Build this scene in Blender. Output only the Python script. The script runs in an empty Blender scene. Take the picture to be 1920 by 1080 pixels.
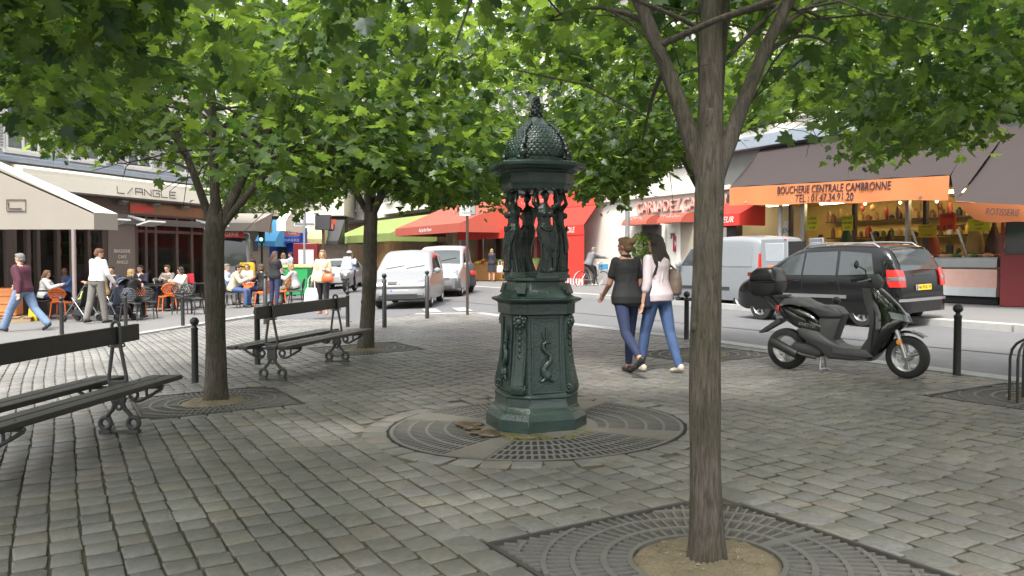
import bpy, bmesh, math, random
import numpy as np
from mathutils import Vector, Matrix, Quaternion
sc = bpy.context.scene
COL = sc.collection
R = math.radians
# ------------------------------------------------------------------ camera, sky, sun, exposure
FPX, CAMZ, PITCH, KX, KY, Y0 = 1560.0, 1.4, math.atan(55.3/1560), .024, .008, 12.0
cam = bpy.data.objects.new('camera', bpy.data.cameras.new('camera')); COL.objects.link(cam)
cam.data.sensor_width = 36; cam.data.lens = 36*FPX/1920; cam.data.clip_end = 900; cam.data.clip_start = .05
cam.location = (0, 0, CAMZ); cam.rotation_euler = (R(90)-PITCH, 0, 0)
sc.camera = cam
SUN_EL, SUN_AZ = 58, 200          # azimuth the light comes from, clockwise from +Y
w = bpy.data.worlds.new('World'); sc.world = w; w.use_nodes = True
nt = w.node_tree; bg = nt.nodes['Background']; sky = nt.nodes.new('ShaderNodeTexSky')
sky.sky_type = 'NISHITA'; sky.sun_disc = False; sky.sun_elevation = R(SUN_EL); sky.sun_rotation = R(SUN_AZ)
sky.air_density = 1.6; sky.dust_density = 5.0; sky.ozone_density = 1.0
hs = nt.nodes.new('ShaderNodeHueSaturation'); hs.inputs['Saturation'].default_value = .22   # overcast: the sky is nearly grey
nt.links.new(sky.outputs[0], hs.inputs['Color']); nt.links.new(hs.outputs[0], bg.inputs[0])
bg.inputs[1].default_value = .15
sun = bpy.data.lights.new('sun', 'SUN'); sun.energy = 1.9; sun.angle = R(10); sun.color = (1, .96, .9)
so = bpy.data.objects.new('sun', sun); COL.objects.link(so)
so.rotation_euler = Vector((-math.sin(R(SUN_AZ))*math.cos(R(SUN_EL)), -math.cos(R(SUN_AZ))*math.cos(R(SUN_EL)), -math.sin(R(SUN_EL)))).to_track_quat('-Z', 'Y').to_euler()
sc.view_settings.view_transform = 'Standard'; sc.view_settings.look = 'None'; sc.view_settings.gamma = 1
sc.view_settings.exposure = 1.45
try:
    sc.cycles.max_bounces = 8; sc.cycles.diffuse_bounces = 4; sc.cycles.transparent_max_bounces = 8; sc.cycles.sample_clamp_indirect = 6
    sc.cycles.use_denoising = True
except Exception: pass

# ------------------------------------------------------------------ survey: the lie of the land
def G(x, y): return KX*x + KY*max(0, y-Y0)
def ray(px, py):
    u = (px-960)/FPX; v = (540-py)/FPX
    return Vector((u, math.cos(PITCH)+v*math.sin(PITCH), -math.sin(PITCH)+v*math.cos(PITCH)))
def gp(px, py, dz=0):
    d = ray(px, py); t = 10
    for i in range(60):
        x, y = d.x*t, d.y*t
        t = .5*t + .5*((G(x, y)+dz-CAMZ)/d.z)
    return (d.x*t, d.y*t)
def at(px, py, Y):
    d = ray(px, py); t = Y/d.y
    return Vector((d.x*t, Y, CAMZ+d.z*t))

# ------------------------------------------------------------------ materials
MATS = {}
def pmat(name, col, rough=.6, metal=0, var=.12, scale=6, bump=0, bscale=60, spec=.5, coat=0, stretch=(1, 1, 1), island=0, emit=0, trans=0, dirt=0):
    if name in MATS: return MATS[name]
    m = bpy.data.materials.new(name); m.use_nodes = True; MATS[name] = m
    n = m.node_tree.nodes; l = m.node_tree.links; p = n['Principled BSDF']
    p.inputs['Roughness'].default_value = rough; p.inputs['Metallic'].default_value = metal
    p.inputs['Specular IOR Level'].default_value = spec; p.inputs['Coat Weight'].default_value = coat
    p.inputs['Coat Roughness'].default_value = .08
    if trans: p.inputs['Transmission Weight'].default_value = trans
    tc = n.new('ShaderNodeTexCoord'); mp = n.new('ShaderNodeMapping'); l.new(tc.outputs['Object'], mp.inputs[0])
    mp.inputs['Scale'].default_value = stretch
    no = n.new('ShaderNodeTexNoise'); no.inputs['Scale'].default_value = scale; no.inputs['Detail'].default_value = 6
    l.new(mp.outputs[0], no.inputs[0])
    mx = n.new('ShaderNodeMix'); mx.data_type = 'RGBA'
    mx.inputs[6].default_value = [c*(1-var) for c in col[:3]]+[1]; mx.inputs[7].default_value = [min(1, c*(1+var)) for c in col[:3]]+[1]
    l.new(no.outputs[0], mx.inputs[0]); out = mx.outputs[2]
    if island:
        ge = n.new('ShaderNodeNewGeometry'); hv = n.new('ShaderNodeHueSaturation'); mr = n.new('ShaderNodeMapRange')
        mr.inputs[3].default_value = 1-island; mr.inputs[4].default_value = 1+island
        l.new(ge.outputs['Random Per Island'], mr.inputs[0]); l.new(mr.outputs[0], hv.inputs['Value']); l.new(out, hv.inputs['Color']); out = hv.outputs[0]
    if dirt:
        n2 = n.new('ShaderNodeTexNoise'); n2.inputs['Scale'].default_value = scale*.35; n2.inputs['Detail'].default_value = 8; n2.inputs['Roughness'].default_value = .7
        l.new(mp.outputs[0], n2.inputs[0]); rp = n.new('ShaderNodeMapRange'); rp.inputs[1].default_value = .42; rp.inputs[2].default_value = .7
        l.new(n2.outputs[0], rp.inputs[0]); ml = n.new('ShaderNodeMath'); ml.operation = 'MULTIPLY'; ml.inputs[1].default_value = dirt; l.new(rp.outputs[0], ml.inputs[0])
        m3 = n.new('ShaderNodeMix'); m3.data_type = 'RGBA'; m3.inputs[7].default_value = [c*.35+.012 for c in col[:3]]+[1]
        l.new(ml.outputs[0], m3.inputs[0]); l.new(out, m3.inputs[6]); out = m3.outputs[2]
    l.new(out, p.inputs['Base Color'])
    if bump:
        nb = n.new('ShaderNodeTexNoise'); nb.inputs['Scale'].default_value = bscale; nb.inputs['Detail'].default_value = 5
        l.new(mp.outputs[0], nb.inputs[0]); b = n.new('ShaderNodeBump'); b.inputs['Strength'].default_value = bump; b.inputs['Distance'].default_value = .02
        l.new(nb.outputs[0], b.inputs['Height']); l.new(b.outputs[0], p.inputs['Normal'])
    if emit:
        l.new(out, p.inputs['Emission Color']); p.inputs['Emission Strength'].default_value = emit
    return m

# ------------------------------------------------------------------ mesh builder
def ortho(d):
    d = Vector(d).normalized(); a = Vector((0, 0, 1)) if abs(d.z) < .9 else Vector((1, 0, 0))
    x = d.cross(a).normalized(); return x, d.cross(x).normalized(), d
class MB:
    def __init__(s): s.v = []; s.f = []; s.mi = []; s.M = Matrix.Identity(4)
    def add(s, vs, fs, mi=0):
        o = len(s.v); s.v += [tuple(s.M @ Vector(p)) for p in vs]; s.f += [tuple(o+i for i in f) for f in fs]; s.mi += [mi]*len(fs); return s
    def box(s, c, d, rz=0, rx=0, ry=0, mi=0):
        T = Matrix.Translation(c) @ Matrix.Rotation(rz, 4, 'Z') @ Matrix.Rotation(ry, 4, 'Y') @ Matrix.Rotation(rx, 4, 'X')
        h = [x/2 for x in d]
        vs = [T @ Vector((sx*h[0], sy*h[1], sz*h[2])) for sx in (-1, 1) for sy in (-1, 1) for sz in (-1, 1)]
        return s.add(vs, [(0, 1, 3, 2), (4, 6, 7, 5), (0, 4, 5, 1), (2, 3, 7, 6), (0, 2, 6, 4), (1, 5, 7, 3)], mi)
    def tube(s, pts, r, seg=8, cap=True, mi=0, closed=False, flat=None):
        pts = [Vector(p) for p in pts]; n = len(pts); rs = r if isinstance(r, (list, tuple)) else [r]*n
        vs = []; prev = None
        for i, p in enumerate(pts):
            d = (pts[(i+1) % n]-pts[i-1]) if closed else (pts[min(i+1, n-1)]-pts[max(i-1, 0)])
            if d.length < 1e-9: d = Vector((0, 0, 1))
            d.normalize()
            if prev is None: x, y, _ = ortho(d)
            else:
                x = prev-d*prev.dot(d)
                if x.length < 1e-6: x, y, _ = ortho(d)
                x.normalize(); y = d.cross(x)
            prev = x
            for k in range(seg):
                a = 2*math.pi*k/seg; o = (x*math.cos(a)+y*math.sin(a))*rs[i]
                if flat: fd = Vector(flat[0]); o = o-fd*o.dot(fd)*(1-flat[1])
                vs.append(p+o)
        fs = []
        for i in range(n if closed else n-1):
            a = i*seg; b = ((i+1) % n)*seg
            for k in range(seg): fs.append((a+k, a+(k+1) % seg, b+(k+1) % seg, b+k))
        if cap and not closed: fs += [tuple(reversed(range(seg))), tuple((n-1)*seg+k for k in range(seg))]
        return s.add(vs, fs, mi)
    def lathe(s, prof, seg=24, c=(0, 0, 0), axis='Z', mi=0, a0=0, sq=None, cap=True):
        vs = []; n = len(prof)
        for r, z in prof:
            for k in range(seg):
                a = a0+2*math.pi*k/seg; q = r*(sq(a) if sq else 1)
                p = (q*math.cos(a), q*math.sin(a), z)
                if axis == 'X': p = (p[2], p[0], p[1])
                if axis == 'Y': p = (p[0], p[2], p[1])
                vs.append(Vector(p)+Vector(c))
        fs = []
        for i in range(n-1):
            for k in range(seg): fs.append((i*seg+k, i*seg+(k+1) % seg, (i+1)*seg+(k+1) % seg, (i+1)*seg+k))
        if cap and prof[0][0] > 1e-6: fs.append(tuple(reversed(range(seg))))
        if cap and prof[-1][0] > 1e-6: fs.append(tuple((n-1)*seg+k for k in range(seg)))
        return s.add(vs, fs, mi)
    def ell(s, c, r, seg=10, rings=7, T=None, mi=0):
        r = r if isinstance(r, (list, tuple)) else (r, r, r); vs = []; c = Vector(c)
        for i in range(rings+1):
            t = math.pi*i/rings
            for k in range(seg):
                a = 2*math.pi*k/seg; p = Vector((r[0]*math.sin(t)*math.cos(a), r[1]*math.sin(t)*math.sin(a), r[2]*math.cos(t)))
                vs.append(c+(T @ p if T else p))
        fs = [(i*seg+k, (i+1)*seg+k, (i+1)*seg+(k+1) % seg, i*seg+(k+1) % seg) for i in range(rings) for k in range(seg)]
        return s.add(vs, fs, mi)
    def cap(s, a, b, ra, rb, seg=10):
        a = Vector(a); b = Vector(b); d = b-a
        s.ell(a, ra, seg, 6); s.ell(b, rb, seg, 6)
        if d.length > 1e-5: s.tube([a, b], [ra, rb], seg)
        return s
    def torus(s, c, Rr, r, axis='Y', seg=24, sec=8, flat=1, mi=0):
        vs = []
        for i in range(seg):
            a = 2*math.pi*i/seg
            for k in range(sec):
                b = 2*math.pi*k/sec; q = Rr+r*math.cos(b); h = r*math.sin(b)*flat
                p = (q*math.cos(a), h, q*math.sin(a)) if axis == 'Y' else ((h, q*math.cos(a), q*math.sin(a)) if axis == 'X' else (q*math.cos(a), q*math.sin(a), h))
                vs.append(Vector(p)+Vector(c))
        fs = [(i*sec+k, i*sec+(k+1) % sec, ((i+1) % seg)*sec+(k+1) % sec, ((i+1) % seg)*sec+k) for i in range(seg) for k in range(sec)]
        return s.add(vs, fs, mi)
    def prism(s, pts, a, b, axis='Y', mi=0, inset=0):
        """outline in the two other axes, extruded from a to b along axis"""
        n = len(pts); cx = sum(p[0] for p in pts)/n; cy = sum(p[1] for p in pts)/n
        def P(p, h): return {'Y': (p[0], h, p[1]), 'X': (h, p[0], p[1]), 'Z': (p[0], p[1], h)}[axis]
        def ins(p, d):
            dx, dy = cx-p[0], cy-p[1]; L = math.hypot(dx, dy) or 1; return (p[0]+dx/L*d, p[1]+dy/L*d)
        if inset:
            sg = 1 if b > a else -1; lv = [(a, inset), (a+sg*inset*.35, inset*.3), (a+sg*inset, 0), (b-sg*inset, 0), (b-sg*inset*.35, inset*.3), (b, inset)]
        else: lv = [(a, 0), (b, 0)]
        vs = [P(ins(p, d), h) for h, d in lv for p in pts]; m = len(lv)
        fs = [tuple(reversed(range(n))), tuple((m-1)*n+k for k in range(n))]
        for i in range(m-1):
            for k in range(n): fs.append((i*n+k, i*n+(k+1) % n, (i+1)*n+(k+1) % n, (i+1)*n+k))
        return s.add(vs, fs, mi)
    def loft(s, secs, closed=True, cap=True, mi=0):
        n = len(secs[0]); vs = [p for q in secs for p in q]; fs = []
        for i in range(len(secs)-1):
            for k in range(n if closed else n-1): fs.append((i*n+k, i*n+(k+1) % n, (i+1)*n+(k+1) % n, (i+1)*n+k))
        if cap and closed: fs += [tuple(reversed(range(n))), tuple((len(secs)-1)*n+k for k in range(n))]
        return s.add(vs, fs, mi)
    def quad(s, a, b, c, d, mi=0): return s.add([a, b, c, d], [(0, 1, 2, 3)], mi)
    def grid(s, fn, nu, nv, thick=0, mi=0):
        """sheet fn(u,v) -> point, with optional thickness along -normal (as a closed slab)"""
        top = [[Vector(fn(i/nu, j/nv)) for j in range(nv+1)] for i in range(nu+1)]
        vs = [p for r in top for p in r]; W = nv+1
        fs = [(i*W+j, (i+1)*W+j, (i+1)*W+j+1, i*W+j+1) for i in range(nu) for j in range(nv)]
        if thick:
            off = len(vs)
            for i in range(nu+1):
                for j in range(nv+1):
                    du = top[min(i+1, nu)][j]-top[max(i-1, 0)][j]; dv = top[i][min(j+1, nv)]-top[i][max(j-1, 0)]
                    nn = du.cross(dv); nn = nn.normalized() if nn.length > 1e-9 else Vector((0, 0, 1)); vs.append(top[i][j]-nn*thick)
            fs += [tuple(off+q for q in reversed(f)) for f in fs]
            ed = [(i*W, (i+1)*W) for i in range(nu)]+[((i+1)*W+nv, i*W+nv) for i in range(nu)]+[(j+1, j) for j in range(nv)]+[(nu*W+j, nu*W+j+1) for j in range(nv)]
            fs += [(b, a, off+a, off+b) for a, b in ed]
        return s.add(vs, fs, mi)
    def build(s, name, mats, parent=None, smooth=40, bevel=0, fix=True, seg=2):
        me = bpy.data.meshes.new(name); me.from_pydata(s.v, [], s.f)
        mats = mats if isinstance(mats, (list, tuple)) else [mats]
        for m in mats: me.materials.append(m)
        if len(mats) > 1: me.polygons.foreach_set('material_index', s.mi)
        if fix:
            b = bmesh.new(); b.from_mesh(me); bmesh.ops.recalc_face_normals(b, faces=b.faces); b.to_mesh(me); b.free()
        me.polygons.foreach_set('use_smooth', [True]*len(me.polygons))
        if smooth < 180: me.set_sharp_from_angle(angle=R(smooth))
        o = bpy.data.objects.new(name, me); COL.objects.link(o); o.parent = parent
        if bevel:
            bv = o.modifiers.new('bevel', 'BEVEL'); bv.width = bevel; bv.segments = seg; bv.limit_method = 'ANGLE'; bv.angle_limit = R(40)
        return o
def tag(o, label=None, cat=None, group=None, kind=None):
    if label: o['label'] = label
    if cat: o['category'] = cat
    if group: o['group'] = group
    if kind: o['kind'] = kind
    return o
def thing(name, label, cat, loc=(0, 0, 0), rz=0, group=None, tilt=False):
    o = bpy.data.objects.new(name, None); COL.objects.link(o); o.empty_display_size = .1
    q = Matrix.Rotation(rz, 4, 'Z')
    if tilt: q = Vector((0, 0, 1)).rotation_difference(Vector((-KX, -(KY if loc[1] > Y0 else 0), 1)).normalized()).to_matrix().to_4x4() @ q
    o.matrix_world = Matrix.Translation(loc) @ q
    return tag(o, label, cat, group)
def on(px, py, dz=0):
    x, y = gp(px, py, dz); return (x, y, G(x, y)+dz)
def put(x, y, dz=0): return (x, y, G(x, y)+dz)
def dup(src, loc, rz, label=None, group=None):
    c = src.copy(); COL.objects.link(c); c.matrix_world = Matrix.Translation(loc) @ Matrix.Rotation(rz, 4, 'Z')
    if label: c['label'] = label
    if group: c['group'] = group
    def kids(a, b):
        for ch in a.children:
            if ch == b: continue
            k = ch.copy(); COL.objects.link(k); k.parent = b; kids(ch, k)
    kids(src, c); return c
def sheet(name, poly, dz, mat, cuts=True, skirt=0):
    """a ground sheet following the lie of the land"""
    b = bmesh.new(); vs = [b.verts.new((x, y, 0)) for x, y in poly]; b.faces.new(vs)
    if sum(poly[i-1][0]*poly[i][1]-poly[i][0]*poly[i-1][1] for i in range(len(poly))) < 0: bmesh.ops.reverse_faces(b, faces=b.faces)
    bmesh.ops.bisect_plane(b, geom=b.verts[:]+b.edges[:]+b.faces[:], plane_co=(0, Y0, 0), plane_no=(0, 1, 0))
    if skirt:
        be = [e for e in b.edges if e.is_boundary]; r = bmesh.ops.extrude_edge_only(b, edges=be)
        low = {v for v in r['geom'] if isinstance(v, bmesh.types.BMVert)}
    else: low = set()
    bmesh.ops.triangulate(b, faces=[f for f in b.faces if len(f.verts) > 4])
    for v in b.verts: v.co.z = G(v.co.x, v.co.y)+dz-(skirt if v in low else 0)
    me = bpy.data.meshes.new(name); b.to_mesh(me); b.free(); me.materials.append(mat)
    o = bpy.data.objects.new(name, me); COL.objects.link(o); tag(o, kind='structure'); return o
_fonts = {}
def text(name, s, size, mat, parent=None, M=None, ext=.004, align='CENTER', shear=0, sx=1, space=1):
    """lettering as a mesh in its own XY plane, M places that plane"""
    cu = bpy.data.curves.new('t', 'FONT'); cu.body = s; cu.size = size; cu.extrude = ext; cu.align_x = align; cu.align_y = 'CENTER'; cu.shear = shear
    cu.space_character = space; cu.resolution_u = 3
    o = bpy.data.objects.new('t', cu); COL.objects.link(o); bpy.context.view_layer.update()
    me = bpy.data.meshes.new_from_object(o.evaluated_get(bpy.context.evaluated_depsgraph_get())); bpy.data.objects.remove(o); bpy.data.curves.remove(cu)
    me.transform(Matrix.Diagonal((sx, 1, 1, 1)))
    me.materials.clear(); me.materials.append(mat); t = bpy.data.objects.new(name, me); COL.objects.link(t); t.parent = parent
    if M is not None: t.matrix_local = M
    return t
def frame(origin, xdir, ydir):
    """matrix whose X and Y axes run along the given directions"""
    x = Vector(xdir).normalized(); y = Vector(ydir); y = (y-x*y.dot(x)).normalized(); z = x.cross(y)
    return Matrix.Translation(origin) @ Matrix((x, y, z)).transposed().to_4x4()
def remesh(mb, voxel, smooth=2):
    me = bpy.data.meshes.new('r'); me.from_pydata(mb.v, [], mb.f)
    b = bmesh.new(); b.from_mesh(me); bmesh.ops.recalc_face_normals(b, faces=b.faces); b.to_mesh(me); b.free()
    o = bpy.data.objects.new('r', me); COL.objects.link(o)
    m = o.modifiers.new('r', 'REMESH'); m.mode = 'VOXEL'; m.voxel_size = voxel; m.use_smooth_shade = True
    if smooth: q = o.modifiers.new('s', 'SMOOTH'); q.factor = .5; q.iterations = smooth
    out = bpy.data.meshes.new_from_object(o.evaluated_get(bpy.context.evaluated_depsgraph_get()))
    bpy.data.objects.remove(o); bpy.data.meshes.remove(me); return out
def link(name, me, mat, parent):
    me.materials.clear(); me.materials.append(mat); o = bpy.data.objects.new(name, me); COL.objects.link(o); o.parent = parent
    me.polygons.foreach_set('use_smooth', [True]*len(me.polygons)); return o

# ------------------------------------------------------------------ ground
UA = Vector((-math.sin(R(29)), math.cos(R(29)), 0)); NB = Vector((math.cos(R(29)), math.sin(R(29)), 0))   # along the right-hand kerb / away from it
M_asph = pmat('asphalt', (.118, .118, .122), .85, var=.12, scale=3, bump=.25, bscale=220, dirt=.15)
M_pave = pmat('pavement_asphalt', (.148, .145, .141), .85, var=.08, scale=2, bump=.15, bscale=200, dirt=.1)
M_kerb = pmat('granite_kerb', (.3, .3, .29), .75, var=.15, scale=9, bump=.2, bscale=90, island=.12)
M_joint = pmat('joint_sand', (.085, .076, .054), .95, var=.45, scale=5, bump=.5, bscale=120)
M_white = pmat('road_paint', (.30, .30, .29), .8, var=.35, scale=14)
def stone_mat(name, cols, moss=True):
    m = bpy.data.materials.new(name); m.use_nodes = True; n = m.node_tree.nodes; l = m.node_tree.links; p = n['Principled BSDF']
    ge = n.new('ShaderNodeNewGeometry'); cr = n.new('ShaderNodeValToRGB'); e = cr.color_ramp.elements
    while len(e) < len(cols): e.new(.5)
    for i, c in enumerate(cols): e[i].position = i/(len(cols)-1); e[i].color = (*c, 1)
    l.new(ge.outputs['Random Per Island'], cr.inputs[0])
    tc = n.new('ShaderNodeTexCoord'); no = n.new('ShaderNodeTexNoise'); no.inputs['Scale'].default_value = 38; no.inputs['Detail'].default_value = 8; no.inputs['Roughness'].default_value = .7
    l.new(tc.outputs['Object'], no.inputs[0]); mr = n.new('ShaderNodeMapRange'); mr.inputs[1].default_value = .3; mr.inputs[2].default_value = .7; mr.inputs[3].default_value = .62; mr.inputs[4].default_value = 1.22
    l.new(no.outputs[0], mr.inputs[0]); hv = n.new('ShaderNodeHueSaturation'); l.new(mr.outputs[0], hv.inputs['Value']); l.new(cr.outputs[0], hv.inputs['Color'])
    n2 = n.new('ShaderNodeTexNoise'); n2.inputs['Scale'].default_value = .8; n2.inputs['Detail'].default_value = 5; l.new(tc.outputs['Object'], n2.inputs[0])
    m2 = n.new('ShaderNodeMapRange'); m2.inputs[1].default_value = .35; m2.inputs[2].default_value = .65; m2.inputs[3].default_value = .70; m2.inputs[4].default_value = 1.12; l.new(n2.outputs[0], m2.inputs[0])
    h2 = n.new('ShaderNodeHueSaturation'); l.new(m2.outputs[0], h2.inputs['Value']); l.new(hv.outputs[0], h2.inputs['Color']); l.new(h2.outputs[0], p.inputs['Base Color'])
    rr = n.new('ShaderNodeMapRange'); rr.inputs[3].default_value = .38; rr.inputs[4].default_value = .65; l.new(no.outputs[0], rr.inputs[0]); l.new(rr.outputs[0], p.inputs['Roughness'])
    nb = n.new('ShaderNodeTexNoise'); nb.inputs['Scale'].default_value = 70; nb.inputs['Detail'].default_value = 6; l.new(tc.outputs['Object'], nb.inputs[0])
    b = n.new('ShaderNodeBump'); b.inputs['Strength'].default_value = .28; b.inputs['Distance'].default_value = .008; l.new(nb.outputs[0], b.inputs['Height']); l.new(b.outputs[0], p.inputs['Normal'])
    return m
M_stone = stone_mat('sandstone_sett', [(.135, .132, .122), (.17, .165, .148), (.15, .146, .138), (.185, .174, .148), (.158, .15, .152), (.195, .19, .175), (.142, .142, .135), (.18, .16, .14)])
M_sett = stone_mat('small_sett', [(.17, .168, .16), (.22, .215, .2), (.19, .19, .185), (.235, .225, .21)])
def inpoly(x, y, P):
    c = False
    for i in range(len(P)):
        x1, y1 = P[i-1]; x2, y2 = P[i]
        if (y1 > y) != (y2 > y) and x < (x2-x1)*(y-y1)/(y2-y1)+x1: c = not c
    return c
rnd = random.Random(5)
CF = Vector((.2, 6.93, 0))                                        # the fountain
TREES = {'front': (.89, 3.76), 'left': (-3.08, 8.56), 'mid': (-2.35, 13.3), 'back': (2.68, 11.6), 'right': (4.95, 7.6)}
GH = .74                                                           # half side of a tree grate
def ab(x, y): return (x*UA.x+y*UA.y, x*NB.x+y*NB.y)
def ingrate(x, y, ext=0):
    if math.hypot(x-CF.x, y-CF.y) < 1.225+ext: return True
    for tx, ty in TREES.values():
        a, b = ab(x-tx, y-ty)
        if abs(a) < GH+ext and abs(b) < GH+ext and (a*b < 0 or abs(a)+abs(b) < GH*1.7+ext*1.41): return True
    return False
def stones(name, poly, rw, l0, l1, dz, gap, mat, skip, ch=.0024, ring=False, jit=.006):
    vs = []; fs = []; mi = []
    A = [ab(x, y) for x, y in poly]; a0, a1 = min(p[0] for p in A), max(p[0] for p in A); b0, b1 = min(p[1] for p in A), max(p[1] for p in A)
    def stone(c, ux, hx, uy, hy):
        q = []; th = rnd.uniform(-.0025, .002); tx = rnd.uniform(-.008, .008); ty = rnd.uniform(-.008, .008)
        o = len(vs); cor = []
        for sx, sy in ((-1, -1), (1, -1), (1, 1), (-1, 1)):
            k = min(hx, hy)*rnd.uniform(.06, .17); jx = rnd.uniform(-jit, jit); jy = rnd.uniform(-jit, jit)
            X, Y = sx*hx+jx, sy*hy+jy
            pr = [(X-sx*k, Y), (X, Y-sy*k)] if sx*sy < 0 else [(X, Y-sy*k), (X-sx*k, Y)]
            cor += pr
        for lev, (ins, z) in enumerate(((0, -.03), (0, -ch*3.2), (ch*1.3, -ch*1.1), (ch*3.0, 0))):
            for X, Y in cor:
                f = 1-ins/max(1e-6, math.hypot(X, Y)); P = c+ux*(X*f)+uy*(Y*f)
                vs.append((P.x, P.y, G(P.x, P.y)+dz+z+th+(tx*X+ty*Y if lev else 0)))
        n = len(cor)
        for lv in range(3):
            for k in range(n): fs.append((o+lv*n+k, o+lv*n+(k+1) % n, o+(lv+1)*n+(k+1) % n, o+(lv+1)*n+k)); mi.append(1 if lv < 2 else 0)
        fs.append(tuple(o+3*n+k for k in range(n))); mi.append(0)
    b = b0
    while b < b1:
        wv = rw*rnd.uniform(.93, 1.07); a = a0-rnd.random()*l1
        while a < a1:
            L = rnd.uniform(l0, l1); ca, cb = a+L/2, b+wv/2; bend = .02*math.sin(ca*.9+cb*.35)
            c = UA*ca+NB*(cb+bend)
            if inpoly(c.x, c.y, poly) and not skip(c.x, c.y): stone(c, UA, L/2-gap*rnd.uniform(.35, .6), NB, wv/2-gap*rnd.uniform(.28, .62))
            a += L
        b += wv
    if ring:                                                       # border courses round the fountain grate and the tree grates
        n = 38
        for k in range(n):
            t = 2*math.pi*(k+rnd.uniform(-.12, .12))/n; d = Vector((math.cos(t), math.sin(t), 0))
            c = CF+d*1.335; stone(c, Vector((-d.y, d.x, 0)), math.pi*1.335/n-.006, d, .095)
        for tx, ty in TREES.values():
            for dx, dy in ((UA, NB), (NB, UA)):
                for sg in (-1, 1):
                    t = -GH-.2
                    while t < GH+.19:
                        L = rnd.uniform(.2, .3); c = Vector((tx, ty, 0))+dx*(t+L/2)+dy*(sg*(GH+.1))
                        if math.hypot(c.x-CF.x, c.y-CF.y) > 1.44 and (dx is UA or abs(t+L/2) < GH): stone(c, dx, L/2-.006, dy, .085)
                        t += L
    me = bpy.data.meshes.new(name); me.from_pydata(vs, [], fs); me.materials.append(mat); me.materials.append(M_joint); me.polygons.foreach_set('material_index', mi)
    b = bmesh.new(); b.from_mesh(me); bmesh.ops.recalc_face_normals(b, faces=b.faces); b.to_mesh(me); b.free()
    me.polygons.foreach_set('use_smooth', [True]*len(me.polygons)); me.set_sharp_from_angle(angle=R(50))
    o = bpy.data.objects.new(name, me); COL.objects.link(o); return tag(o, kind='structure')
PLAZA = [(8.75, 1.5), (5.3, 9.0), (3.3, 13.3), (-.75, 20.7), (-2.4, 20.9), (-3.55, 18.6), (-3.75, 16), (-3.8, 11.5), (-4.2, 9.6), (-6.6, 7.2), (-8, 1.5)]
sheet('ground', [(-150, -40), (150, -40), (150, 220), (-150, 220)], -.10, M_asph)
sheet('road', [(13.2, 0), (-12, 46), (-4, 60), (2.5, 36), (20, 2)], -.09, M_asph)
sheet('joint_bed', PLAZA, -.016, M_joint)
def plaza_skip(x, y): return ingrate(x, y, .2 if math.hypot(x-CF.x, y-CF.y) < 1.6 else .1)
stones('plaza_paving', PLAZA, .155, .175, .25, 0, .011, M_stone, plaza_skip, ring=True)
LANE = [(-3.8, 11.5), (-3.75, 16), (-3.55, 18.6), (-3.9, 19.5), (-6.6, 20.5), (-7.6, 16.5), (-9.4, 14.2), (-14, 10), (-14, 7), (-6.6, 7.2), (-4.2, 9.6)]
sheet('lane_joint_bed', LANE, -.02, pmat('lane_joint', (.13, .125, .11), .9, var=.3))
stones('lane_paving', LANE, .12, .13, .17, -.004, .014, M_sett, lambda x, y: False, ch=.003, jit=.004)
# kerbs and pavements
def kerb(name, pts, wd, dz, drop, L=1.0, skip=None):
    m = MB(); P = [Vector((*p, 0)) for p in pts]; 
    for i in range(len(P)-1):
        d = P[i+1]-P[i]; n = max(1, round(d.length/L)); u = d.normalized(); nn = Vector((-u.y, u.x, 0))
        for k in range(n):
            q0 = P[i]+d*(k/n)+u*.004; q1 = P[i]+d*((k+1)/n)-u*.004; vs = []
            for q in (q0, q1):
                for o, h in ((0, -drop), (0, -.012), (.012, 0), (wd, 0), (wd, -drop)):
                    e = q+nn*o; vs.append((e.x, e.y, G(e.x, e.y)+dz+h))
            m.add(vs, [(0, 5, 6, 1), (1, 6, 7, 2), (2, 7, 8, 3), (3, 8, 9, 4), (0, 1, 2, 3, 4), (9, 8, 7, 6, 5)])
    return tag(m.build(name, M_kerb, smooth=30), kind='structure')
kerb('plaza_kerb', [(8.75, 1.5), (5.3, 9.0), (3.3, 13.3), (-.75, 20.7), (-2.4, 20.9)], .27, .012, .12)
RK = [(17.3, 1), (8.85, 14.4), (2.6, 28.0), (-1.5, 36.5), (-8, 50), (-14, 62)]
sheet('right_pavement', RK+[(-10, 70), (40, 40), (40, 1)], .03, M_pave)
kerb('right_kerb', RK[::-1], -.28, .034, .16)
LK = [(-16, 11.0), (-9.2, 14.7), (-7.55, 16.7), (-7.0, 19.6), (-6.4, 22.2), (-6.9, 24), (-9.2, 34), (-13, 50)]
sheet('left_pavement', LK+[(-18, 62), (-40, 50), (-40, 11)], .02, M_pave)
kerb('left_kerb', LK, .25, .024, .14)
for k in range(2):
    p = Vector((-2.3+k*.85, 22.4+k*.18, 0))
    sheet('road_marking', [(p.x, p.y), (p.x+.4, p.y+.06), (p.x+.1, p.y+1.6), (p.x-.3, p.y+1.54)], -.085, M_white)
def PVL(x, y): return (x, y, G(x, y)+.02)
def PVR(x, y): return (x, y, G(x, y)+.03)
def leftp(px, py): x, y = gp(px, py, .02); return (x, y, G(x, y)+.02)
def rightp(px, py): x, y = gp(px, py, .03); return (x, y, G(x, y)+.03)
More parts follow.
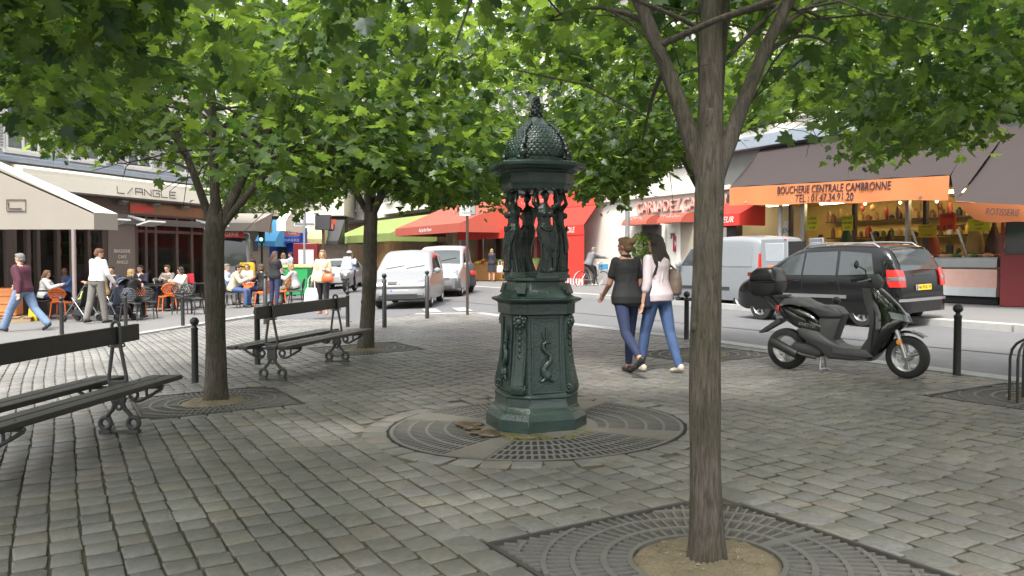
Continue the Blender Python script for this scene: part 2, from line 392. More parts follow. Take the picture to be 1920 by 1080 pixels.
# ------------------------------------------------------------------ trees
def bark_mat():
    m = pmat('bark', (.082, .066, .051), .9, var=.55, scale=30, bump=1.0, bscale=70, stretch=(1, 1, .16), dirt=.55)
    n = m.node_tree.nodes; l = m.node_tree.links; p = n['Principled BSDF']; tc = n.new('ShaderNodeTexCoord'); mp = n.new('ShaderNodeMapping'); mp.inputs['Scale'].default_value = (1, 1, .11); l.new(tc.outputs['Object'], mp.inputs[0])
    no = n.new('ShaderNodeTexNoise'); no.inputs['Scale'].default_value = 75; no.inputs['Detail'].default_value = 9; no.inputs['Roughness'].default_value = .72; no.inputs['Distortion'].default_value = .6; l.new(mp.outputs[0], no.inputs[0])
    cr = n.new('ShaderNodeValToRGB'); e = cr.color_ramp.elements; e[0].position = .36; e[0].color = (.038, .031, .026, 1); e[1].position = .70; e[1].color = (.155, .132, .110, 1); q = e.new(.5); q.color = (.092, .076, .062, 1); l.new(no.outputs[0], cr.inputs[0])
    n2 = n.new('ShaderNodeTexNoise'); n2.inputs['Scale'].default_value = 3.5; n2.inputs['Detail'].default_value = 6; l.new(tc.outputs['Object'], n2.inputs[0]); r2 = n.new('ShaderNodeMapRange'); r2.inputs[1].default_value = .4; r2.inputs[2].default_value = .65; l.new(n2.outputs[0], r2.inputs[0])
    mx = n.new('ShaderNodeMix'); mx.data_type = 'RGBA'; mx.blend_type = 'MULTIPLY'; l.new(r2.outputs[0], mx.inputs[0]); l.new(cr.outputs[0], mx.inputs[6]); mx.inputs[7].default_value = (.62, .68, .50, 1); l.new(mx.outputs[2], p.inputs['Base Color'])
    b = n.new('ShaderNodeBump'); b.inputs['Strength'].default_value = .9; b.inputs['Distance'].default_value = .02; l.new(no.outputs[0], b.inputs['Height']); l.new(b.outputs[0], p.inputs['Normal'])
    return m
M_bark = bark_mat()
def leaf_mat(name, c0, c1, t0, t1):
    m = bpy.data.materials.new(name); m.use_nodes = True; n = m.node_tree.nodes; l = m.node_tree.links; n.remove(n['Principled BSDF'])
    ge = n.new('ShaderNodeNewGeometry'); tc = n.new('ShaderNodeTexCoord'); no = n.new('ShaderNodeTexNoise'); no.inputs['Scale'].default_value = .9; no.inputs['Detail'].default_value = 3
    l.new(tc.outputs['Object'], no.inputs[0]); ad = n.new('ShaderNodeMath'); ad.operation = 'ADD'; l.new(ge.outputs['Random Per Island'], ad.inputs[0]); l.new(no.outputs[0], ad.inputs[1]); nv_ = n.new('ShaderNodeTexNoise'); nv_.inputs['Scale'].default_value = 24; nv_.inputs['Detail'].default_value = 3; l.new(tc.outputs['Object'], nv_.inputs[0]); a2 = n.new('ShaderNodeMath'); a2.operation = 'MULTIPLY_ADD'; a2.inputs[1].default_value = .9; l.new(nv_.outputs[0], a2.inputs[0]); l.new(ad.outputs[0], a2.inputs[2]); s2 = n.new('ShaderNodeMath'); s2.operation = 'SUBTRACT'; s2.inputs[1].default_value = .45; l.new(a2.outputs[0], s2.inputs[0]); ad = s2
    mr = n.new('ShaderNodeMapRange'); mr.inputs[1].default_value = .45; mr.inputs[2].default_value = 1.45; l.new(ad.outputs[0], mr.inputs[0])
    def mixc(a, b):
        x = n.new('ShaderNodeMix'); x.data_type = 'RGBA'; x.inputs[6].default_value = (*a, 1); x.inputs[7].default_value = (*b, 1); l.new(mr.outputs[0], x.inputs[0]); return x.outputs[2]
    d = n.new('ShaderNodeBsdfDiffuse'); l.new(mixc(c0, c1), d.inputs[0]); t = n.new('ShaderNodeBsdfTranslucent'); l.new(mixc(t0, t1), t.inputs[0])
    g = n.new('ShaderNodeBsdfGlossy'); g.inputs['Roughness'].default_value = .42; g.inputs[0].default_value = (.9, .95, 1, 1)
    m1 = n.new('ShaderNodeMixShader'); m1.inputs[0].default_value = .55; l.new(d.outputs[0], m1.inputs[1]); l.new(t.outputs[0], m1.inputs[2])
    m2 = n.new('ShaderNodeMixShader'); m2.inputs[0].default_value = .022; l.new(m1.outputs[0], m2.inputs[1]); l.new(g.outputs[0], m2.inputs[2])
    l.new(m2.outputs[0], n['Material Output'].inputs[0]); return m
M_leaf = leaf_mat('maple_leaf', (.022, .048, .019), (.076, .124, .035), (.045, .11, .018), (.31, .45, .055))
# one maple leaf: five pointed lobes, petiole at the origin, tip along +Y, folded along the midrib
HALF = [(.0, 0), (.13, -.06), (.30, -.10), (.24, .06), (.46, .10), (.60, .22), (.44, .30), (.50, .44), (.60, .60), (.38, .56), (.27, .52), (.24, .68), (.30, .80), (.14, .84), (0, 1.08)]
HALF_LO = [(.0, 0), (.28, -.08), (.26, .08), (.60, .22), (.44, .34), (.58, .60), (.25, .54), (.24, .78), (0, 1.06)]
def leaf_proto(half):
    L = [(0, .30, 0)]+[(x, y, .10*x-.12*max(0, y-.5)**2) for x, y in half]+[(-x, y, .10*x-.12*max(0, y-.5)**2) for x, y in half[-2:0:-1]]
    n = len(L)-1; return np.array(L), np.array([(0, 1+k, 1+(k+1) % n) for k in range(n)])
PROTO = (leaf_proto(HALF), leaf_proto(HALF_LO))
def leaves(name, C, tipdir, size, parent, lo, rs, mat=None):
    P, T = PROTO[1 if lo else 0]; n = len(C); nv = len(P)
    y = tipdir/np.linalg.norm(tipdir, axis=1)[:, None]
    up = rs.normal(0, .45, (n, 3))+np.array([0, 0, 1.0]); x = np.cross(y, up); x /= np.linalg.norm(x, axis=1)[:, None]+1e-9; z = np.cross(x, y)
    V = C[:, None, :]+size[:, None, None]*(P[None, :, 0, None]*x[:, None, :]+P[None, :, 1, None]*y[:, None, :]+P[None, :, 2, None]*z[:, None, :]*rs.uniform(-2.5, 3.2, (n, 1, 1)))
    V = V.reshape(-1, 3); F = (T[None]+np.arange(n)[:, None, None]*nv).reshape(-1, 3)
    me = bpy.data.meshes.new(name); me.vertices.add(len(V)); me.vertices.foreach_set('co', V.ravel()); me.loops.add(F.size); me.loops.foreach_set('vertex_index', F.ravel())
    me.polygons.add(len(F)); me.polygons.foreach_set('loop_start', np.arange(0, F.size, 3)); me.polygons.foreach_set('loop_total', np.full(len(F), 3)); me.update(); me.validate()
    me.materials.append(mat or M_leaf); o = bpy.data.objects.new(name, me); COL.objects.link(o); o.parent = parent; return o
def bez(p0, p1, p2, n=7): return [p0*(1-t)**2+p1*2*t*(1-t)+p2*t*t for t in [i/n for i in range(n+1)]]
def tree(name, label, base, fork, r0, limbs, cr, seed, nl, lo, lsize=.12, lean=(0, 0), top=5.8, low=2.45, skirt=.35, off=(0, 0), thin=0, topf=.86, win=None, nbr=5, group='maple trees of the square', tips=None):
    rg = random.Random(seed); rs = np.random.RandomState(seed); bz = G(*base)
    t = thing(name, label, 'tree', (base[0], base[1], bz), 0, group); m = MB(); fz = fork-bz
    pts = []; rad = []
    for i in range(29):
        f = i/28; z = -.05+f*(fz+.05); flare = 1+.30*math.exp(-z/.12); knob = 1+.012*math.sin(i*1.1+seed)+.13*max(0, (f-.78)/.22)**1.5-.62*max(0, (f-.84)/.16)**1.6
        pts.append(Vector((lean[0]*f+.012*math.sin(f*5+seed), lean[1]*f+.012*math.cos(f*4+seed), z))); rad.append(r0*(1.0-.14*f)*flare*knob)
    v0 = len(m.v); m.tube(pts, rad, 26, mi=0); ctr = [p for p in pts for _ in range(26)]
    for q in range(v0, len(m.v)):
        c = ctr[q-v0]; d = Vector(m.v[q])-c; a = math.atan2(d.y, d.x); f = 1+.028*math.sin(3*a+c.z*1.3+seed)+.022*math.sin(7*a+2.1*math.sin(c.z*3))+.02*math.sin(13*a+c.z*2.7)+.03*math.sin(c.z*6+2*a)*math.sin(c.z*2.3+seed); m.v[q] = tuple(c+d*f)
    for kz, ka in ((.55, .6), (.8, 2.4), (.35, 4.4), (.93, 5.2)):
        c = pts[int(kz*28)]; r_ = rad[int(kz*28)]; d = Vector((math.cos(ka+seed), math.sin(ka+seed), 0)); m.ell(c+d*r_*.88, (r_*.28, r_*.28, r_*.36), 10, 7)
    m.ell(pts[-1], (rad[-1]*.98, rad[-1]*.98, rad[-1]*.8), 14, 8)
    F = pts[-1]; twigs = []
    if limbs is None:
        k = rg.choice((4, 5)); limbs = []
        for i in range(k):
            a = 2*math.pi*(i+rg.uniform(-.25, .25))/k+seed; limbs.append((math.cos(a)*rg.uniform(.8, 1.3), math.sin(a)*rg.uniform(.8, 1.3), rg.uniform(1.0, 1.7), rg.uniform(.42, .6)))
    for lx, ly, lz, lr in limbs:
        e = F+Vector((lx, ly, lz)); q = F+Vector((lx*.30, ly*.30, lz*.55)); h0 = math.hypot(lx, ly)+1e-6; rr = r0*lr; b0 = F-Vector((-lx/h0*r0*.30, -ly/h0*r0*.30, .34)); c = bez(b0, F+Vector((lx*.40, ly*.40, lz*.28)), e, 10)
        m.tube(c, [rr*((.72 if h0 > .2 else 1.05) if i < 2 else (.92 if h0 > .2 else 1.05)-.42*i/10) for i in range(11)], 12); c = c[2:]
        e2 = e+Vector((lx*.7+rg.uniform(-.3, .3), ly*.7+rg.uniform(-.3, .3), rg.uniform(.5, 1.1))); m.tube(bez(e, e+(e-q)*.4, e2, 6), [rr*.5*(1-.7*i/6) for i in range(7)], 7); twigs.append((e, e2, rr*.3))
        for j in range(nbr):
            s = c[3+j]; dd = Vector((rg.uniform(-1, 1), rg.uniform(-1, 1), rg.uniform(-.15, .6)))+Vector((lx, ly, 0))*.5
            s2 = s+dd.normalized()*rg.uniform(.7, 1.5); m.tube(bez(s, (s+s2)/2+Vector((0, 0, .15)), s2, 5), [rr*.33*(1-.72*i/5) for i in range(6)], 6); twigs.append((s, s2, rr*.15))
    for s, e, r in twigs:
        for j in range(nbr-1):
            a = s.lerp(e, rg.uniform(.4, 1)); b = a+Vector((rg.uniform(-1, 1), rg.uniform(-1, 1), rg.uniform(-.5, .35))).normalized()*rg.uniform(.4, .9)
            m.tube([a, (a+b)/2+Vector((0, 0, .05)), b], [max(.006, r*.6), max(.005, r*.4), .003], 5)
    tr = m.build('trunk', M_bark, t, smooth=70)
    # crown: clusters of hanging leaves through a flattened dome, gaps between the clusters
    ox, oy = off; C = []; D = []
    nc = nl//18
    tries = 0
    while len(C) < nc and tries < nc*12:
        tries += 1; a = rs.uniform(0, 2*math.pi); rr = cr*math.sqrt(rs.uniform(0, 1)); lob = 1+.16*math.sin(3*a+seed)+.10*math.sin(5*a+seed*2.3); r_ = rr/(cr*lob)
        if r_ > 1: continue
        zt = fz+(top-fork)*math.sqrt(max(0, 1-r_**2.2)); zl = low-bz+.30*(1-r_)**.7*1.6-skirt*max(0, r_-.45)/.55+.16*math.sin(2.3*a+seed)+.12*math.sin(rr*4+a*3)
        if zt < zl+.1: zt = zl+.1
        u = rs.uniform(0, 1); z = zl+(zt-zl)*(u*u*.55 if rs.uniform() < topf else (1-.35*u*u))
        p = np.array([ox+rr*math.cos(a), oy+rr*math.sin(a), z])
        if math.sin(p[0]*3.1+seed)*math.sin(p[1]*2.9+seed*1.3)*math.sin(p[2]*3.7+seed*.7) > .22: continue
        if not clear(base[0]+p[0], base[1]+p[1], bz+p[2], win, rs): continue
        if p[2] < fz+.75 and math.hypot(p[0], p[1]) < 1.5 and rs.uniform() < thin: continue
        C.append(p); D.append(np.array([math.cos(a)*r_, math.sin(a)*r_, 0]))
    C = np.array(C); D = np.array(D); k = 18; n = len(C)*k
    off3 = rs.normal(0, 1, (n, 3))*np.array([.185, .185, .085]); P = np.repeat(C, k, 0)+off3
    td = np.repeat(D, k, 0)*.55+off3*np.array([2.0, 2.0, 0])+rs.normal(0, .35, (n, 3))+np.array([0, 0, -.42])
    sz = lsize*np.clip(rs.normal(1, .28, n), .45, 1.6)
    cr_ = leaves('crown', P, td, sz, t, lo, rs)
    return t
# the crowns are lifted over the streets: how far the leaves may hang, by bearing (photo column, photo row)
HANG = [(-600, 190), (0, 195), (40, 235), (60, 285), (140, 325), (200, 345), (240, 325), (300, 318), (340, 345), (385, 330), (430, 420), (480, 395), (540, 425), (610, 398), (660, 372), (740, 385), (780, 410), (930, 408), (950, 360), (1070, 300), (1090, 402), (1150, 415), (1190, 375), (1240, 335), (1300, 305), (1365, 282), (1430, 262), (1480, 252), (1520, 228), (1562, 208), (1576, 270), (1600, 310), (1630, 335), (1690, 322), (1720, 275), (1760, 292), (1810, 318), (1842, 245), (1900, 240), (1940, 262), (2500, 262)]
def clear(x, y, z, win=None, rs=None):
    if y < 1: return z > 2.5
    fw = y*math.cos(PITCH)-(z-CAMZ)*math.sin(PITCH); px = 960+FPX*x/fw; row = 540-FPX*(y*math.sin(PITCH)+(z-CAMZ)*math.cos(PITCH))/fw
    for (a, b), (c, d) in zip(HANG, HANG[1:]):
        if a <= px <= c:
            if win and win[0] < px < win[1] and row+.1*FPX/fw > win[2] and rs.uniform() < win[3]: return False
            return row+.27*FPX/fw < b+(d-b)*(px-a)/(c-a)
    return z > 2.5
# limbs are offsets from the fork: x, y, z, relative radius
tree('maple_tree', 'maple tree in the near right foreground with bare forked trunk beside the large grate', TREES['front'], 2.06, .073,
     [(-.42, .08, .74, .68), (.02, .10, .95, .86), (.16, .30, .85, .5), (.42, .05, .62, .62)], 3.0, 3, 10000, False, .082, lean=(-.0, .03), top=4.8, low=2.5, skirt=.25, topf=.8, nbr=3)
tree('maple_tree', 'maple tree standing between the two benches, dark five limbed trunk', TREES['left'], 2.02, .105,
     [(-.55, .1, .95, .5), (-.12, .3, 1.1, .5), (.02, -.2, 1.1, .5), (.55, .2, .8, .6), (1.0, .1, .75, .45)], 3.2, 7, 15500, False, .086, lean=(.05, 0), top=5.3, low=2.35, skirt=.42, thin=.3, win=(285, 530, 175, .80))
tree('maple_tree', 'maple tree right behind the far bench, dark trunk before the white cars', TREES['mid'], 2.42, .12, None, 3.1, 12, 16500, True, .088, lean=(.12, 0), top=5.6, low=2.2, skirt=.35, off=(.25, 0), thin=.2)
tree('maple_tree', 'maple tree by the kerb half hidden behind the near right trunk', TREES['back'], 2.5, .11, None, 2.7, 21, 12500, True, .088, lean=(.05, 0), top=5.6, low=2.2, skirt=.15, off=(-.45, 0))
tree('maple_tree', 'maple tree at the right picture edge whose leafy branches hang before the butcher shop', TREES['right'], 2.6, .10, None, 3.4, 33, 15500, False, .088, top=5.2, low=2.3, skirt=.30)
tree('maple_tree', 'maple tree just outside the left picture edge beside the near bench, only its crown showing', (-4.6, 3.0), 2.3, .10, None, 3.1, 41, 15000, False, .088, top=5.2, low=2.5, skirt=.1, topf=.6)
# ------------------------------------------------------------------ grates
M_cast = pmat('cast_iron_grate', (.135, .13, .12), .6, metal=.2, var=.2, scale=12, bump=.25, bscale=90)
M_soil = pmat('tan_soil', (.155, .125, .080), .95, var=.4, scale=8, bump=.5, bscale=60)
M_pit = pmat('grate_pit', (.045, .038, .028), .95, var=.6, scale=25)
M_frame = pmat('grate_frame', (.075, .07, .065), .6, metal=.4, var=.15)
def ring(m, r0, r1, z0, z1, seg=72, a0=0, a1=2*math.pi, ok=None):
    n = max(3, int(seg*(a1-a0)/(2*math.pi))); full = abs(a1-a0-2*math.pi) < 1e-6
    for k in range(n):
        t0 = a0+(a1-a0)*k/n; t1 = a0+(a1-a0)*(k+1)/n; tm = (t0+t1)/2
        if ok and not ok(r1*math.cos(tm), r1*math.sin(tm)): continue
        P = [(r*math.cos(t), r*math.sin(t), z) for z in (z0, z1) for t in (t0, t1) for r in (r0, r1)]
        m.add(P, [(4, 6, 7, 5), (0, 1, 3, 2), (0, 4, 5, 1), (2, 3, 7, 6), (0, 2, 6, 4), (1, 5, 7, 3)])
def rbar(m, a, r0, r1, wd, z0, z1):
    c = (r0+r1)/2; m.box((c*math.cos(a), c*math.sin(a), (z0+z1)/2), (r1-r0, wd, z1-z0), rz=a)
def gbound(a):
    c, s = abs(math.cos(a)), abs(math.sin(a)); g = GH-.03; return min(g/max(c, 1e-6), g/max(s, 1e-6), (GH*1.7-.04)/(c+s) if math.cos(a)*math.sin(a) > 0 else 9)
def tree_grate(key, label):
    x, y = TREES[key]; t = thing('tree_grate', label, 'tree grate', (x, y, G(x, y)), R(29), 'cast iron tree grates', tilt=True)
    g = MB(); inb = lambda X, Y: max(abs(X), abs(Y)) < GH-.03 and (X*Y < 0 or abs(X)+abs(Y) < GH*1.7-.04)
    for r0, r1 in ((.335, .36), (.455, .485), (.60, .625), (.735, .76), (.87, .895)): ring(g, r0, r1, -.035, .002, ok=inb)
    for n, r0, r1 in ((48, .36, .455), (64, .485, .60), (84, .625, .735)):
        for k in range(n): rbar(g, 2*math.pi*(k+.5)/n, r0, r1, .013, -.03, 0)
    for k in range(104):
        a = 2*math.pi*(k+.5)/104; b = gbound(a)
        if b > .78: rbar(g, a, .76, b, .013, -.03, 0)
    for q in (0, math.pi): rbar(g, q, .335, GH-.04, .05, -.035, .003)
    g.build('grating', M_cast, t, smooth=20)
    f = MB(); c = GH*.7; P = [(GH, -GH), (GH, c), (c, GH), (-GH, GH), (-GH, -c), (-c, -GH)]
    for i in range(6):
        a = Vector((*P[i], 0)); b = Vector((*P[(i+1) % 6], 0)); d = b-a; f.box(((a+b)/2+Vector((0, 0, -.02)))[:], (d.length+.008, .020, .05), rz=math.atan2(d.y, d.x))
    f.build('frame', M_frame, t, smooth=20)
    s = MB(); s.box((0, 0, -.10), (2*GH, 2*GH, .02)); s.build('pit_floor', M_pit, t)
    s = MB(); n = 64; s.lathe([(.34, -.05), (.333, -.012), (.30, -.002), (.27, .004), (.24, .008), (.20, .013), (.16, .018), (.12, .02), (.0, .022)], n, cap=False); q_ = random.Random(int(x*100)); s.v = [(X, Y, Z+(q_.uniform(-.006, .010)+.008*math.sin(X*23+Y*9)*math.sin(Y*19)) if Z > -.01 else Z) for X, Y, Z in s.v]; s.build('soil', M_soil, t, smooth=60)
tree_grate('front', 'square iron grate of radial slots round the near right trunk, full of litter')
tree_grate('left', 'iron grate with tan soil round the trunk between the two benches')
tree_grate('mid', 'iron grate round the trunk behind the far bench')
tree_grate('back', 'iron grate near the kerb behind the two walking women')
tree_grate('right', 'iron grate cut by the right picture edge with metal hoops standing in it')
t = thing('fountain_grate', 'round drain grate of four slotted iron sectors between concrete slabs under the fountain', 'drain grate', (CF.x, CF.y, G(CF.x, CF.y)), R(-90+18), tilt=True)
M_conc = pmat('wet_concrete', (.13, .12, .105), .5, var=.25, scale=5, bump=.2, bscale=60, dirt=.4)
for q in range(4):
    g = MB(); a0 = q*math.pi/2-R(36.5); a1 = q*math.pi/2+R(36.5)
    for r0, r1 in ((.42, .45), (.585, .61), (.745, .77), (.90, .925), (1.045, 1.07), (1.185, 1.215)): ring(g, r0, r1, -.04, .001, 96, a0, a1)
    for n, r0, r1 in ((12, .45, .585), (16, .61, .745), (20, .77, .90), (24, .925, 1.045), (28, 1.07, 1.185)):
        for k in range(n+1): rbar(g, a0+(a1-a0)*k/n, r0, r1, .017 if 0 < k < n else .028, -.04, 0)
    g.build('grating', M_cast, t, smooth=20)
    s = MB(); b0 = a1+.006; b1 = q*math.pi/2+math.pi/2-R(36.5)-.006; n = 8
    P = [(.3*math.cos(b), .3*math.sin(b)) for b in (b1, b0)]+[(1.215*math.cos(b0+(b1-b0)*k/n), 1.215*math.sin(b0+(b1-b0)*k/n)) for k in range(n+1)]
    s.prism(P, -.05, .004, 'Z'); s.build('slab', M_conc, t, smooth=20)
s = MB(); s.lathe([(0, -.16), (1.215, -.16), (1.215, -.06), (1.235, -.004), (1.255, -.004)][::-1], 64); s.build('pit', pmat('dark_pit', (.012, .012, .012), .9, var=.3), t)
s = MB(); s.lathe([(.3, -.03), (.52, -.005), (.5, .006), (.3, .02)], 40, cap=False); s.build('kerb_ring', M_conc, t)
# moss and wet silt on the grate
M_moss = pmat('wet_moss', (.10, .095, .03), .45, var=.6, scale=18, bump=1, bscale=40, dirt=.5); m = MB(); rg = random.Random(4)
M_silt = pmat('wet_silt', (.065, .048, .030), .4, var=.4, scale=12, bump=.8, bscale=30)
for k in range(46):
    a = R(rg.uniform(-150, -25)); r = rg.uniform(.44, .56); m.ell((CF.x+r*math.cos(a), CF.y+r*math.sin(a), G(CF.x, CF.y)+.004), (rg.uniform(.03, .07), rg.uniform(.02, .05), rg.uniform(.008, .02)), 8, 5)
tag(m.build('moss', M_moss), kind='stuff')
m = MB()
for k in range(16):
    a = R(rg.uniform(178, 232)); r = rg.uniform(.47, .62); m.ell((CF.x+r*math.cos(a), CF.y+r*math.sin(a), G(CF.x, CF.y)+.008), (rg.uniform(.04, .09), rg.uniform(.03, .06), rg.uniform(.012, .028)), 9, 6)
me = remesh(m, .012, 2); o = link('silt', me, M_silt, None); tag(o, kind='stuff')
# fallen leaf bits and litter
rs = np.random.RandomState(9); m = MB(); rg = random.Random(8)
def flake(x, y, z, s):
    a = rg.uniform(0, 6.28); c, sn = math.cos(a)*s, math.sin(a)*s; e = rg.uniform(.25, .6)
    m.add([(x-c, y-sn, z), (x+sn*e, y-c*e, z+.004), (x+c, y+sn, z+.002), (x-sn*e, y+c*e, z+.005)], [(0, 1, 2, 3)])
for k in range(950):
    x = rg.uniform(-5, 6); y = 2.6+9*rg.random()**1.6
    if inpoly(x, y, PLAZA) and not ingrate(x, y, .05): flake(x, y, G(x, y)+.003, rg.uniform(.004, .011))
for key, (x, y) in TREES.items():
    for k in range(170 if key == 'front' else 50):
        a = rg.uniform(0, 6.28); r = rg.uniform(.36, .85)
        if r < gbound(a-R(29)): flake(x+r*math.cos(a), y+r*math.sin(a), G(x+r*math.cos(a), y)-.085, rg.uniform(.006, .018))
for key, (x, y) in TREES.items():
    for k in range(90 if key == 'front' else 25):
        a = rg.uniform(0, 6.28); r = rg.uniform(.11, .33); flake(x+r*math.cos(a), y+r*math.sin(a), G(x+r*math.cos(a), y)+.022-.03*(r/.33)**3, rg.uniform(.004, .012))
tag(m.build('fallen_litter', pmat('litter', (.30, .25, .16), .9, var=.3, island=.5), fix=False), kind='stuff')

# ------------------------------------------------------------------ bollards
M_blk = pmat('black_paint', (.022, .022, .022), .42, var=.25, scale=10, bump=.08, bscale=70, dirt=.25)
def bollard(loc, label, tall=False):
    t = thing('bollard', label, 'bollard', loc, 0, 'black bollards along the kerbs'); m = MB()
    if tall: m.lathe([(.05, -.02), (.047, .03), (.046, .98), (.034, .99), (.032, 1.005), (.024, 1.02)], 16)
    else: m.lathe([(.044, -.02), (.041, .03), (.039, .63), (.043, .64), (.043, .655), (.03, .665), (.024, .685)], 16)
    m.build('shaft', M_blk, t, smooth=50); b = MB()
    if tall: b.ell((0, 0, 1.066), .052, 16, 12)
    else: b.ell((0, 0, .735), .053, 16, 12)
    b.build('ball', M_blk, t); return t
bollard(on(366, 717), 'black ball topped bollard directly left of the trunk between the benches')
bollard(on(483, 683), 'black bollard behind the near end of the far bench')
bollard(on(652, 613), 'black bollard behind the far end of the far bench, left of the trunk')
bollard(on(721, 614), 'tall black bollard in front of the white car, left one', True)
bollard(on(801, 597), 'tall black bollard in front of the white car, right one', True)
bollard(on(1287, 636), 'black bollard at the kerb just left of the near right trunk')
bollard(on(1794, 703), 'black bollard standing to the right of the parked scooter')
bollard(on(1180, 652), 'black bollard at the kerb hidden behind the legs of the walking women')
bollard(on(1567, 666), 'black bollard whose ball shows above the scooter seat')
o = leftp(116, 627); bollard(o, 'grey black bollard on the cafe pavement beside the walking man in jeans')
o = leftp(236, 612); bollard(o, 'grey black bollard in front of the blue pushchair')
o = leftp(343, 611); bollard(o, 'grey black bollard in front of the cafe tables, left of the trunk')
o = leftp(498, 606); bollard(o, 'tall grey bollard seen behind the back plank end of the far bench', True)
o = leftp(588, 558); bollard(o, 'grey bollard between the green bin and the woman in the beige jacket', True)

# ------------------------------------------------------------------ benches
M_iron = pmat('bench_cast_iron', (.075, .078, .076), .5, metal=.3, var=.25, scale=14, bump=.3, bscale=60)
M_slat = pmat('bench_black_wood', (.024, .026, .025), .38, var=.3, scale=8, bump=.25, bscale=40, stretch=(6, .4, 6), dirt=.35)
def bench(loc, rz, label):
    t = thing('park_bench', label, 'bench', loc, rz, 'double sided iron and wood benches', tilt=True)
    for sy in (-.87, .87):
        m = MB(); fl = ((0, 1, 0), .75)
        for s in (-1, 1):
            m.torus((s*.125, sy, .085), .047, .021, 'Y', 22, 8); m.box((s*.125, sy, .014), (.10, .06, .034))
            m.tube([(s*.112, sy, .135), (s*.09, sy, .165), (s*.055, sy, .20), (s*.035, sy, .245), (s*.055, sy, .30)], [.020, .019, .019, .022, .024], 8)
            m.torus((s*.135, sy, .325), .036, .015, 'Y', 18, 6); m.tube([(s*.02, sy, .385), (s*.40, sy, .388)], .016, 8)
            m.tube([(s*.39, sy, .375), (s*.30, sy, .325), (s*.20, sy, .275), (s*.155, sy, .268), (s*.11, sy, .285)], .015, 8); m.tube([(s*.25, sy, .30), (s*.25, sy, .385)], .012, 6)
            m.tube([(s*.06, sy, .40), (s*.078, sy, .44), (s*.074, sy, .50), (s*.035, sy, .73), (s*.033, sy, .91)], [.02, .018, .016, .017, .015], 8)
            m.torus((s*.058, sy, .748), .015, .008, 'Y', 12, 6)
        m.torus((0, sy, .225), .026, .013, 'Y', 16, 6); m.box((0, sy, .335), (.115, .035, .15)); m.box((0, sy, .42), (.13, .045, .05)); m.box((0, sy, .742), (.07, .03, .035))
        m.tube([(.033*math.cos(math.pi*k/8), sy, .91+.036*math.sin(math.pi*k/8)) for k in range(9)], .015, 8)
        m.box((0, sy, .014), (.24, .03, .02)); m.build('support', M_iron, t, smooth=45, bevel=.004)
    for x in (-.335, -.19, .19, .335):
        m = MB(); m.box((x, 0, .425), (.132, 2.42, .042)); m.build('seat_slat', M_slat, t, smooth=30, bevel=.008)
    m = MB(); m.box((0, 0, .83), (.040, 2.42, .145)); m.build('back_plank', M_slat, t, smooth=30, bevel=.008)
    m = MB()
    for sy in (-.87, .87):
        for x in (-.335, -.19, .19, .335): m.ell((x, sy, .447), (.012, .012, .006), 8, 4)
    m.build('bolt', M_iron, t)
b1 = gp(225, 812); b2a = gp(514, 712); b2b = gp(631, 679)
az = R(5.0); bench((b1[0]-.87*math.sin(az), b1[1]-.87*math.cos(az), G(b1[0], b1[1])), -az, 'black iron and wood bench cut by the left picture edge')
az = math.atan2(b2b[0]-b2a[0], b2b[1]-b2a[1]); c = ((b2a[0]+b2b[0])/2, (b2a[1]+b2b[1])/2)
bench((c[0], c[1], G(*c)), -az, 'black iron and wood bench standing whole between the two trunks')
# ------------------------------------------------------------------ drinking fountain
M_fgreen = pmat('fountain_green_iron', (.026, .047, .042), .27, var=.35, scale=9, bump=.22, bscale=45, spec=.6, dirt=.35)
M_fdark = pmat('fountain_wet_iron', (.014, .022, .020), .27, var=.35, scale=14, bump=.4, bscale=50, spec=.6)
FT = thing('drinking_fountain', 'dark green cast iron drinking fountain with four figures under a dome', 'fountain', (CF.x, CF.y, G(CF.x, CF.y)), R(18))
def octa(w_, k, z):
    if z < 1.26: w_ *= .89
    p = w_*k; return [Vector((x, y, z)) for x, y in ((w_, -p), (w_, p), (p, w_), (-p, w_), (-w_, p), (-w_, -p), (-p, -w_), (p, -w_))]
m = MB(); m.loft([octa(a, .52, z) for a, z in ((.425, 0), (.425, .105), (.405, .13), (.395, .145), (.37, .165), (.365, .175), (.35, .2), (.345, .265), (.352, .275), (.352, .29), (.33, .305))]); m.build('base', M_fgreen, FT, smooth=25, bevel=.006)
m = MB(); m.loft([octa(a, .62, z) for a, z in ((.30, .29), (.29, .5), (.272, .8), (.272, .94))]); m.build('pedestal', M_fgreen, FT, smooth=25)
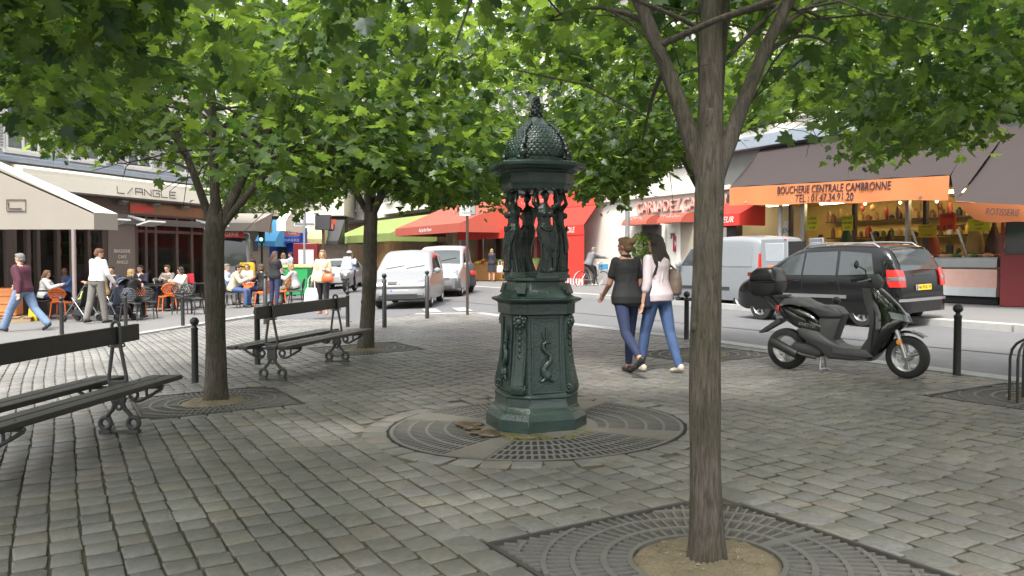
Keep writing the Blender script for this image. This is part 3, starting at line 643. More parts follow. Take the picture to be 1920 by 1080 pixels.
for q in range(4):                                     # framed panels with the relief of a sea creature on a trident
    T = Matrix.Rotation(q*math.pi/2, 4, 'Z') @ Matrix.Diagonal((.9, .895, 1, 1)); m = MB(); m.M = T
    def yy(z): return -(.300-(z-.3)*.047)
    for x in (-.135, .135): m.tube([(x, yy(.31)-.004, .31), (x, yy(.92)-.004, .92)], .009, 6)
    for z in (.315, .92): m.tube([(-.135, yy(z)-.004, z), (.135, yy(z)-.004, z)], .009, 6)
    o = m.build('panel', M_fgreen, FT, smooth=60); m = MB(); m.M = T
    S = [(.0, .44), (-.03, .475), (-.035, .51), (0, .54), (.035, .575), (.03, .62), (-.01, .645), (-.04, .675), (-.03, .71), (.01, .725), (.045, .71)]
    m.tube([(x, yy(z)-.012, z) for x, z in S], [.034, .033, .03, .027, .024, .022, .019, .017, .015, .012, .006], 8)
    m.ell((0, yy(.45)-.012, .455), (.042, .03, .045), 10, 7)
    for s in (-1, 1): m.tube([(s*.02, yy(.43)-.014, .43), (s*.05, yy(.41)-.014, .405), (s*.075, yy(.41)-.012, .415)], [.018, .014, .005], 6); m.tube([(s*.005, yy(.72)-.008, .72), (s*.035, yy(.77)-.008, .765), (s*.045, yy(.8)-.008, .81)], [.008, .007, .003], 6)
    m.tube([(0, yy(.40)-.008, .40), (0, yy(.83)-.008, .84)], .007, 6); m.build('relief', M_fgreen, o, smooth=70)
for q in range(4):                                     # scrolled corner consoles
    T = Matrix.Rotation(q*math.pi/2+math.pi/4, 4, 'Z') @ Matrix.Diagonal((.9, .89, 1, 1)); m = MB(); m.M = T
    out = [(.30, .935), (.345, .93), (.352, .90), (.338, .86), (.335, .78), (.342, .66), (.36, .55), (.385, .45), (.405, .39), (.412, .345), (.402, .31), (.375, .295), (.28, .295), (.25, .6)]
    m.prism([(-r, z) for r, z in out], -.062, .062, 'X', inset=.008); o = m.build('console', M_fgreen, FT, smooth=35)
    m = MB(); m.M = T
    for s in (-1, 1):
        for k in range(26):
            f = k/25; z = .88-f*.50; r = .339+.064*max(0, (.72-z)/.34)**1.5; m.ell((s*.046, -r, z), .0085, 6, 4)
        m.torus((s*.066, -.365, .345), .028, .012, 'X', 16, 6); m.ell((s*.066, -.365, .345), .015, 8, 6)
    for k in range(9): a = k*math.pi*2/9; m.ell((.045*math.cos(a), -.352, .885+.04*math.sin(a)), (.02, .018, .018), 8, 5)
    m.ell((0, -.36, .885), (.03, .03, .032), 10, 7)
    for k in range(5): m.ell((0, -.34-.002*k, .80-k*.05), (.018, .012, .02), 7, 5)
    m.build('ornament', M_fgreen, o, smooth=70)
m = MB(); m.loft([octa(a, .60, z) for a, z in ((.292, .935), (.315, .945), (.318, 1.03), (.335, 1.04), (.365, 1.055), (.372, 1.07), (.33, 1.082))]); m.build('cornice', M_fgreen, FT, smooth=25, bevel=.004)
m = MB(); m.loft([octa(a, k, z) for a, k, z in ((.318, .6, 1.08), (.29, .58, 1.10), (.262, .56, 1.14), (.246, .54, 1.19), (.242, .54, 1.205), (.262, .54, 1.215), (.262, .54, 1.235), (.20, .54, 1.245))])
for q in range(4):
    a = q*math.pi/2+R(2); m.M = Matrix.Rotation(a, 4, 'Z'); m.box((0, -.19, 1.262), (.17, .13, .045)); m.box((0, -.19, 1.247), (.20, .15, .03)); m.M = Matrix.Rotation(a+math.pi/4, 4, 'Z'); m.box((0, -.29, 1.15), (.08, .03, .09), rx=-.35); m.M = Matrix.Identity(4)
m.build('upper_plinth', M_fgreen, FT, smooth=25, bevel=.004)
def caryatid(rz, mir, j):
    m = MB(); s = -1 if mir else 1
    rings = [(0, .082, .07), (.03, .075, .062), (.10, .062, .055), (.17, .064, .06), (.22, .070, .066), (.29, .082, .070), (.335, .084, .068), (.385, .058, .050), (.425, .062, .052), (.465, .074, .060), (.50, .070, .050), (.53, .045, .035), (.545, .024, .024)]
    secs = []; RR = []
    for (z0, a0, b0), (z1, a1, b1) in zip(rings, rings[1:]): RR += [(z0+(z1-z0)*q/3, a0+(a1-a0)*q/3, b0+(b1-b0)*q/3) for q in range(3)]
    rings = RR+[rings[-1]]
    for z, a, b in rings:
        sway = .018*math.sin(z*9+.3)*s; fw = -.022*math.exp(-((z-.2)/.08)**2)
        sec = []
        for k in range(72):
            t = 2*math.pi*k/72; fold = 1+(.15*math.sin(8*t+z*9*s)+.08*math.sin(13*t-z*6))*max(0, 1-z/.38)+.04*math.sin(6*t+z*22)*(z > .3)
            sec.append(Vector((sway+a*fold*math.cos(t), fw+b*fold*math.sin(t), z)))
        secs.append(sec)
    m.loft(secs)
    m.ell((.024*s, -.055, .20), (.03, .03, .06), 10, 8)                        # bent knee pushing through the drapery
    for q in (-1, 1):
        m.ell((q*.03, -.05, .455), (.027, .024, .026), 10, 7); m.cap((q*.072, 0, .508), (q*.125, -.02, .545), .024, .019); m.cap((q*.125, -.02, .545), (q*.10, .0, .645), .018, .014); m.ell((q*.098, 0, .66), (.018, .02, .016), 8, 6)
        m.tube([(q*.03, -.02, .02), (q*.035, -.085, .012)], [.02, .014], 8)
    m.cap((0, 0, .53), (0, -.008, .575), .02, .018); m.ell((0, -.012, .598), (.029, .034, .04), 12, 9); m.ell((0, -.046, .597), (.006, .01, .009), 6, 4)
    m.ell((0, .012, .612), (.036, .036, .034), 12, 8); m.ell((0, .04, .60), (.02, .02, .022), 8, 6)
    for k in range(11):                                                          # girdle and swags of cloth
        t = k/10; m.ell((-.065+.13*t, -.052-.02*math.sin(math.pi*t), .36-.03*math.sin(math.pi*t)), (.014, .012, .014), 6, 5)
    for k in range(9): m.tube([((-.055+.014*k), -.045+.002*abs(k-4), .34), ((-.062+.0155*k)+.01*math.sin(k), -.062, .14), (-.068+.017*k, -.058, .01)], [.005, .008, .006], 5)
    m.tube([(s*.09, .01, .40), (s*.10, -.02, .28), (s*.085, -.03, .15)], [.012, .02, .012], 7)
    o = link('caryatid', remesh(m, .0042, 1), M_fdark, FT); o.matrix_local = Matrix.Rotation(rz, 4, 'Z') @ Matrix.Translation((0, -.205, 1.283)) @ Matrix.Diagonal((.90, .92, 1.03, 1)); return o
for j in range(4): caryatid(j*math.pi/2+R(2), j % 2, j)
m = MB(); m.loft([octa(a, .58, z) for a, z in ((.20, 1.945), (.255, 1.955), (.262, 1.985), (.268, 2.0), (.272, 2.01), (.272, 2.085), (.29, 2.09), (.30, 2.105), (.335, 2.115), (.35, 2.135), (.358, 2.14), (.358, 2.165), (.33, 2.175), (.26, 2.19))])
for q in range(8):
    a = q*math.pi/4; m.M = Matrix.Rotation(a, 4, 'Z')
    for k in range(3): m.ell((-.06+.06*k, -.245, 1.952), (.026, .02, .016), 7, 5)
m.M = Matrix.Identity(4); m.build('entablature', M_fgreen, FT, smooth=25, bevel=.003)
m = MB(); prof = [(.268, 2.15), (.272, 2.165), (.258, 2.18), (.262, 2.2), (.245, 2.21), (.235, 2.215), (.243, 2.25), (.243, 2.29), (.233, 2.335), (.21, 2.385), (.175, 2.435), (.13, 2.475), (.09, 2.505), (.07, 2.53), (.055, 2.56)]
m.lathe(prof, 40); do = m.build('dome', M_fgreen, FT, smooth=50)
m = MB()
def dr(z):
    for (r0, z0), (r1, z1) in zip(prof[5:], prof[6:]):
        if z0 <= z <= z1: return r0+(r1-r0)*(z-z0)/(z1-z0), (r1-r0)/(z1-z0)
    return .06, -1
z = 2.235; row = 0
while z < 2.49:
    r, sl = dr(z); n = 32
    for k in range(n):
        a = 2*math.pi*(k+.5*(row % 2))/n; T = Matrix.Rotation(a, 3, 'Z') @ Matrix.Rotation(math.atan(sl), 3, 'Y')
        m.ell((r*math.cos(a), r*math.sin(a), z), (.007, r*3.3/n, .019), 7, 5, T)
    z += .023; row += 1
m.build('scale', M_fgreen, do)['kind'] = 'stuff'
for q in range(4):
    m = MB(); m.M = Matrix.Rotation(q*math.pi/2+R(47), 4, 'Z'); P = [(.275, 2.20, .030), (.285, 2.24, .036), (.272, 2.28, .026), (.262, 2.32, .024), (.238, 2.37, .022), (.205, 2.42, .02), (.165, 2.465, .018), (.12, 2.50, .016)]
    for i, (r, z, s) in enumerate(P): m.ell((.012*math.sin(i*2.2), -r, z), (s, s*.8, s), 8, 6)
    m.tube([(.01*math.sin(i*2.2), -r, z) for i, (r, z, s) in enumerate(P)], [s*.75 for _, _, s in P], 7)
    for s in (-1, 1): m.ell((s*.035, -.27, 2.21), (.025, .016, .016), 7, 5)
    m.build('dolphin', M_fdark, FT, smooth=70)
m = MB(); m.lathe([(.055, 2.55), (.062, 2.565), (.04, 2.58), (.048, 2.60), (.044, 2.62), (.03, 2.64), (.036, 2.66), (.018, 2.70), (.008, 2.735), (.001, 2.745)], 14)
rg = random.Random(3)
for k in range(40):
    a = k*2.4; z = 2.555+k*.0042; r = .055-.001*k*.9; m.ell((r*math.cos(a), r*math.sin(a), z), (.013, .013, .018), 6, 5)
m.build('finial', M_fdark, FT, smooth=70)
# ------------------------------------------------------------------ vehicles
M_glass = pmat('car_glass', (.045, .052, .054), .05, var=.1, spec=.8)
M_tyre = pmat('tyre_rubber', (.018, .018, .018), .85, var=.2, bump=.15, bscale=80)
M_alloy = pmat('wheel_alloy', (.42, .42, .42), .32, metal=.8, var=.08)
M_plast = pmat('dark_bumper_plastic', (.035, .036, .038), .6, var=.15)
M_gplast = pmat('grey_plastic', (.10, .10, .105), .55, var=.1)
M_chrome = pmat('chrome', (.75, .75, .76), .15, metal=1, var=.04)
M_lamp = pmat('lamp_glass', (.12, .13, .14), .10, var=.15, scale=30, spec=.8, coat=1)
M_red = pmat('tail_lamp_red', (.45, .02, .015), .2, var=.1, coat=1)
M_amber = pmat('amber_lens', (.75, .28, .02), .25, var=.1, coat=1)
M_plate = pmat('plate_white', (.48, .48, .47), .5, var=.04); M_plateY = pmat('plate_yellow', (.75, .50, .03), .5, var=.04); M_plateB = pmat('plate_blue', (.03, .10, .45), .5)
M_ink = pmat('plate_ink', (.02, .02, .02), .6)
M_under = pmat('underbody', (.012, .012, .012), .9)
def lerp_curve(P, y):
    if y <= P[0][0]: return P[0][1]
    for (a, b), (c, d) in zip(P, P[1:]):
        if y <= c: t = (y-a)/(c-a) if c > a else 1; return b+(d-b)*t
    return P[-1][1]
def smooth_curve(P, n=3):
    for _ in range(n):
        Q = [P[0]]
        for a, b in zip(P, P[1:]): Q += [(a[0]*.75+b[0]*.25, a[1]*.75+b[1]*.25), (a[0]*.25+b[0]*.75, a[1]*.25+b[1]*.75)]
        P = Q+[P[-1]]
    return P
class Car:
    def __init__(s, L, W, top, belt, zb=.22, wheels=(-1.3, 1.35), wr=.31, tumble=.26):
        s.L, s.W, s.belt, s.zb, s.wh, s.wr, s.tb = L, W, belt, zb, wheels, wr, tumble; s.top = smooth_curve(top, 2)
    def zt(s, y): return lerp_curve(s.top, y)
    def w(s, y): u = abs(y)/(s.L/2); return s.W/2*(1-.05*u**3-.13*max(0, (u-.78)/.22)**2.4)
    def hw(s, y, z):
        b = s.w(y); zt = s.zt(y)
        if z < .4: b *= 1-.05*((.4-z)/.2)**2
        b += .012*math.exp(-((z-.62)/.12)**2)
        if z > s.belt: b -= s.tb*(z-s.belt)
        r = .13 if zt > s.belt+.25 else .10
        if z > zt-r: q = min(r, z-(zt-r)); b -= (r-math.sqrt(max(0, r*r-q*q)))*.9
        return max(.02, b)
    def build(s, root, paint):
        ys = sorted(set([-s.L/2+s.L*k/46 for k in range(47)]+[-s.L/2+.02, -s.L/2+.05, s.L/2-.02, s.L/2-.05])); secs = []
        for y in ys:
            zt = s.zt(y); zb = s.zb+.10*max(0, (abs(y)/(s.L/2)-.85)/.15); r = .13 if zt > s.belt+.25 else .10
            zs = [zb+(zt-r-zb)*k/9 for k in range(10)]+[zt-r+r*math.sin(math.pi/2*k/6) for k in range(1, 7)]
            rt = [Vector((s.hw(y, z), y, z)) for z in zs]; x1 = rt[-1].x
            rt += [Vector((x1*f, y, zt+.028*(1-f*f))) for f in (.66, .33, 0)]
            secs.append(rt+[Vector((-p.x, p.y, p.z)) for p in reversed(rt[:-1])])
        m = MB(); m.loft(secs); b = m.build('body', [paint, M_under], root, smooth=38)
        c = MB()
        for wy in s.wh:
            for sx in (-1, 1): c.lathe([(s.wr*1.16, sx*(s.W/2+.1)), (s.wr*1.16, sx*(s.W/2-.28))], 28, (0, wy, s.wr), 'X')
        cu = c.build('cut', [M_under, M_under]); cu.data.polygons.foreach_set('material_index', [1]*len(cu.data.polygons))
        bo = b.modifiers.new('b', 'BOOLEAN'); bo.object = cu; bo.operation = 'DIFFERENCE'; bo.solver = 'EXACT'
        bpy.context.view_layer.update(); me = bpy.data.meshes.new_from_object(b.evaluated_get(bpy.context.evaluated_depsgraph_get()))
        b.modifiers.clear(); b.data = me; bpy.data.objects.remove(cu); me.set_sharp_from_angle(angle=R(38)); s.body = b; s.root = root
        for wy in s.wh:
            for sx in (-1, 1):
                t = MB(); wd = .19; r = s.wr; x0 = s.W/2-.03
                t.lathe([(r*.62, x0-wd), (r*.93, x0-wd), (r, x0-wd+.03), (r, x0-.035), (r*.94, x0), (r*.66, x0+.004), (r*.62, x0-.02)], 32, (0, 0, 0), 'X', cap=False)
                if sx < 0: t.v = [(-a, b_, c_) for a, b_, c_ in t.v]
                wo = t.build('wheel', M_tyre, root, smooth=40); wo.location = (0, wy, s.wr)
                q = MB(); q.lathe([(.0, x0-.075), (r*.50, x0-.085), (r*.60, x0-.03), (r*.655, x0+.002), (r*.66, x0-.03), (r*.6, x0-.11)], 32, (0, 0, 0), 'X', cap=False)
                for k in range(7):
                    a = 2*math.pi*k/7; q.box((x0-.04, math.cos(a)*r*.34, math.sin(a)*r*.34), (.03, r*.60, .05), rx=a)
                q.lathe([(0, x0-.012), (r*.13, x0-.018), (r*.16, x0-.05)], 14, (0, 0, 0), 'X')
                if sx < 0: q.v = [(-a, b_, c_) for a, b_, c_ in q.v]
                q.build('rim', M_alloy, wo, smooth=40)
    def side(s, name, quad, mat, off=.005, nu=6, nv=5, sides=(-1, 1), parent=None):
        """patch on the flanks; quad = four (y, z) corners, lower rear, lower front, upper front, upper rear"""
        for sx in sides:
            a, b, c, d = quad
            def fn(u, v):
                y = (a[0]*(1-u)+b[0]*u)*(1-v)+(d[0]*(1-u)+c[0]*u)*v; z = (a[1]*(1-u)+b[1]*u)*(1-v)+(d[1]*(1-u)+c[1]*u)*v
                return (sx*(s.hw(y, z)+off), y, z)
            m = MB(); m.grid(fn, nu, nv, thick=.012*sx); m.build(name, mat, parent or s.root, smooth=60)
    def over(s, name, y0, y1, mat, ex=.94, off=.008, parent=None, xs=(-1, 1)):
        """patch over the top line from y0 to y1 (windscreen, rear window)"""
        def fn(u, v):
            y = y0+(y1-y0)*v; zt = s.zt(y); f = (xs[0]+(xs[1]-xs[0])*u)*ex; x1 = s.hw(y, zt-.035); sl = (s.zt(y+.02)-s.zt(y-.02))/.04; n = Vector((0, -sl, 1)).normalized()
            return Vector((x1*f, y, zt+.022*(1-f*f)-.012*abs(f)**4))+n*off
        m = MB(); m.grid(fn, 8, 8); m.build(name, mat, parent or s.root, smooth=60)
    def end(s, name, sgn, x0, x1, z0, z1, mat, off=.006, th=.03, bevel=.006, parent=None):
        """block on the front (sgn 1) or rear (-1) face"""
        def fn(u, v):
            x = x0+(x1-x0)*u; z = z0+(z1-z0)*v; y = s.L/2
            while y > s.L/2-.6 and (s.zt(sgn*y) < z or s.hw(sgn*y, z) < abs(x)): y -= .006
            return (x, sgn*(y+off), z)
        m = MB(); m.grid(fn, 10, 4, thick=th*sgn); return m.build(name, mat, parent or s.root, smooth=50)
    def seam(s, pts, name='door_seam', w_=.006):
        for sx in (-1, 1):
            m = MB(); m.tube([(sx*(s.hw(y, z)+.001), y, z) for y, z in pts], w_, 4); m.build(name, M_under, s.root, smooth=180)
def plate(root, M, s, mat, back=.52, band=True):
    m = MB(); m.box((0, 0, 0), (.52, .11, .012)); p = m.build('number_plate', mat, root, bevel=.003); p.matrix_local = M
    if band: q = MB(); q.box((-.238, 0, .0075), (.042, .108, .006)); q.build('band', M_plateB, p)
    text('lettering', s, .092, M_ink, p, Matrix.Translation((.012, 0, .0075)), .002, sx=.98)
def paint(name, col, rough=.28, var=.04): return pmat(name, col, rough, var=var, spec=.4, coat=.25)
P_black = paint('black_car_paint', (.006, .006, .007), .14); P_silver = paint('silver_car_paint', (.40, .42, .44)); P_white = paint('white_car_paint', (.30, .305, .31)); P_pale = paint('pale_grey_paint', (.20, .205, .21)); P_vansil = paint('grey_blue_silver_paint', (.20, .215, .23))
def vehicle(name, label, cat, wheelpx, wl, az, group=None):
    """placed by the ground point under one of its wheels; az = heading clockwise from +Y"""
    x, y = wheelpx; rz = -R(az); o = Matrix.Rotation(rz, 3, 'Z') @ Vector((*wl, 0)); X, Y = x-o.x, y-o.y
    return thing(name, label, cat, (X, Y, G(X, Y)-.09), rz, group, tilt=True)
# dark people carrier driving away to the left
root = vehicle('people_carrier', 'black people carrier with roof rails and yellow rear plate driving past the scooter', 'car', gp(1626, 613, -.09), (-.75, -1.28), -33)
root.scale = (.95, .90, .95)
c = Car(4.32, 1.76, [(-2.16, .62), (-2.15, .98), (-2.02, 1.30), (-1.84, 1.56), (-1.5, 1.63), (-.5, 1.66), (.2, 1.62), (.7, 1.42), (1.25, 1.10), (1.6, .98), (2.0, .84), (2.12, .70), (2.16, .5)], .99, zb=.24, wheels=(-1.34, 1.36), wr=.325); c.build(root, P_black)
c.side('window', [(-.72, 1.03), (.12, 1.03), (.10, 1.50), (-.70, 1.52)], M_glass); c.side('window', [(.17, 1.03), (1.02, 1.02), (.50, 1.42), (.15, 1.49)], M_glass); c.side('window', [(-1.62, 1.06), (-.79, 1.03), (-.77, 1.52), (-1.50, 1.47)], M_glass)
c.over('windscreen', .48, 1.22, M_glass, .9); c.over('rear_window', -2.10, -1.86, M_glass, .90)
c.side('rub_strip', [(-1.0, .56), (1.0, .56), (1.0, .63), (-1.0, .63)], M_alloy, off=.014, nv=2)
c.side('tail_lamp', [(-2.13, .80), (-1.93, .80), (-1.88, 1.14), (-2.06, 1.14)], M_red, off=.012)
c.side('reflector', [(-2.115, .93), (-1.945, .93), (-1.93, 1.0), (-2.09, 1.0)], M_lamp, off=.018, nv=2)
for s in (-1, 1):
    c.end('tail_lamp', -1, s*.58, s*.80, .80, 1.14, M_red, off=.012)
    c.end('reflector', -1, s*.60, s*.80, .93, 1.0, M_lamp, off=.018)
    m = MB(); P = [(s*(c.hw(y, 1.55)-.05), y, c.zt(y)+.035) for y in (-1.62, -1.5, -1.0, -.4, .1, .38)]; P[0] = (P[0][0], P[0][1], P[0][2]-.06); P[-1] = (P[-1][0], P[-1][1], P[-1][2]-.05); m.tube(P, .017, 7); m.build('roof_rail', M_alloy, root)
    m = MB(); m.ell((s*1.0, .95, 1.06), (.10, .06, .085), 10, 7); m.box((s*.88, .97, 1.0), (.12, .05, .04)); m.build('mirror', P_black, root, smooth=60)
    for y in (-.62, .28): m = MB(); m.box((s*(c.hw(y, .90)+.014), y, .90), (.025, .17, .03)); m.build('handle', P_black, root, bevel=.008)
c.end('bumper', -1, -.80, .80, .30, .60, P_black, off=.035); c.end('bumper_strip', -1, -.82, .82, .52, .575, M_alloy, off=.05)
c.seam([(.14, 1.5), (.14, 1.0), (.16, .5), (.12, .30)]); c.seam([(-.75, 1.53), (-.76, 1.0), (-.86, .62), (-.96, .56)]); c.seam([(1.03, 1.0), (1.02, .6), (.98, .34)])
plate(root, frame((0, -2.175, .78), (1, 0, 0), (0, .05, 1)), '746 PGX 75', M_plateY)
m = MB(); m.tube([(-.3, -2.14, 1.02), (.32, -2.13, 1.03)], .012, 6); m.build('wiper', M_plast, root)
# silver van with open rear doors at the far kerb
root = vehicle('delivery_van', 'silver panel van parked at the far kerb with its rear doors standing open', 'van', gp(1394, 580, -.09), (-.74, -1.32), -27)
c = Car(4.05, 1.72, [(-2.02, .65), (-2.01, 1.2), (-1.97, 1.72), (-1.85, 1.79), (-.8, 1.84), (.25, 1.80), (.65, 1.62), (1.02, 1.22), (1.2, 1.08), (1.75, .95), (1.95, .80), (2.02, .55)], 1.05, wheels=(-1.32, 1.38), wr=.30, tumble=.12); c.build(root, P_vansil)
c.side('window', [(.30, 1.10), (.98, 1.10), (.62, 1.54), (.30, 1.60)], M_glass); c.over('windscreen', .62, 1.08, M_glass, .9)
c.side('panel_recess', [(-1.72, 1.08), (-.62, 1.08), (-.62, 1.58), (-1.70, 1.58)], P_vansil, off=.010); c.side('panel_recess', [(-.52, 1.08), (.22, 1.08), (.22, 1.60), (-.52, 1.60)], P_vansil, off=.010)
c.side('rub_strip', [(-.95, .48), (1.0, .48), (1.0, .56), (-.95, .56)], M_plast, off=.014, nv=2); c.side('tail_lamp', [(-2.01, .95), (-1.90, .95), (-1.88, 1.40), (-1.99, 1.40)], M_red, off=.012)
c.seam([(.25, 1.66), (.26, 1.0), (.24, .4)]); c.seam([(1.04, 1.05), (1.06, .6), (1.0, .38)]); c.seam([(-.57, 1.66), (-.57, .4)])
m = MB(); m.box((0, -2.035, 1.10), (1.36, .012, 1.16)); m.build('load_opening', M_under, root)
for s, an in ((-1, R(14)), (1, R(-20))):
    d = MB(); d.box((0, -.36, 1.16), (.045, .72, 1.18)); do = d.build('rear_door', P_vansil, root, bevel=.02); do.matrix_local = Matrix.Translation((s*.80, -2.03, 0)) @ Matrix.Rotation(an, 4, 'Z')
    g = MB(); g.box((s*.0, -.37, 1.42), (.056, .52, .46)); g.build('pane', pmat('van_pane', (.28, .31, .33), .12, var=.1), do, bevel=.02)
    g = MB(); g.box((0, -.33, 1.08), (.06, .3, .06)); g.build('label_strip', pmat('orange_strip', (.6, .16, .08), .5), do); g = MB(); g.box((0, -.66, 1.72), (.06, .06, .03)); g.build('brake_lamp', M_red, do)
    m = MB(); m.ell((s*.98, .95, 1.12), (.09, .06, .10), 10, 7); m.box((s*.86, .97, 1.06), (.14, .05, .04)); m.build('mirror', P_vansil, root, smooth=60)
c.end('bumper', -1, -.78, .78, .28, .52, M_gplast, off=.04)
# white estate seen from the front
def face(c, root, paint_, lampz, plate_s, grille=True, low=True, lampx=(.52, .78)):
    for s in (-1, 1):
        c.end('headlight', 1, s*lampx[0], s*lampx[1], lampz-.10, lampz+.09, M_lamp, off=.010); c.end('indicator', 1, s*(lampx[0]+.02), s*(lampx[0]+.10), lampz-.09, lampz-.03, M_amber, off=.016)
        m = MB(); m.ell((s*(c.W/2+.10), c.mir, c.belt+.08), (.11, .06, .085), 10, 7); m.box((s*(c.W/2), c.mir, c.belt+.02), (.14, .05, .04)); m.build('mirror', paint_, root, smooth=60)
        m = MB(); m.tube([(s*.06 if s < 0 else .55, c.scr+.02, c.zt(c.scr)+.04), (-.62 if s < 0 else .0, c.scr-.10, c.zt(c.scr-.1)+.05)], .012, 5); m.build('wiper', M_plast, root)
    plate(root, frame((0, c.L/2+.052, .50), (-1, 0, 0), (0, 0, 1)), plate_s, M_plate)
root = vehicle('estate_car', 'silver white estate car facing the square behind two tall bollards', 'car', gp(806, 575, -.09), (-.76, 1.32), 182)
c = Car(4.2, 1.74, [(-2.1, .62), (-2.08, 1.05), (-1.95, 1.42), (-1.75, 1.60), (-1.0, 1.68), (0, 1.70), (.45, 1.62), (.85, 1.40), (1.28, 1.08), (1.42, 1.00), (1.8, .90), (2.02, .76), (2.1, .48)], 1.0, wheels=(-1.28, 1.32), wr=.31, tumble=.24); c.scr = 1.22; c.mir = .95; c.build(root, P_pale)
M_scr = pmat('bright_windscreen', (.30, .32, .33), .1, var=.25, scale=1.5, spec=.8)  # pale glass colour stands for bright sky reflected in the windscreen
c.over('windscreen', .50, 1.30, M_scr, .92); c.side('window', [(.05, 1.04), (.95, 1.04), (.55, 1.44), (.05, 1.55)], M_glass); c.side('window', [(-1.5, 1.06), (-.02, 1.04), (-.02, 1.55), (-1.4, 1.5)], M_glass)
face(c, root, P_pale, .76, '526 WKQ 75')
for s in (-1, 1): c.end('grille', 1, s*.09, s*.36, .715, .775, M_plast, off=.012)
c.end('badge', 1, -.05, .05, .72, .77, M_chrome, off=.02)
c.end('bumper', 1, -.80, .80, .40, .60, P_pale, off=.04); c.end('bumper_strip', 1, -.82, .82, .585, .64, M_plast, off=.045)
for z in (.30, .355, .41): c.end('air_intake', 1, -.52, .52, z, z+.028, M_plast, off=.05)
for s in (-1, 1): c.end('fog_lamp', 1, s*.60, s*.70, .37, .45, M_lamp, off=.05)
# small van behind it
root = vehicle('delivery_van', 'white van with dark grey bumper waiting behind the silver white estate', 'van', gp(862, 555, -.09), (-.76, 1.36), 184)
c = Car(4.2, 1.80, [(-2.1, .65), (-2.08, 1.3), (-2.0, 1.76), (-1.8, 1.83), (-.5, 1.87), (.3, 1.84), (.7, 1.66), (1.08, 1.28), (1.25, 1.12), (1.75, 1.0), (2.02, .84), (2.1, .5)], 1.08, wheels=(-1.3, 1.36), wr=.32, tumble=.13); c.scr = 1.08; c.mir = .95; c.build(root, P_white)
c.over('windscreen', .62, 1.18, M_glass, .92); c.side('window', [(.2, 1.12), (.95, 1.12), (.6, 1.55), (.2, 1.62)], M_glass); face(c, root, P_white, .90, 'AC 942 BR', lampx=(.50, .80))
c.end('bumper', 1, -.86, .86, .32, .68, M_gplast, off=.04); c.end('grille', 1, -.5, .5, .62, .70, M_plast, off=.05); c.end('air_intake', 1, -.6, .6, .34, .42, M_plast, off=.05); c.end('badge', 1, -.05, .05, .84, .92, M_chrome, off=.02)
# dark saloon behind the van
root = vehicle('parked_car', 'dark grey hatchback with red tail lamp, mostly hidden behind the white van', 'car', gp(880, 548, -.09), (.7, -1.2), -20)
c = Car(3.9, 1.7, [(-1.95, .6), (-1.93, .95), (-1.7, 1.2), (-1.2, 1.42), (-.3, 1.46), (.3, 1.38), (.9, 1.02), (1.5, .88), (1.9, .7), (1.95, .5)], .92, wheels=(-1.2, 1.25), wr=.3); c.build(root, paint('dark_grey_paint', (.03, .032, .036)))
c.side('window', [(-1.3, .97), (.7, .97), (.3, 1.30), (-1.1, 1.34)], M_glass); c.over('rear_window', -1.75, -1.2, M_glass, .9)
for s in (-1, 1): c.end('tail_lamp', -1, s*.52, s*.80, .72, .88, M_red, off=.012)
c.end('bumper', -1, -.78, .78, .3, .55, M_plast, off=.03); plate(root, frame((0, -1.975, .62), (1, 0, 0), (0, 0, 1)), '318 QDR 75', M_plate)
# white saloon far down the street
root = vehicle('parked_car', 'white saloon far down the street left of the motor scooter rider', 'car', gp(650, 541, -.09), (-.7, 1.25), 184)
c = Car(4.1, 1.72, [(-2.05, .6), (-2.0, .95), (-1.5, 1.05), (-1.0, 1.36), (-.3, 1.45), (.3, 1.40), (.95, 1.02), (1.6, .9), (2.0, .72), (2.05, .5)], .95, wheels=(-1.25, 1.3), wr=.3); c.scr = .92; c.mir = .75; c.build(root, P_white); c.over('windscreen', .36, .98, M_glass, .92); c.side('window', [(-.9, 1.0), (.7, 1.0), (.3, 1.32), (-.8, 1.34)], M_glass); face(c, root, P_white, .72, '804 NLT 92')
c.end('grille', 1, -.35, .35, .66, .74, M_plast, off=.02)

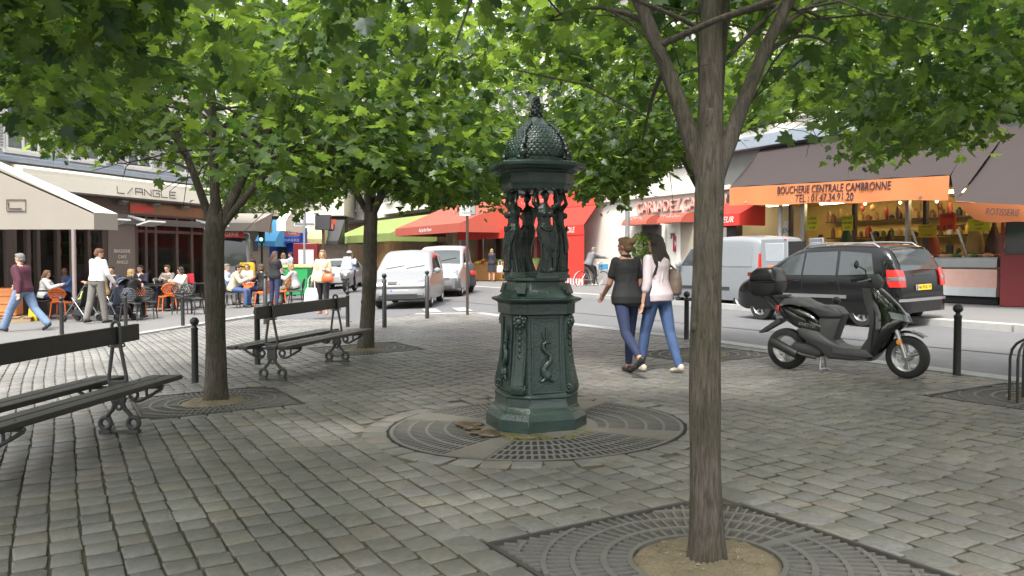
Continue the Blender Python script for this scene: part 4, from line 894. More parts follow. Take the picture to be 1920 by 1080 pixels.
# ------------------------------------------------------------------ parked scooter
M_sblk = pmat('scooter_gloss_black', (.006, .006, .007), .06, var=.1, coat=1)
M_sgry = pmat('scooter_grey_plastic', (.055, .055, .057), .55, var=.15, bump=.05, bscale=150)
M_seat = pmat('scooter_seat_vinyl', (.075, .075, .08), .5, var=.12, bump=.1, bscale=160)
M_steel = pmat('steel', (.35, .35, .36), .35, metal=.9, var=.1)
rx_, ry_ = gp(1477, 691); fx_, fy_ = gp(1698, 709); WB = 1.38
hd = math.atan2(fx_-rx_, fy_-ry_); SC = thing('motor_scooter', 'black motor scooter with top box parked on its stand by the kerb', 'scooter', (rx_, ry_, G(rx_, ry_)), -hd, tilt=True)
def swheel(y, r, nsp, steer=0):
    pv = SC
    t = MB(); t.lathe([(r*.66, -.045), (r*.90, -.055), (r*.985, -.035), (r, 0), (r*.985, .035), (r*.90, .055), (r*.66, .045)], 36, (0, 0, 0), 'X', cap=False); wo = t.build('wheel', M_tyre, pv, smooth=60); wo.location = (0, y, r); wo.rotation_euler = (0, 0, steer)
    q = MB(); q.lathe([(r*.60, -.035), (r*.68, -.046), (r*.70, -.03), (r*.70, .03), (r*.68, .046), (r*.60, .035), (r*.60, -.035)], 36, (0, 0, 0), 'X', cap=False); q.lathe([(0, -.06), (.045, -.055), (.05, 0), (.045, .055), (0, .06)], 18, (0, 0, 0), 'X')
    for k in range(nsp):
        a = 2*math.pi*k/nsp+.5
        for o in (-.14, .14): q.tube([(0, .04*math.cos(a), .04*math.sin(a)), (.0, r*.35*math.cos(a+o*.6), r*.35*math.sin(a+o*.6)), (0, r*.63*math.cos(a+o), r*.63*math.sin(a+o))], [.026, .022, .020], 8)
    q.build('rim', M_alloy, wo, smooth=50)
ST = R(-6)
swheel(0, .245, 3); swheel(WB, .232, 3, ST)
def sp(name, mat, pts, hw_, inset=.03, bevel=0, parent=None, smooth=50): m = MB(); m.prism([(y, z) for y, z in pts], -hw_, hw_, 'X', inset=inset); return m.build(name, mat, parent or SC, smooth=smooth, bevel=bevel)
tail = sp('tail_fairing', M_sblk, [(-.05, .76), (.05, .775), (.20, .75), (.34, .69), (.44, .61), (.485, .53), (.47, .46), (.40, .44), (.26, .465), (.12, .52), (.0, .60), (-.06, .68)], .115, .055)
text('lettering', 'OVETTO', .052, M_chrome, tail, frame((.119, .30, .545), (0, 1, -.16), (0, .16, 1)), .002, shear=.25)
sp('seat', M_seat, [(-.06, .775), (.0, .84), (.10, .865), (.24, .86), (.34, .81), (.44, .775), (.58, .775), (.66, .75), (.72, .68), (.70, .64), (.56, .635), (.46, .63), (.34, .71), (.20, .77), (.05, .79)], .118, .045)
sp('seat_base', M_sgry, [(.44, .64), (.70, .64), (.66, .52), (.61, .38), (.70, .30), (.40, .30), (.40, .46)], .10, .03)
sp('side_cover', M_sgry, [(.17, .49), (.24, .515), (.42, .48), (.56, .39), (.72, .31), (.95, .275), (1.02, .17), (.55, .165), (.42, .28), (.28, .36), (.20, .42)], .135, .035)
sp('floorboard', M_sgry, [(.60, .31), (1.0, .30), (1.06, .22), (1.0, .20), (.60, .24)], .15, .02)
sp('leg_shield', M_sgry, [(.94, .98), (1.02, .985), (1.08, .80), (1.12, .55), (1.08, .33), (1.00, .20), (.92, .29), (1.00, .40), (1.035, .55), (1.01, .72), (.96, .86)], .118, .03)
m = MB()                                                   # front fairing: bulging shield lofted from the knees to the nose
secs = []
for z, y0, y1, wd in ((.20, 1.03, 1.07, .10), (.27, 1.04, 1.13, .15), (.38, 1.08, 1.21, .185), (.48, 1.10, 1.27, .20), (.56, 1.11, 1.36, .19), (.63, 1.10, 1.40, .165), (.70, 1.08, 1.375, .15), (.80, 1.06, 1.30, .135), (.90, 1.04, 1.20, .11), (.97, 1.02, 1.12, .085), (1.0, 1.01, 1.08, .06)):
    sec = []
    for k in range(15): a = math.pi*k/14; sec.append(Vector((-.85*wd*math.cos(a)*(1 if abs(math.cos(a)) < .99 else 1), y0+(y1-y0)*math.sin(a)**.75, z)))
    secs.append(sec+[Vector((wd*.6, y0-.05, z)), Vector((-wd*.6, y0-.05, z))])
m.loft(secs); m.build('front_fairing', M_sblk, SC, smooth=60)
for s in (-1, 1):
    m = MB(); m.grid(lambda u, v: Vector((s*(.03+.115*u), 1.405-.14*u**1.6-.03*v, .60+.075*v+.05*u)), 6, 3, thick=.02*s); m.build('headlight', M_lamp, SC, smooth=60)
    m = MB(); m.tube([(s*.06, WB-.14, .64), (s*.075, WB-.045, .40), (s*.075, WB+.005, .23)], [.022, .024, .02], 10); m.build('fork', M_alloy, SC)
    m = MB(); m.lathe([(0, -.012), (.028, -.01), (.030, .01), (0, .014)], 16, (s*.105, WB-.045, .40), 'X'); m.build('reflector', M_amber, SC)
m = MB(); m.grid(lambda u, v: Vector((.075*(2*v-1), WB+.02+(.285+.012*(1-(2*v-1)**2))*math.cos(R(104-50*u)), .232+(.285+.02*(1-(2*v-1)**2))*math.sin(R(104-50*u))-.012)), 10, 6, thick=-.008); m.build('mudguard', M_sblk, SC, smooth=60)
# handlebar
HB = Vector((0, 1.03, 1.06)); m = MB(); m.prism([(.94, .98), (1.10, .97), (1.13, 1.05), (1.07, 1.13), (.98, 1.12), (.93, 1.05)], -.075, .075, 'X', inset=.03); m.build('handlebar_cowl', M_sgry, SC, smooth=50)
m = MB(); m.tube([(0, .99, .75), (0, 1.02, 1.0)], .035, 10); m.build('steering_column', M_sgry, SC)
rr_ = Matrix.Rotation(ST, 3, 'Z')
for s in (-1, 1):
    g = MB(); p0 = HB+rr_ @ Vector((s*.07, 0, .0)); p1 = HB+rr_ @ Vector((s*.20, -.02, .03)); p2 = HB+rr_ @ Vector((s*.34, -.07, .01)); g.tube([p0, p1], .016, 8); g.tube([p1, p2], [.021, .019], 10); g.build('grip', M_tyre, SC)
    g = MB(); g.tube([HB+rr_ @ Vector((s*.17, .05, .02)), HB+rr_ @ Vector((s*.28, .035, .005)), HB+rr_ @ Vector((s*.36, .0, -.005))], .008, 6); g.build('brake_lever', M_steel, SC)
    g = MB(); a = HB+rr_ @ Vector((s*.16, .0, .03)); b = HB+rr_ @ Vector((s*.22, .02, .12)); e = HB+rr_ @ Vector((s*.33, -.01, .17)); g.tube([a, b, e], .007, 6); T = Matrix.Rotation(ST+s*.25, 3, 'Z'); g.ell(e+Vector((s*.03, 0, .015)), (.065, .022, .045), 14, 9, T); mo = g.build('mirror', M_plast, SC, smooth=60)
    g = MB(); g.ell(e+Vector((s*.03, -.012, .015)), (.056, .014, .037), 14, 8, T); g.build('mirror_glass', M_chrome, mo)
    g = MB(); g.tube([HB+rr_ @ Vector((s*.15, .04, .0)), HB+Vector((s*.19, .11, -.12)), HB+Vector((s*.10, .07, -.22))], .006, 5); g.build('cable', M_tyre, SC)
# top box on its rack
m = MB(); m.prism([(-.42, .95), (-.38, .885), (-.12, .885), (-.07, .96), (-.06, 1.04), (-.43, 1.04)], -.165, .165, 'X', inset=.04); tb = m.build('top_box', pmat('top_box_black', (.018, .018, .019), .4, var=.15, bump=.06, bscale=120), SC, smooth=50)
m = MB(); m.prism([(-.43, 1.05), (-.06, 1.05), (-.07, 1.15), (-.12, 1.215), (-.32, 1.215), (-.41, 1.15)], -.17, .17, 'X', inset=.055); m.build('lid', M_sgry if False else pmat('top_box_lid', (.02, .02, .021), .3, var=.15), tb, smooth=50)
m = MB(); m.box((0, -.425, 1.14), (.26, .04, .05)); m.build('reflector', M_red, tb, bevel=.01)
m = MB()
for s in (-1, 1): m.tube([(s*.09, -.30, .875), (s*.09, -.22, .83), (s*.09, -.02, .64)], .011, 7); m.tube([(s*.07, -.05, .875), (s*.09, .02, .77)], .011, 7)
m.box((0, -.18, .878), (.24, .36, .018)); m.build('luggage_rack', M_plast, SC)
m = MB(); m.box((0, -.085, .715), (.17, .05, .10)); m.build('tail_lamp', M_red, SC, bevel=.012)
m = MB(); m.box((0, -.10, .625), (.14, .03, .06)); m.build('rear_lens', M_lamp, SC, bevel=.008)
m = MB(); m.prism([(-.09, .60), (-.05, .59), (-.05, .56), (-.30, .42), (-.33, .42), (-.33, .44)], -.075, .075, 'X', inset=.006); m.build('plate_holder', M_plast, SC, smooth=30)
m = MB(); m.tube([(.145, .42, .17), (.15, .24, .20), (.16, .16, .235)], [.018, .02, .03], 9); m.tube([(.165, .20, .20), (.17, -.10, .335), (.17, -.135, .35)], [.052, .056, .035], 14); ex = m.build('exhaust', pmat('exhaust_black', (.02, .02, .02), .5, var=.2), SC, smooth=50)
m = MB(); m.box((.195, .02, .285), (.03, .20, .065), rx=-.42); m.build('heat_shield', M_gplast, ex, bevel=.012)
m = MB(); m.prism([(.02, .20), (.12, .33), (.40, .33), (.50, .24), (.42, .17), (.16, .17)], -.12, .10, 'X', inset=.03); m.build('engine', M_plast, SC, smooth=50)
m = MB(); m.tube([(-.05, .13, .48), (-.05, .10, .25)], .022, 8)
for k in range(7): m.torus((-.05, .13-.004*k, .46-k*.022), .03, .007, 'Z', 12, 5)
m.build('shock_absorber', M_steel, SC)
m = MB()
for s in (-1, 1): m.tube([(s*.05, .43, .18), (s*.09, .44, .03), (s*.11, .48, .005)], .012, 7)
m.tube([(-.09, .44, .03), (.09, .44, .03)], .009, 6); m.build('centre_stand', M_steel, SC)
# ------------------------------------------------------------------ people
def skinm(c): return pmat('skin_%02d' % int(c[0]*100), c, .55, var=.08, spec=.4)
SK = skinm((.50, .29, .20)); SK2 = skinm((.42, .22, .15))
def cloth(name, c, r=.85, var=.12): return pmat(name, c, r, var=var, scale=14, bump=.25, bscale=26)
M_eye = pmat('eye_dark', (.02, .015, .012), .3); M_lip = pmat('lips', (.35, .10, .09), .5)
M_hair = {k: pmat('hair_'+k, c, .55, var=.45, scale=14, stretch=(6, 6, .8), bump=.6, bscale=60) for k, c in dict(dark=(.025, .017, .013), brown=(.07, .04, .022), blonde=(.30, .19, .08), grey=(.16, .15, .14), auburn=(.11, .045, .022), fair=(.17, .10, .05)).items()}
M_shoe = pmat('dark_shoe', (.02, .018, .017), .45, var=.2); M_shoe2 = pmat('pale_shoe', (.45, .40, .34), .6); M_shoe3 = pmat('pink_shoe', (.55, .20, .13), .5)
def rotx(v, a): c, s = math.cos(a), math.sin(a); return Vector((v.x, v.y*c-v.z*s, v.y*s+v.z*c))
def rotz_(v, a): c, s = math.cos(a), math.sin(a); return Vector((v.x*c-v.y*s, v.x*s+v.y*c, v.z))
def person(label, loc, rz, H=1.7, lean=0, side=0, legs=((0, 0, 3), (0, 0, 3)), arms=((0, 8, 10, 0), (0, 8, 10, 0)), head=(0, 0), hipz=None, foot=(0, 0), fem=False, skin=None, hair='brown', hstyle='short',
           top=None, inner=None, bottom=None, shoe=None, bulk=1, voxel=.012, group=None, fingers=False, drop=0):
    s = H/1.70; skin = skin or SK; t = thing('person', label, 'person', loc, rz, group)
    L = [Vector((0, 0, 0)), Vector((0, 0, 0))]; lr, sd = R(lean), R(side); up = Vector((math.sin(sd), math.sin(lr)*math.cos(sd), math.cos(lr)*math.cos(sd)))
    rt = Vector((math.cos(sd), 0, -math.sin(sd))); fw = up.cross(rt); J = {}
    for i, sx in enumerate((-1, 1)):
        fl, kn, abd = legs[i]; hip = rt*(sx*.088*s)
        d = Vector((0, 0, -1)); d = rotx(d, R(fl)); d = Vector((d.x+sx*math.sin(R(abd)), d.y, d.z)).normalized(); knee = hip+d*.435*s
        d2 = rotx(Vector((sx*math.sin(R(abd))*.5, 0, -1)).normalized(), R(fl-kn)); ank = knee+d2*.415*s
        fdir = rotx(Vector((sx*.18, 1, 0)).normalized(), R(-foot[i])); toe = ank+Vector((0, 0, -.045*s))+fdir*.155*s; heel = ank+Vector((0, 0, -.05*s))-fdir*.05*s
        J[i] = dict(hip=hip, knee=knee, ank=ank, toe=toe, heel=heel)
    low = min(min(J[i]['toe'].z-.022*s, J[i]['heel'].z-.028*s) for i in (0, 1)); P0 = Vector((0, 0, -low if hipz is None else hipz*1.0)); P0.z -= drop
    for i in (0, 1): J[i] = {k: v+P0 for k, v in J[i].items()}
    Q = lambda u, x=0, y=0: P0+up*(u*s)+rt*(x*s)+fw*(y*s)
    wa = .122 if fem else .145; hp = .172 if fem else .160; sh = .175 if fem else .195
    RG = [(-.09, .10, .08), (-.05, hp*.92, .105), (.03, hp, .118), (.12, (wa+hp)/2, .108), (.20, wa, .096), (.30, wa*1.10, .108), (.38, sh*.86, .118), (.44, sh*.90, .105), (.485, sh*.72, .08), (.515, .075, .06), (.53, .055, .05)]
    def torso(m, e, u0=-1, u1=1, flare=0):
        sec = []
        for u, a, b in RG:
            if u < u0-1e-6 or u > u1+1e-6: continue
            e2 = e+flare*max(0, (.15-u)/.25); sec.append([Q(u, (a*bulk+e2)*math.copysign(abs(math.cos(q))**.85, math.cos(q)), (b*bulk+e2)*math.sin(q)+(.012 if u > .25 else -.01*(u < .1))) for q in [2*math.pi*k/20 for k in range(20)]])
        m.loft(sec)
        if fem and u1 > .4:
            for q in (-1, 1): m.ell(Q(.335, q*.068, .082), tuple(s*z for z in (.062+e*.5, .055+e*.5, .06+e*.5)), 10, 7)
    A = {}
    for i, sx in enumerate((-1, 1)):
        fl, abd, el, tw = arms[i]; shd = Q(.455, sx*(sh-.03)); d = rotx(Vector((0, 0, -1)), R(fl)+lr*.3); d = Vector((d.x+sx*math.tan(R(abd)), d.y, d.z)).normalized(); elb = shd+d*.28*s
        d2 = rotx(d, R(el)); d2 = rotz_(d2, R(tw)*sx); wr = elb+d2.normalized()*.245*s; A[i] = dict(sh=shd, el=elb, wr=wr, d=d2.normalized())
    hc = Q(.53)+up*.11*s+fw*.018*s; yaw, pit = head; Hm = Matrix.Rotation(R(yaw), 3, 'Z') @ Matrix.Rotation(-R(pit)-lr*.35, 3, 'X') @ Matrix.Identity(3)
    hd_ = lambda x, y, z: hc+Hm @ Vector((x*s, y*s, z*s))
    m = MB(); torso(m, 0)
    for i, sx in enumerate((-1, 1)):
        j = J[i]; m.cap(j['hip'], j['knee'], .082*s*bulk, .054*s); m.cap(j['knee'], j['knee'].lerp(j['ank'], .35), .052*s, .053*s); m.cap(j['knee'].lerp(j['ank'], .35), j['ank'], .053*s, .034*s); m.cap(j['heel'], j['toe'], .030*s, .024*s); m.cap(j['ank'], j['heel'], .034*s, .03*s)
        a = A[i]; m.cap(a['sh'], a['el'], .048*s*bulk, .038*s); m.cap(a['el'], a['wr'], .038*s, .026*s)
        d = a['d']; x_, y_, _ = ortho(d); x_ = (Vector((1, 0, 0))-d*d.x); x_ = x_.normalized() if x_.length > .2 else ortho(d)[0]; pal = a['wr']+d*.045*s; thumb_side = Vector((0, 1, 0))-d*d.y; thumb_side = thumb_side.normalized() if thumb_side.length > .2 else Vector((0, 0, 1)); nrm = d.cross(thumb_side)*(-sx)
        T = Matrix((thumb_side, nrm, d)).transposed(); m.ell(pal, (.040*s, .017*s, .050*s), 10, 7, T)
        for k in range(4):
            b = pal+d*.035*s+thumb_side*(.027-.018*k)*s; ln = (.036, .041, .038, .030)[k]*s; k1 = b+d*ln-nrm*ln*.12; m.cap(b, k1, .0088*s, .0082*s, 6); m.cap(k1, k1+(d*.8-nrm*.55).normalized()*ln*.85, .008*s, .0065*s, 6)
        b = a['wr']+d*.02*s+thumb_side*.03*s; k1 = b+(d*.7+thumb_side*.7).normalized()*.035*s; m.cap(b, k1, .011*s, .0095*s, 6); m.cap(k1, k1+(d*.95+thumb_side*.2).normalized()*.03*s, .0095*s, .0075*s, 6)
    m.cap(Q(.49), hc+Vector((0, 0, -.05*s)), .056*s, .052*s)
    m.ell(hc+Hm @ Vector((0, -.008*s, .018*s)), (.073*s, .092*s, .095*s), 14, 10, Hm); m.ell(hd_(0, .028, -.055), (.052*s, .055*s, .055*s), 12, 8, Hm); m.cap(hd_(0, .078, .005), hd_(0, .096, -.028), .010*s, .015*s, 8); m.ell(hd_(0, .078, -.062), (.024*s, .012*s, .012*s), 8, 5, Hm)
    for q in (-1, 1): m.ell(hd_(q*.073, -.008, -.005), (.010*s, .02*s, .03*s), 8, 6, Hm); m.ell(hd_(q*.032, .07, .022), (.022*s, .016*s, .012*s), 8, 5, Hm)
    b = link('body', remesh(m, min(voxel, .010) if fingers else voxel, 1), skin, t)
    for q in (-1, 1): m = MB(); m.ell(hd_(q*.032, .080, .006), (.013*s, .007*s, .007*s), 8, 5, Hm); m.build('eye', M_eye, b, smooth=180)
    m = MB(); m.ell(hd_(0, .086, -.052), (.022*s, .008*s, .007*s), 8, 5, Hm); m.build('mouth', M_lip, b, smooth=180)
    if hstyle:
        m = MB(); e = .006
        m.ell(hc+Hm @ Vector((0, -.020*s, .034*s)), (.082*s, .092*s, .088*s), 16, 10, Hm)
        if hstyle in ('short', 'bob', 'long', 'bun', 'wavy'): m.ell(hd_(0, .03, .085), (.066*s, .055*s, .035*s), 12, 8, Hm); m.ell(hd_(0, -.05, -.02), (.072*s, .058*s, .06*s), 12, 8, Hm)
        if hstyle == 'bob':
            for q in (-1, 1): m.cap(hd_(q*.066, -.005, .03), hd_(q*.072, -.02, -.075), .028*s, .03*s)
            m.ell(hd_(0, -.05, -.055), (.082*s, .05*s, .06*s), 12, 8, Hm)
        if hstyle == 'bun': m.ell(hd_(.01, -.10, .05), (.05*s, .045*s, .045*s), 12, 8, Hm); m.ell(hd_(.02, -.13, .075), (.035*s, .03*s, .03*s), 10, 7)
        if hstyle in ('long', 'wavy'):
            n = 9
            for k in range(n):
                f = k/(n-1)-.5; p0 = hd_(f*.15, -.055-.03*math.cos(f*3), .02); p = [p0]
                for q in range(1, 8): p.append(p0+up*(-.058*q*s*(1 if hstyle == 'wavy' else .75))+rt*(f*.02*q*s+(.018*math.sin(q*1.5+k*1.9) if hstyle == 'wavy' else 0))+fw*(-.004*q*s+.012*math.sin(q*1.1+k)))
                m.tube(p, [.030*s]*5+[.026*s, .02*s, .009*s], 8)
            for q in (-1, 1): m.cap(hd_(q*.066, .0, .03), hd_(q*.078, -.03, -.10), .026*s, .03*s)
        link('hair', remesh(m, .009, 1 if hstyle != 'wavy' else 1), M_hair[hair], t)
    if top:
        m = MB(); e = top.get('e', .014); torso(m, e, top.get('hem', -.05), .50, top.get('flare', .01))
        sl = top.get('sleeve', 2)
        for i in (0, 1):
            a = A[i]; m.ell(a['sh'], (.056*s*bulk+e*.2,)*3, 10, 7)
            if sl == 1: q = a['sh'].lerp(a['el'], .62); m.cap(a['sh'], q, .052*s*bulk+e*.35, .046*s+e*.4)
            if sl >= 2: m.cap(a['sh'], a['el'], .054*s*bulk+e*.5, .047*s+e*.4)
            if sl == 2: m.cap(a['el'], a['wr'].lerp(a['el'], .08), .047*s+e*.4, .034*s+e*.5)
            if sl == 3: m.cap(a['el'], a['el'].lerp(a['wr'], .35), .047*s+e*.4, .044*s+e*.4)
        m.tube([Q(.50), Q(.54, 0, .004)], [(.068)*s, .062*s], 14)
        rg = random.Random(len(label))
        for k in range(16):                                   # folds in the cloth
            a_ = rg.uniform(0, 6.28); u = rg.uniform(.0, .32); m.tube([Q(u+dz_, (wa+.028)*bulk*math.cos(a_+dz_*1.5), .118*bulk*math.sin(a_+dz_*1.5)) for dz_ in (-.07, 0, .08)], [.006, .014, .006], 6)
        link(top.get('n', 'shirt'), remesh(m, voxel, 1), top['m'], t)
    if inner:
        m = MB(); secs = [[Q(u, x*wd, .125*bulk+.018+(.01 if u > .25 else 0)-.035*abs(x)-.05*max(0, u-.40)*2) for x in (-1, -.5, 0, .5, 1)] for u, wd in ((.02, .035), (.15, .04), (.3, .05), (.42, .06), (.49, .05))]
        m.loft(secs, closed=False, cap=False); o = m.build('shirt_front', inner, t, smooth=180); so_ = o.modifiers.new('s', 'SOLIDIFY'); so_.thickness = .012; so_.offset = 0
    if bottom:
        m = MB(); e = bottom.get('e', .012); ty = bottom.get('t', 'trousers')
        if ty in ('trousers', 'shorts'):
            torso(m, e*.8, -.09, .12); ln = bottom.get('len', .96)
            for i in (0, 1):
                j = J[i]; m.cap(j['hip'], j['knee'], .086*s*bulk+e, .058*s+e)
                if ty == 'trousers': q = j['knee'].lerp(j['ank'], ln); mid = j['knee'].lerp(j['ank'], .35); m.cap(j['knee'], mid, .056*s+e, .055*s+e); m.cap(mid, q, .055*s+e, .038*s+e*bottom.get('wide', 1.1))
        else:
            torso(m, e, -.09, .12); ln = bottom.get('len', .8)
            hem = [(J[0]['hip'].lerp(J[0]['knee'], f)+J[1]['hip'].lerp(J[1]['knee'], f))/2 for f in (0, .5, ln)]; dv = [(J[1]['hip']-J[0]['hip']).length/2, (J[1]['knee'].lerp(J[1]['hip'], .5)-J[0]['knee'].lerp(J[0]['hip'], .5)).length/2, (J[1]['knee']-J[0]['knee']).length/2]
            m.loft([[c+rt*((d_+.085*s+e)*math.cos(2*math.pi*k/20))+(Vector((0, 1, 0)) if hipz is None else Vector((0, 0, 1)))*((.10*s+e)*math.sin(2*math.pi*k/20)) for k in range(20)] for c, d_ in zip(hem, dv)])
        link('skirt' if ty == 'skirt' else 'trousers', remesh(m, voxel, 1), bottom['m'], t)
    for i in (0, 1):
        j = J[i]; m = MB(); m.cap(j['heel']+Vector((0, 0, .006)), j['toe'], .038*s, .030*s, 10); m.ell(j['heel'].lerp(j['toe'], .72), (.042*s, .06*s, .028*s), 10, 7); m.cap(j['heel']+Vector((0, 0, .02)), j['ank'].lerp(j['heel'], .45), .038*s, .038*s); link('shoe', remesh(m, .011, 1), shoe or M_shoe, t)
    t['_j'] = 0; del t['_j']
    return t, dict(J=J, A=A, Q=Q, hc=hc, P0=P0)
SIT = ((84, 82, 7), (86, 86, 7)); TBL = ((38, 10, 70, 25), (34, 10, 75, 25)); LAP = ((20, 8, 60, 30), (24, 8, 60, 30))
C_white = cloth('white_cotton', (.68, .68, .66)); C_black = cloth('black_cotton', (.014, .014, .016)); C_jean = cloth('blue_denim', (.05, .09, .20), var=.3); C_djean = cloth('dark_denim', (.018, .026, .07), var=.25); C_fade = cloth('faded_denim', (.13, .19, .30), var=.3)
C_pink = cloth('pale_pink_cotton', (.58, .49, .52)); C_maroon = cloth('maroon_shirt', (.075, .018, .032)); C_grey = cloth('grey_trousers', (.15, .14, .125)); C_beige = cloth('beige_linen', (.50, .43, .31)); C_blue = cloth('blue_shirt', (.14, .27, .62)); C_navy = cloth('navy_suit', (.018, .020, .035)); C_dress = cloth('dark_dress', (.02, .018, .028)); C_cream = cloth('cream_knit', (.62, .58, .48)); C_green = cloth('lime_print', (.42, .50, .14)); C_tan = cloth('tan_jacket', (.40, .25, .10)); C_ltblue = cloth('pale_blue_cotton', (.42, .52, .70)); C_lgrey = cloth('light_grey_cotton', (.36, .36, .35))
PW = None
# two women walking away across the square
x, y = gp(1174, 701); wA, JA = person('woman in black shirt and dark jeans with hair tied up walking away', put(x, y), R(25), 1.645, lean=2, legs=((-20, 30, 2), (10, 4, 2)), foot=(38, 0), arms=((14, 9, 38, 20), (-6, 9, 14, 0)), head=(22, 4), fem=True, hair='fair', hstyle='bun',
                          top=dict(m=C_black, sleeve=1, hem=-.09, e=.026, flare=.02), bottom=dict(m=C_djean, e=.006, len=.88, wide=.8), shoe=M_shoe, voxel=.009, fingers=True, skin=SK2)
x, y = gp(1233, 698); wB, JB = person('woman with long wavy dark hair, pale pink blouse and blue jeans walking away', put(x, y), R(35), 1.67, lean=3, legs=((15, 6, 2), (-13, 8, 2)), foot=(0, 14), arms=((-8, 10, 14, 0), (8, 10, 40, 10)), head=(14, 0), fem=True, hair='dark', hstyle='wavy',
                          top=dict(m=C_pink, sleeve=3, hem=-.05, e=.022), bottom=dict(m=C_jean, e=.010, len=.98, wide=1.25), shoe=M_shoe2, voxel=.009, fingers=True)
def shoulder_bag(owner, J, label, i, mat, size, dx, dz, dy=-.05):
    sh = J['A'][i]['sh']; sx = -1 if i == 0 else 1; M = owner.matrix_world
    c = sh+Vector((sx*dx, dy, dz)); rz = owner.matrix_world.to_euler().z; t = thing('shoulder_bag', label, 'bag', (M @ c)[:], rz)
    m = MB(); a, b, h = size
    m.loft([[Vector((b*f*math.copysign(abs(math.cos(q))**.6, math.cos(q)), a*f2*math.copysign(abs(math.sin(q))**.6, math.sin(q)), z*h)) for q in [2*math.pi*k/18 for k in range(18)]] for z, f, f2 in ((-.5, .55, .75), (-.42, .9, .95), (-.15, 1, 1), (.2, .8, .95), (.42, .35, .85), (.5, .15, .8))])
    for k in range(6): m.tube([(b*.85, -a*.6+a*.24*k, -h*.3), (b*.75, -a*.5+a*.2*k, h*.3)], [.012, .006], 6)
    t2 = link('body', remesh(m, .012, 2), mat, t); m = MB(); u = sh-c
    for o in (-.04, .04): m.tube([(0, a*.6+o*.2, h*.42), (u.x*.7, u.y+.055+o*.3, u.z*.7+.02), (u.x-sx*.0, u.y+.0+o, u.z+.055), (u.x*.7, u.y-.055+o*.3, u.z*.7+.02), (0, -a*.6+o*.2, h*.42)], .009, 6)
    m.build('strap', mat, t)
shoulder_bag(wA, JA, 'navy tote bag hanging from the shoulder of the woman in black', 1, cloth('navy_leather', (.018, .022, .05), .5), (.15, .075, .38), .08, -.37)
shoulder_bag(wB, JB, 'taupe slouchy bag under the arm of the woman in pink', 1, cloth('taupe_leather', (.17, .125, .10), .55), (.15, .075, .32), .05, -.27)
# on the cafe pavement
o = leftp(45, 621); person('grey haired man in maroon shirt and faded jeans striding left past the cafe', o, R(82), 1.80, lean=4, legs=((28, 6, 2), (-24, 20, 2)), foot=(-8, 30), arms=((-22, 6, 20, 0), (24, 6, 30, 0)), head=(0, 6), hair='grey', top=dict(m=C_maroon, sleeve=2, hem=-.07, e=.03), bottom=dict(m=C_fade, e=.026, wide=1.6), bulk=1.08)
o = leftp(183, 606); wm, _ = person('brown haired man in white shirt and grey trousers standing beside the pushchairs', o, R(-20), 1.82, lean=3, side=2, legs=((-10, 6, 4), (8, 2, 3)), arms=((6, 8, 20, 10), (14, 8, 25, 10)), head=(-25, 18), hair='auburn', top=dict(m=C_white, sleeve=2, hem=-.03, e=.03), bottom=dict(m=C_grey, e=.022, wide=1.4))
o = leftp(606, 590); bw, BJ = person('woman in beige jacket and black cropped trousers carrying bags towards the square', o, R(178), 1.66, legs=((10, 12, 2), (-8, 6, 2)), arms=((10, 10, 95, 35), (2, 12, 12, 0)), head=(0, 5), fem=True, hair='blonde', hstyle='bob', top=dict(n='jacket', m=C_beige, sleeve=2, hem=-.09, e=.03, flare=.03), inner=C_ltblue, bottom=dict(m=C_black, e=.014, len=.62), shoe=M_shoe3, bulk=1.05)
def handbag(M, c, label, mat, size, rz=0, cat='bag', name='handbag'):
    t = thing(name, label, cat, (M @ c)[:], rz); a, b, h = size; m = MB()
    m.loft([[Vector((a*f*math.copysign(abs(math.cos(q))**.6, math.cos(q)), b*f2*math.sin(q), z*h)) for q in [2*math.pi*k/18 for k in range(18)]] for z, f, f2 in ((-.5, .7, .5), (-.42, 1, .95), (0, .95, 1), (.4, .75, .5), (.5, .65, .2))]); m.build('body', mat, t, smooth=60)
    m = MB(); m.tube([(-a*.5, 0, h*.45), (-a*.4, 0, h*1.1), (0, 0, h*1.35), (a*.4, 0, h*1.1), (a*.5, 0, h*.45)], .010, 6); m.build('strap', mat, t)
handbag(bw.matrix_world, BJ['A'][0]['wr']+Vector((-.10, .03, -.20)), 'orange leather handbag on the arm of the woman in beige', cloth('orange_leather', (.50, .10, .03), .45), (.16, .07, .22), R(178))
handbag(bw.matrix_world, BJ['A'][1]['wr']+Vector((.03, .0, -.36)), 'white plastic carrier bag hanging from the hand of the woman in beige', cloth('white_plastic', (.70, .72, .74), .35), (.19, .10, .38), R(178), name='carrier_bag')
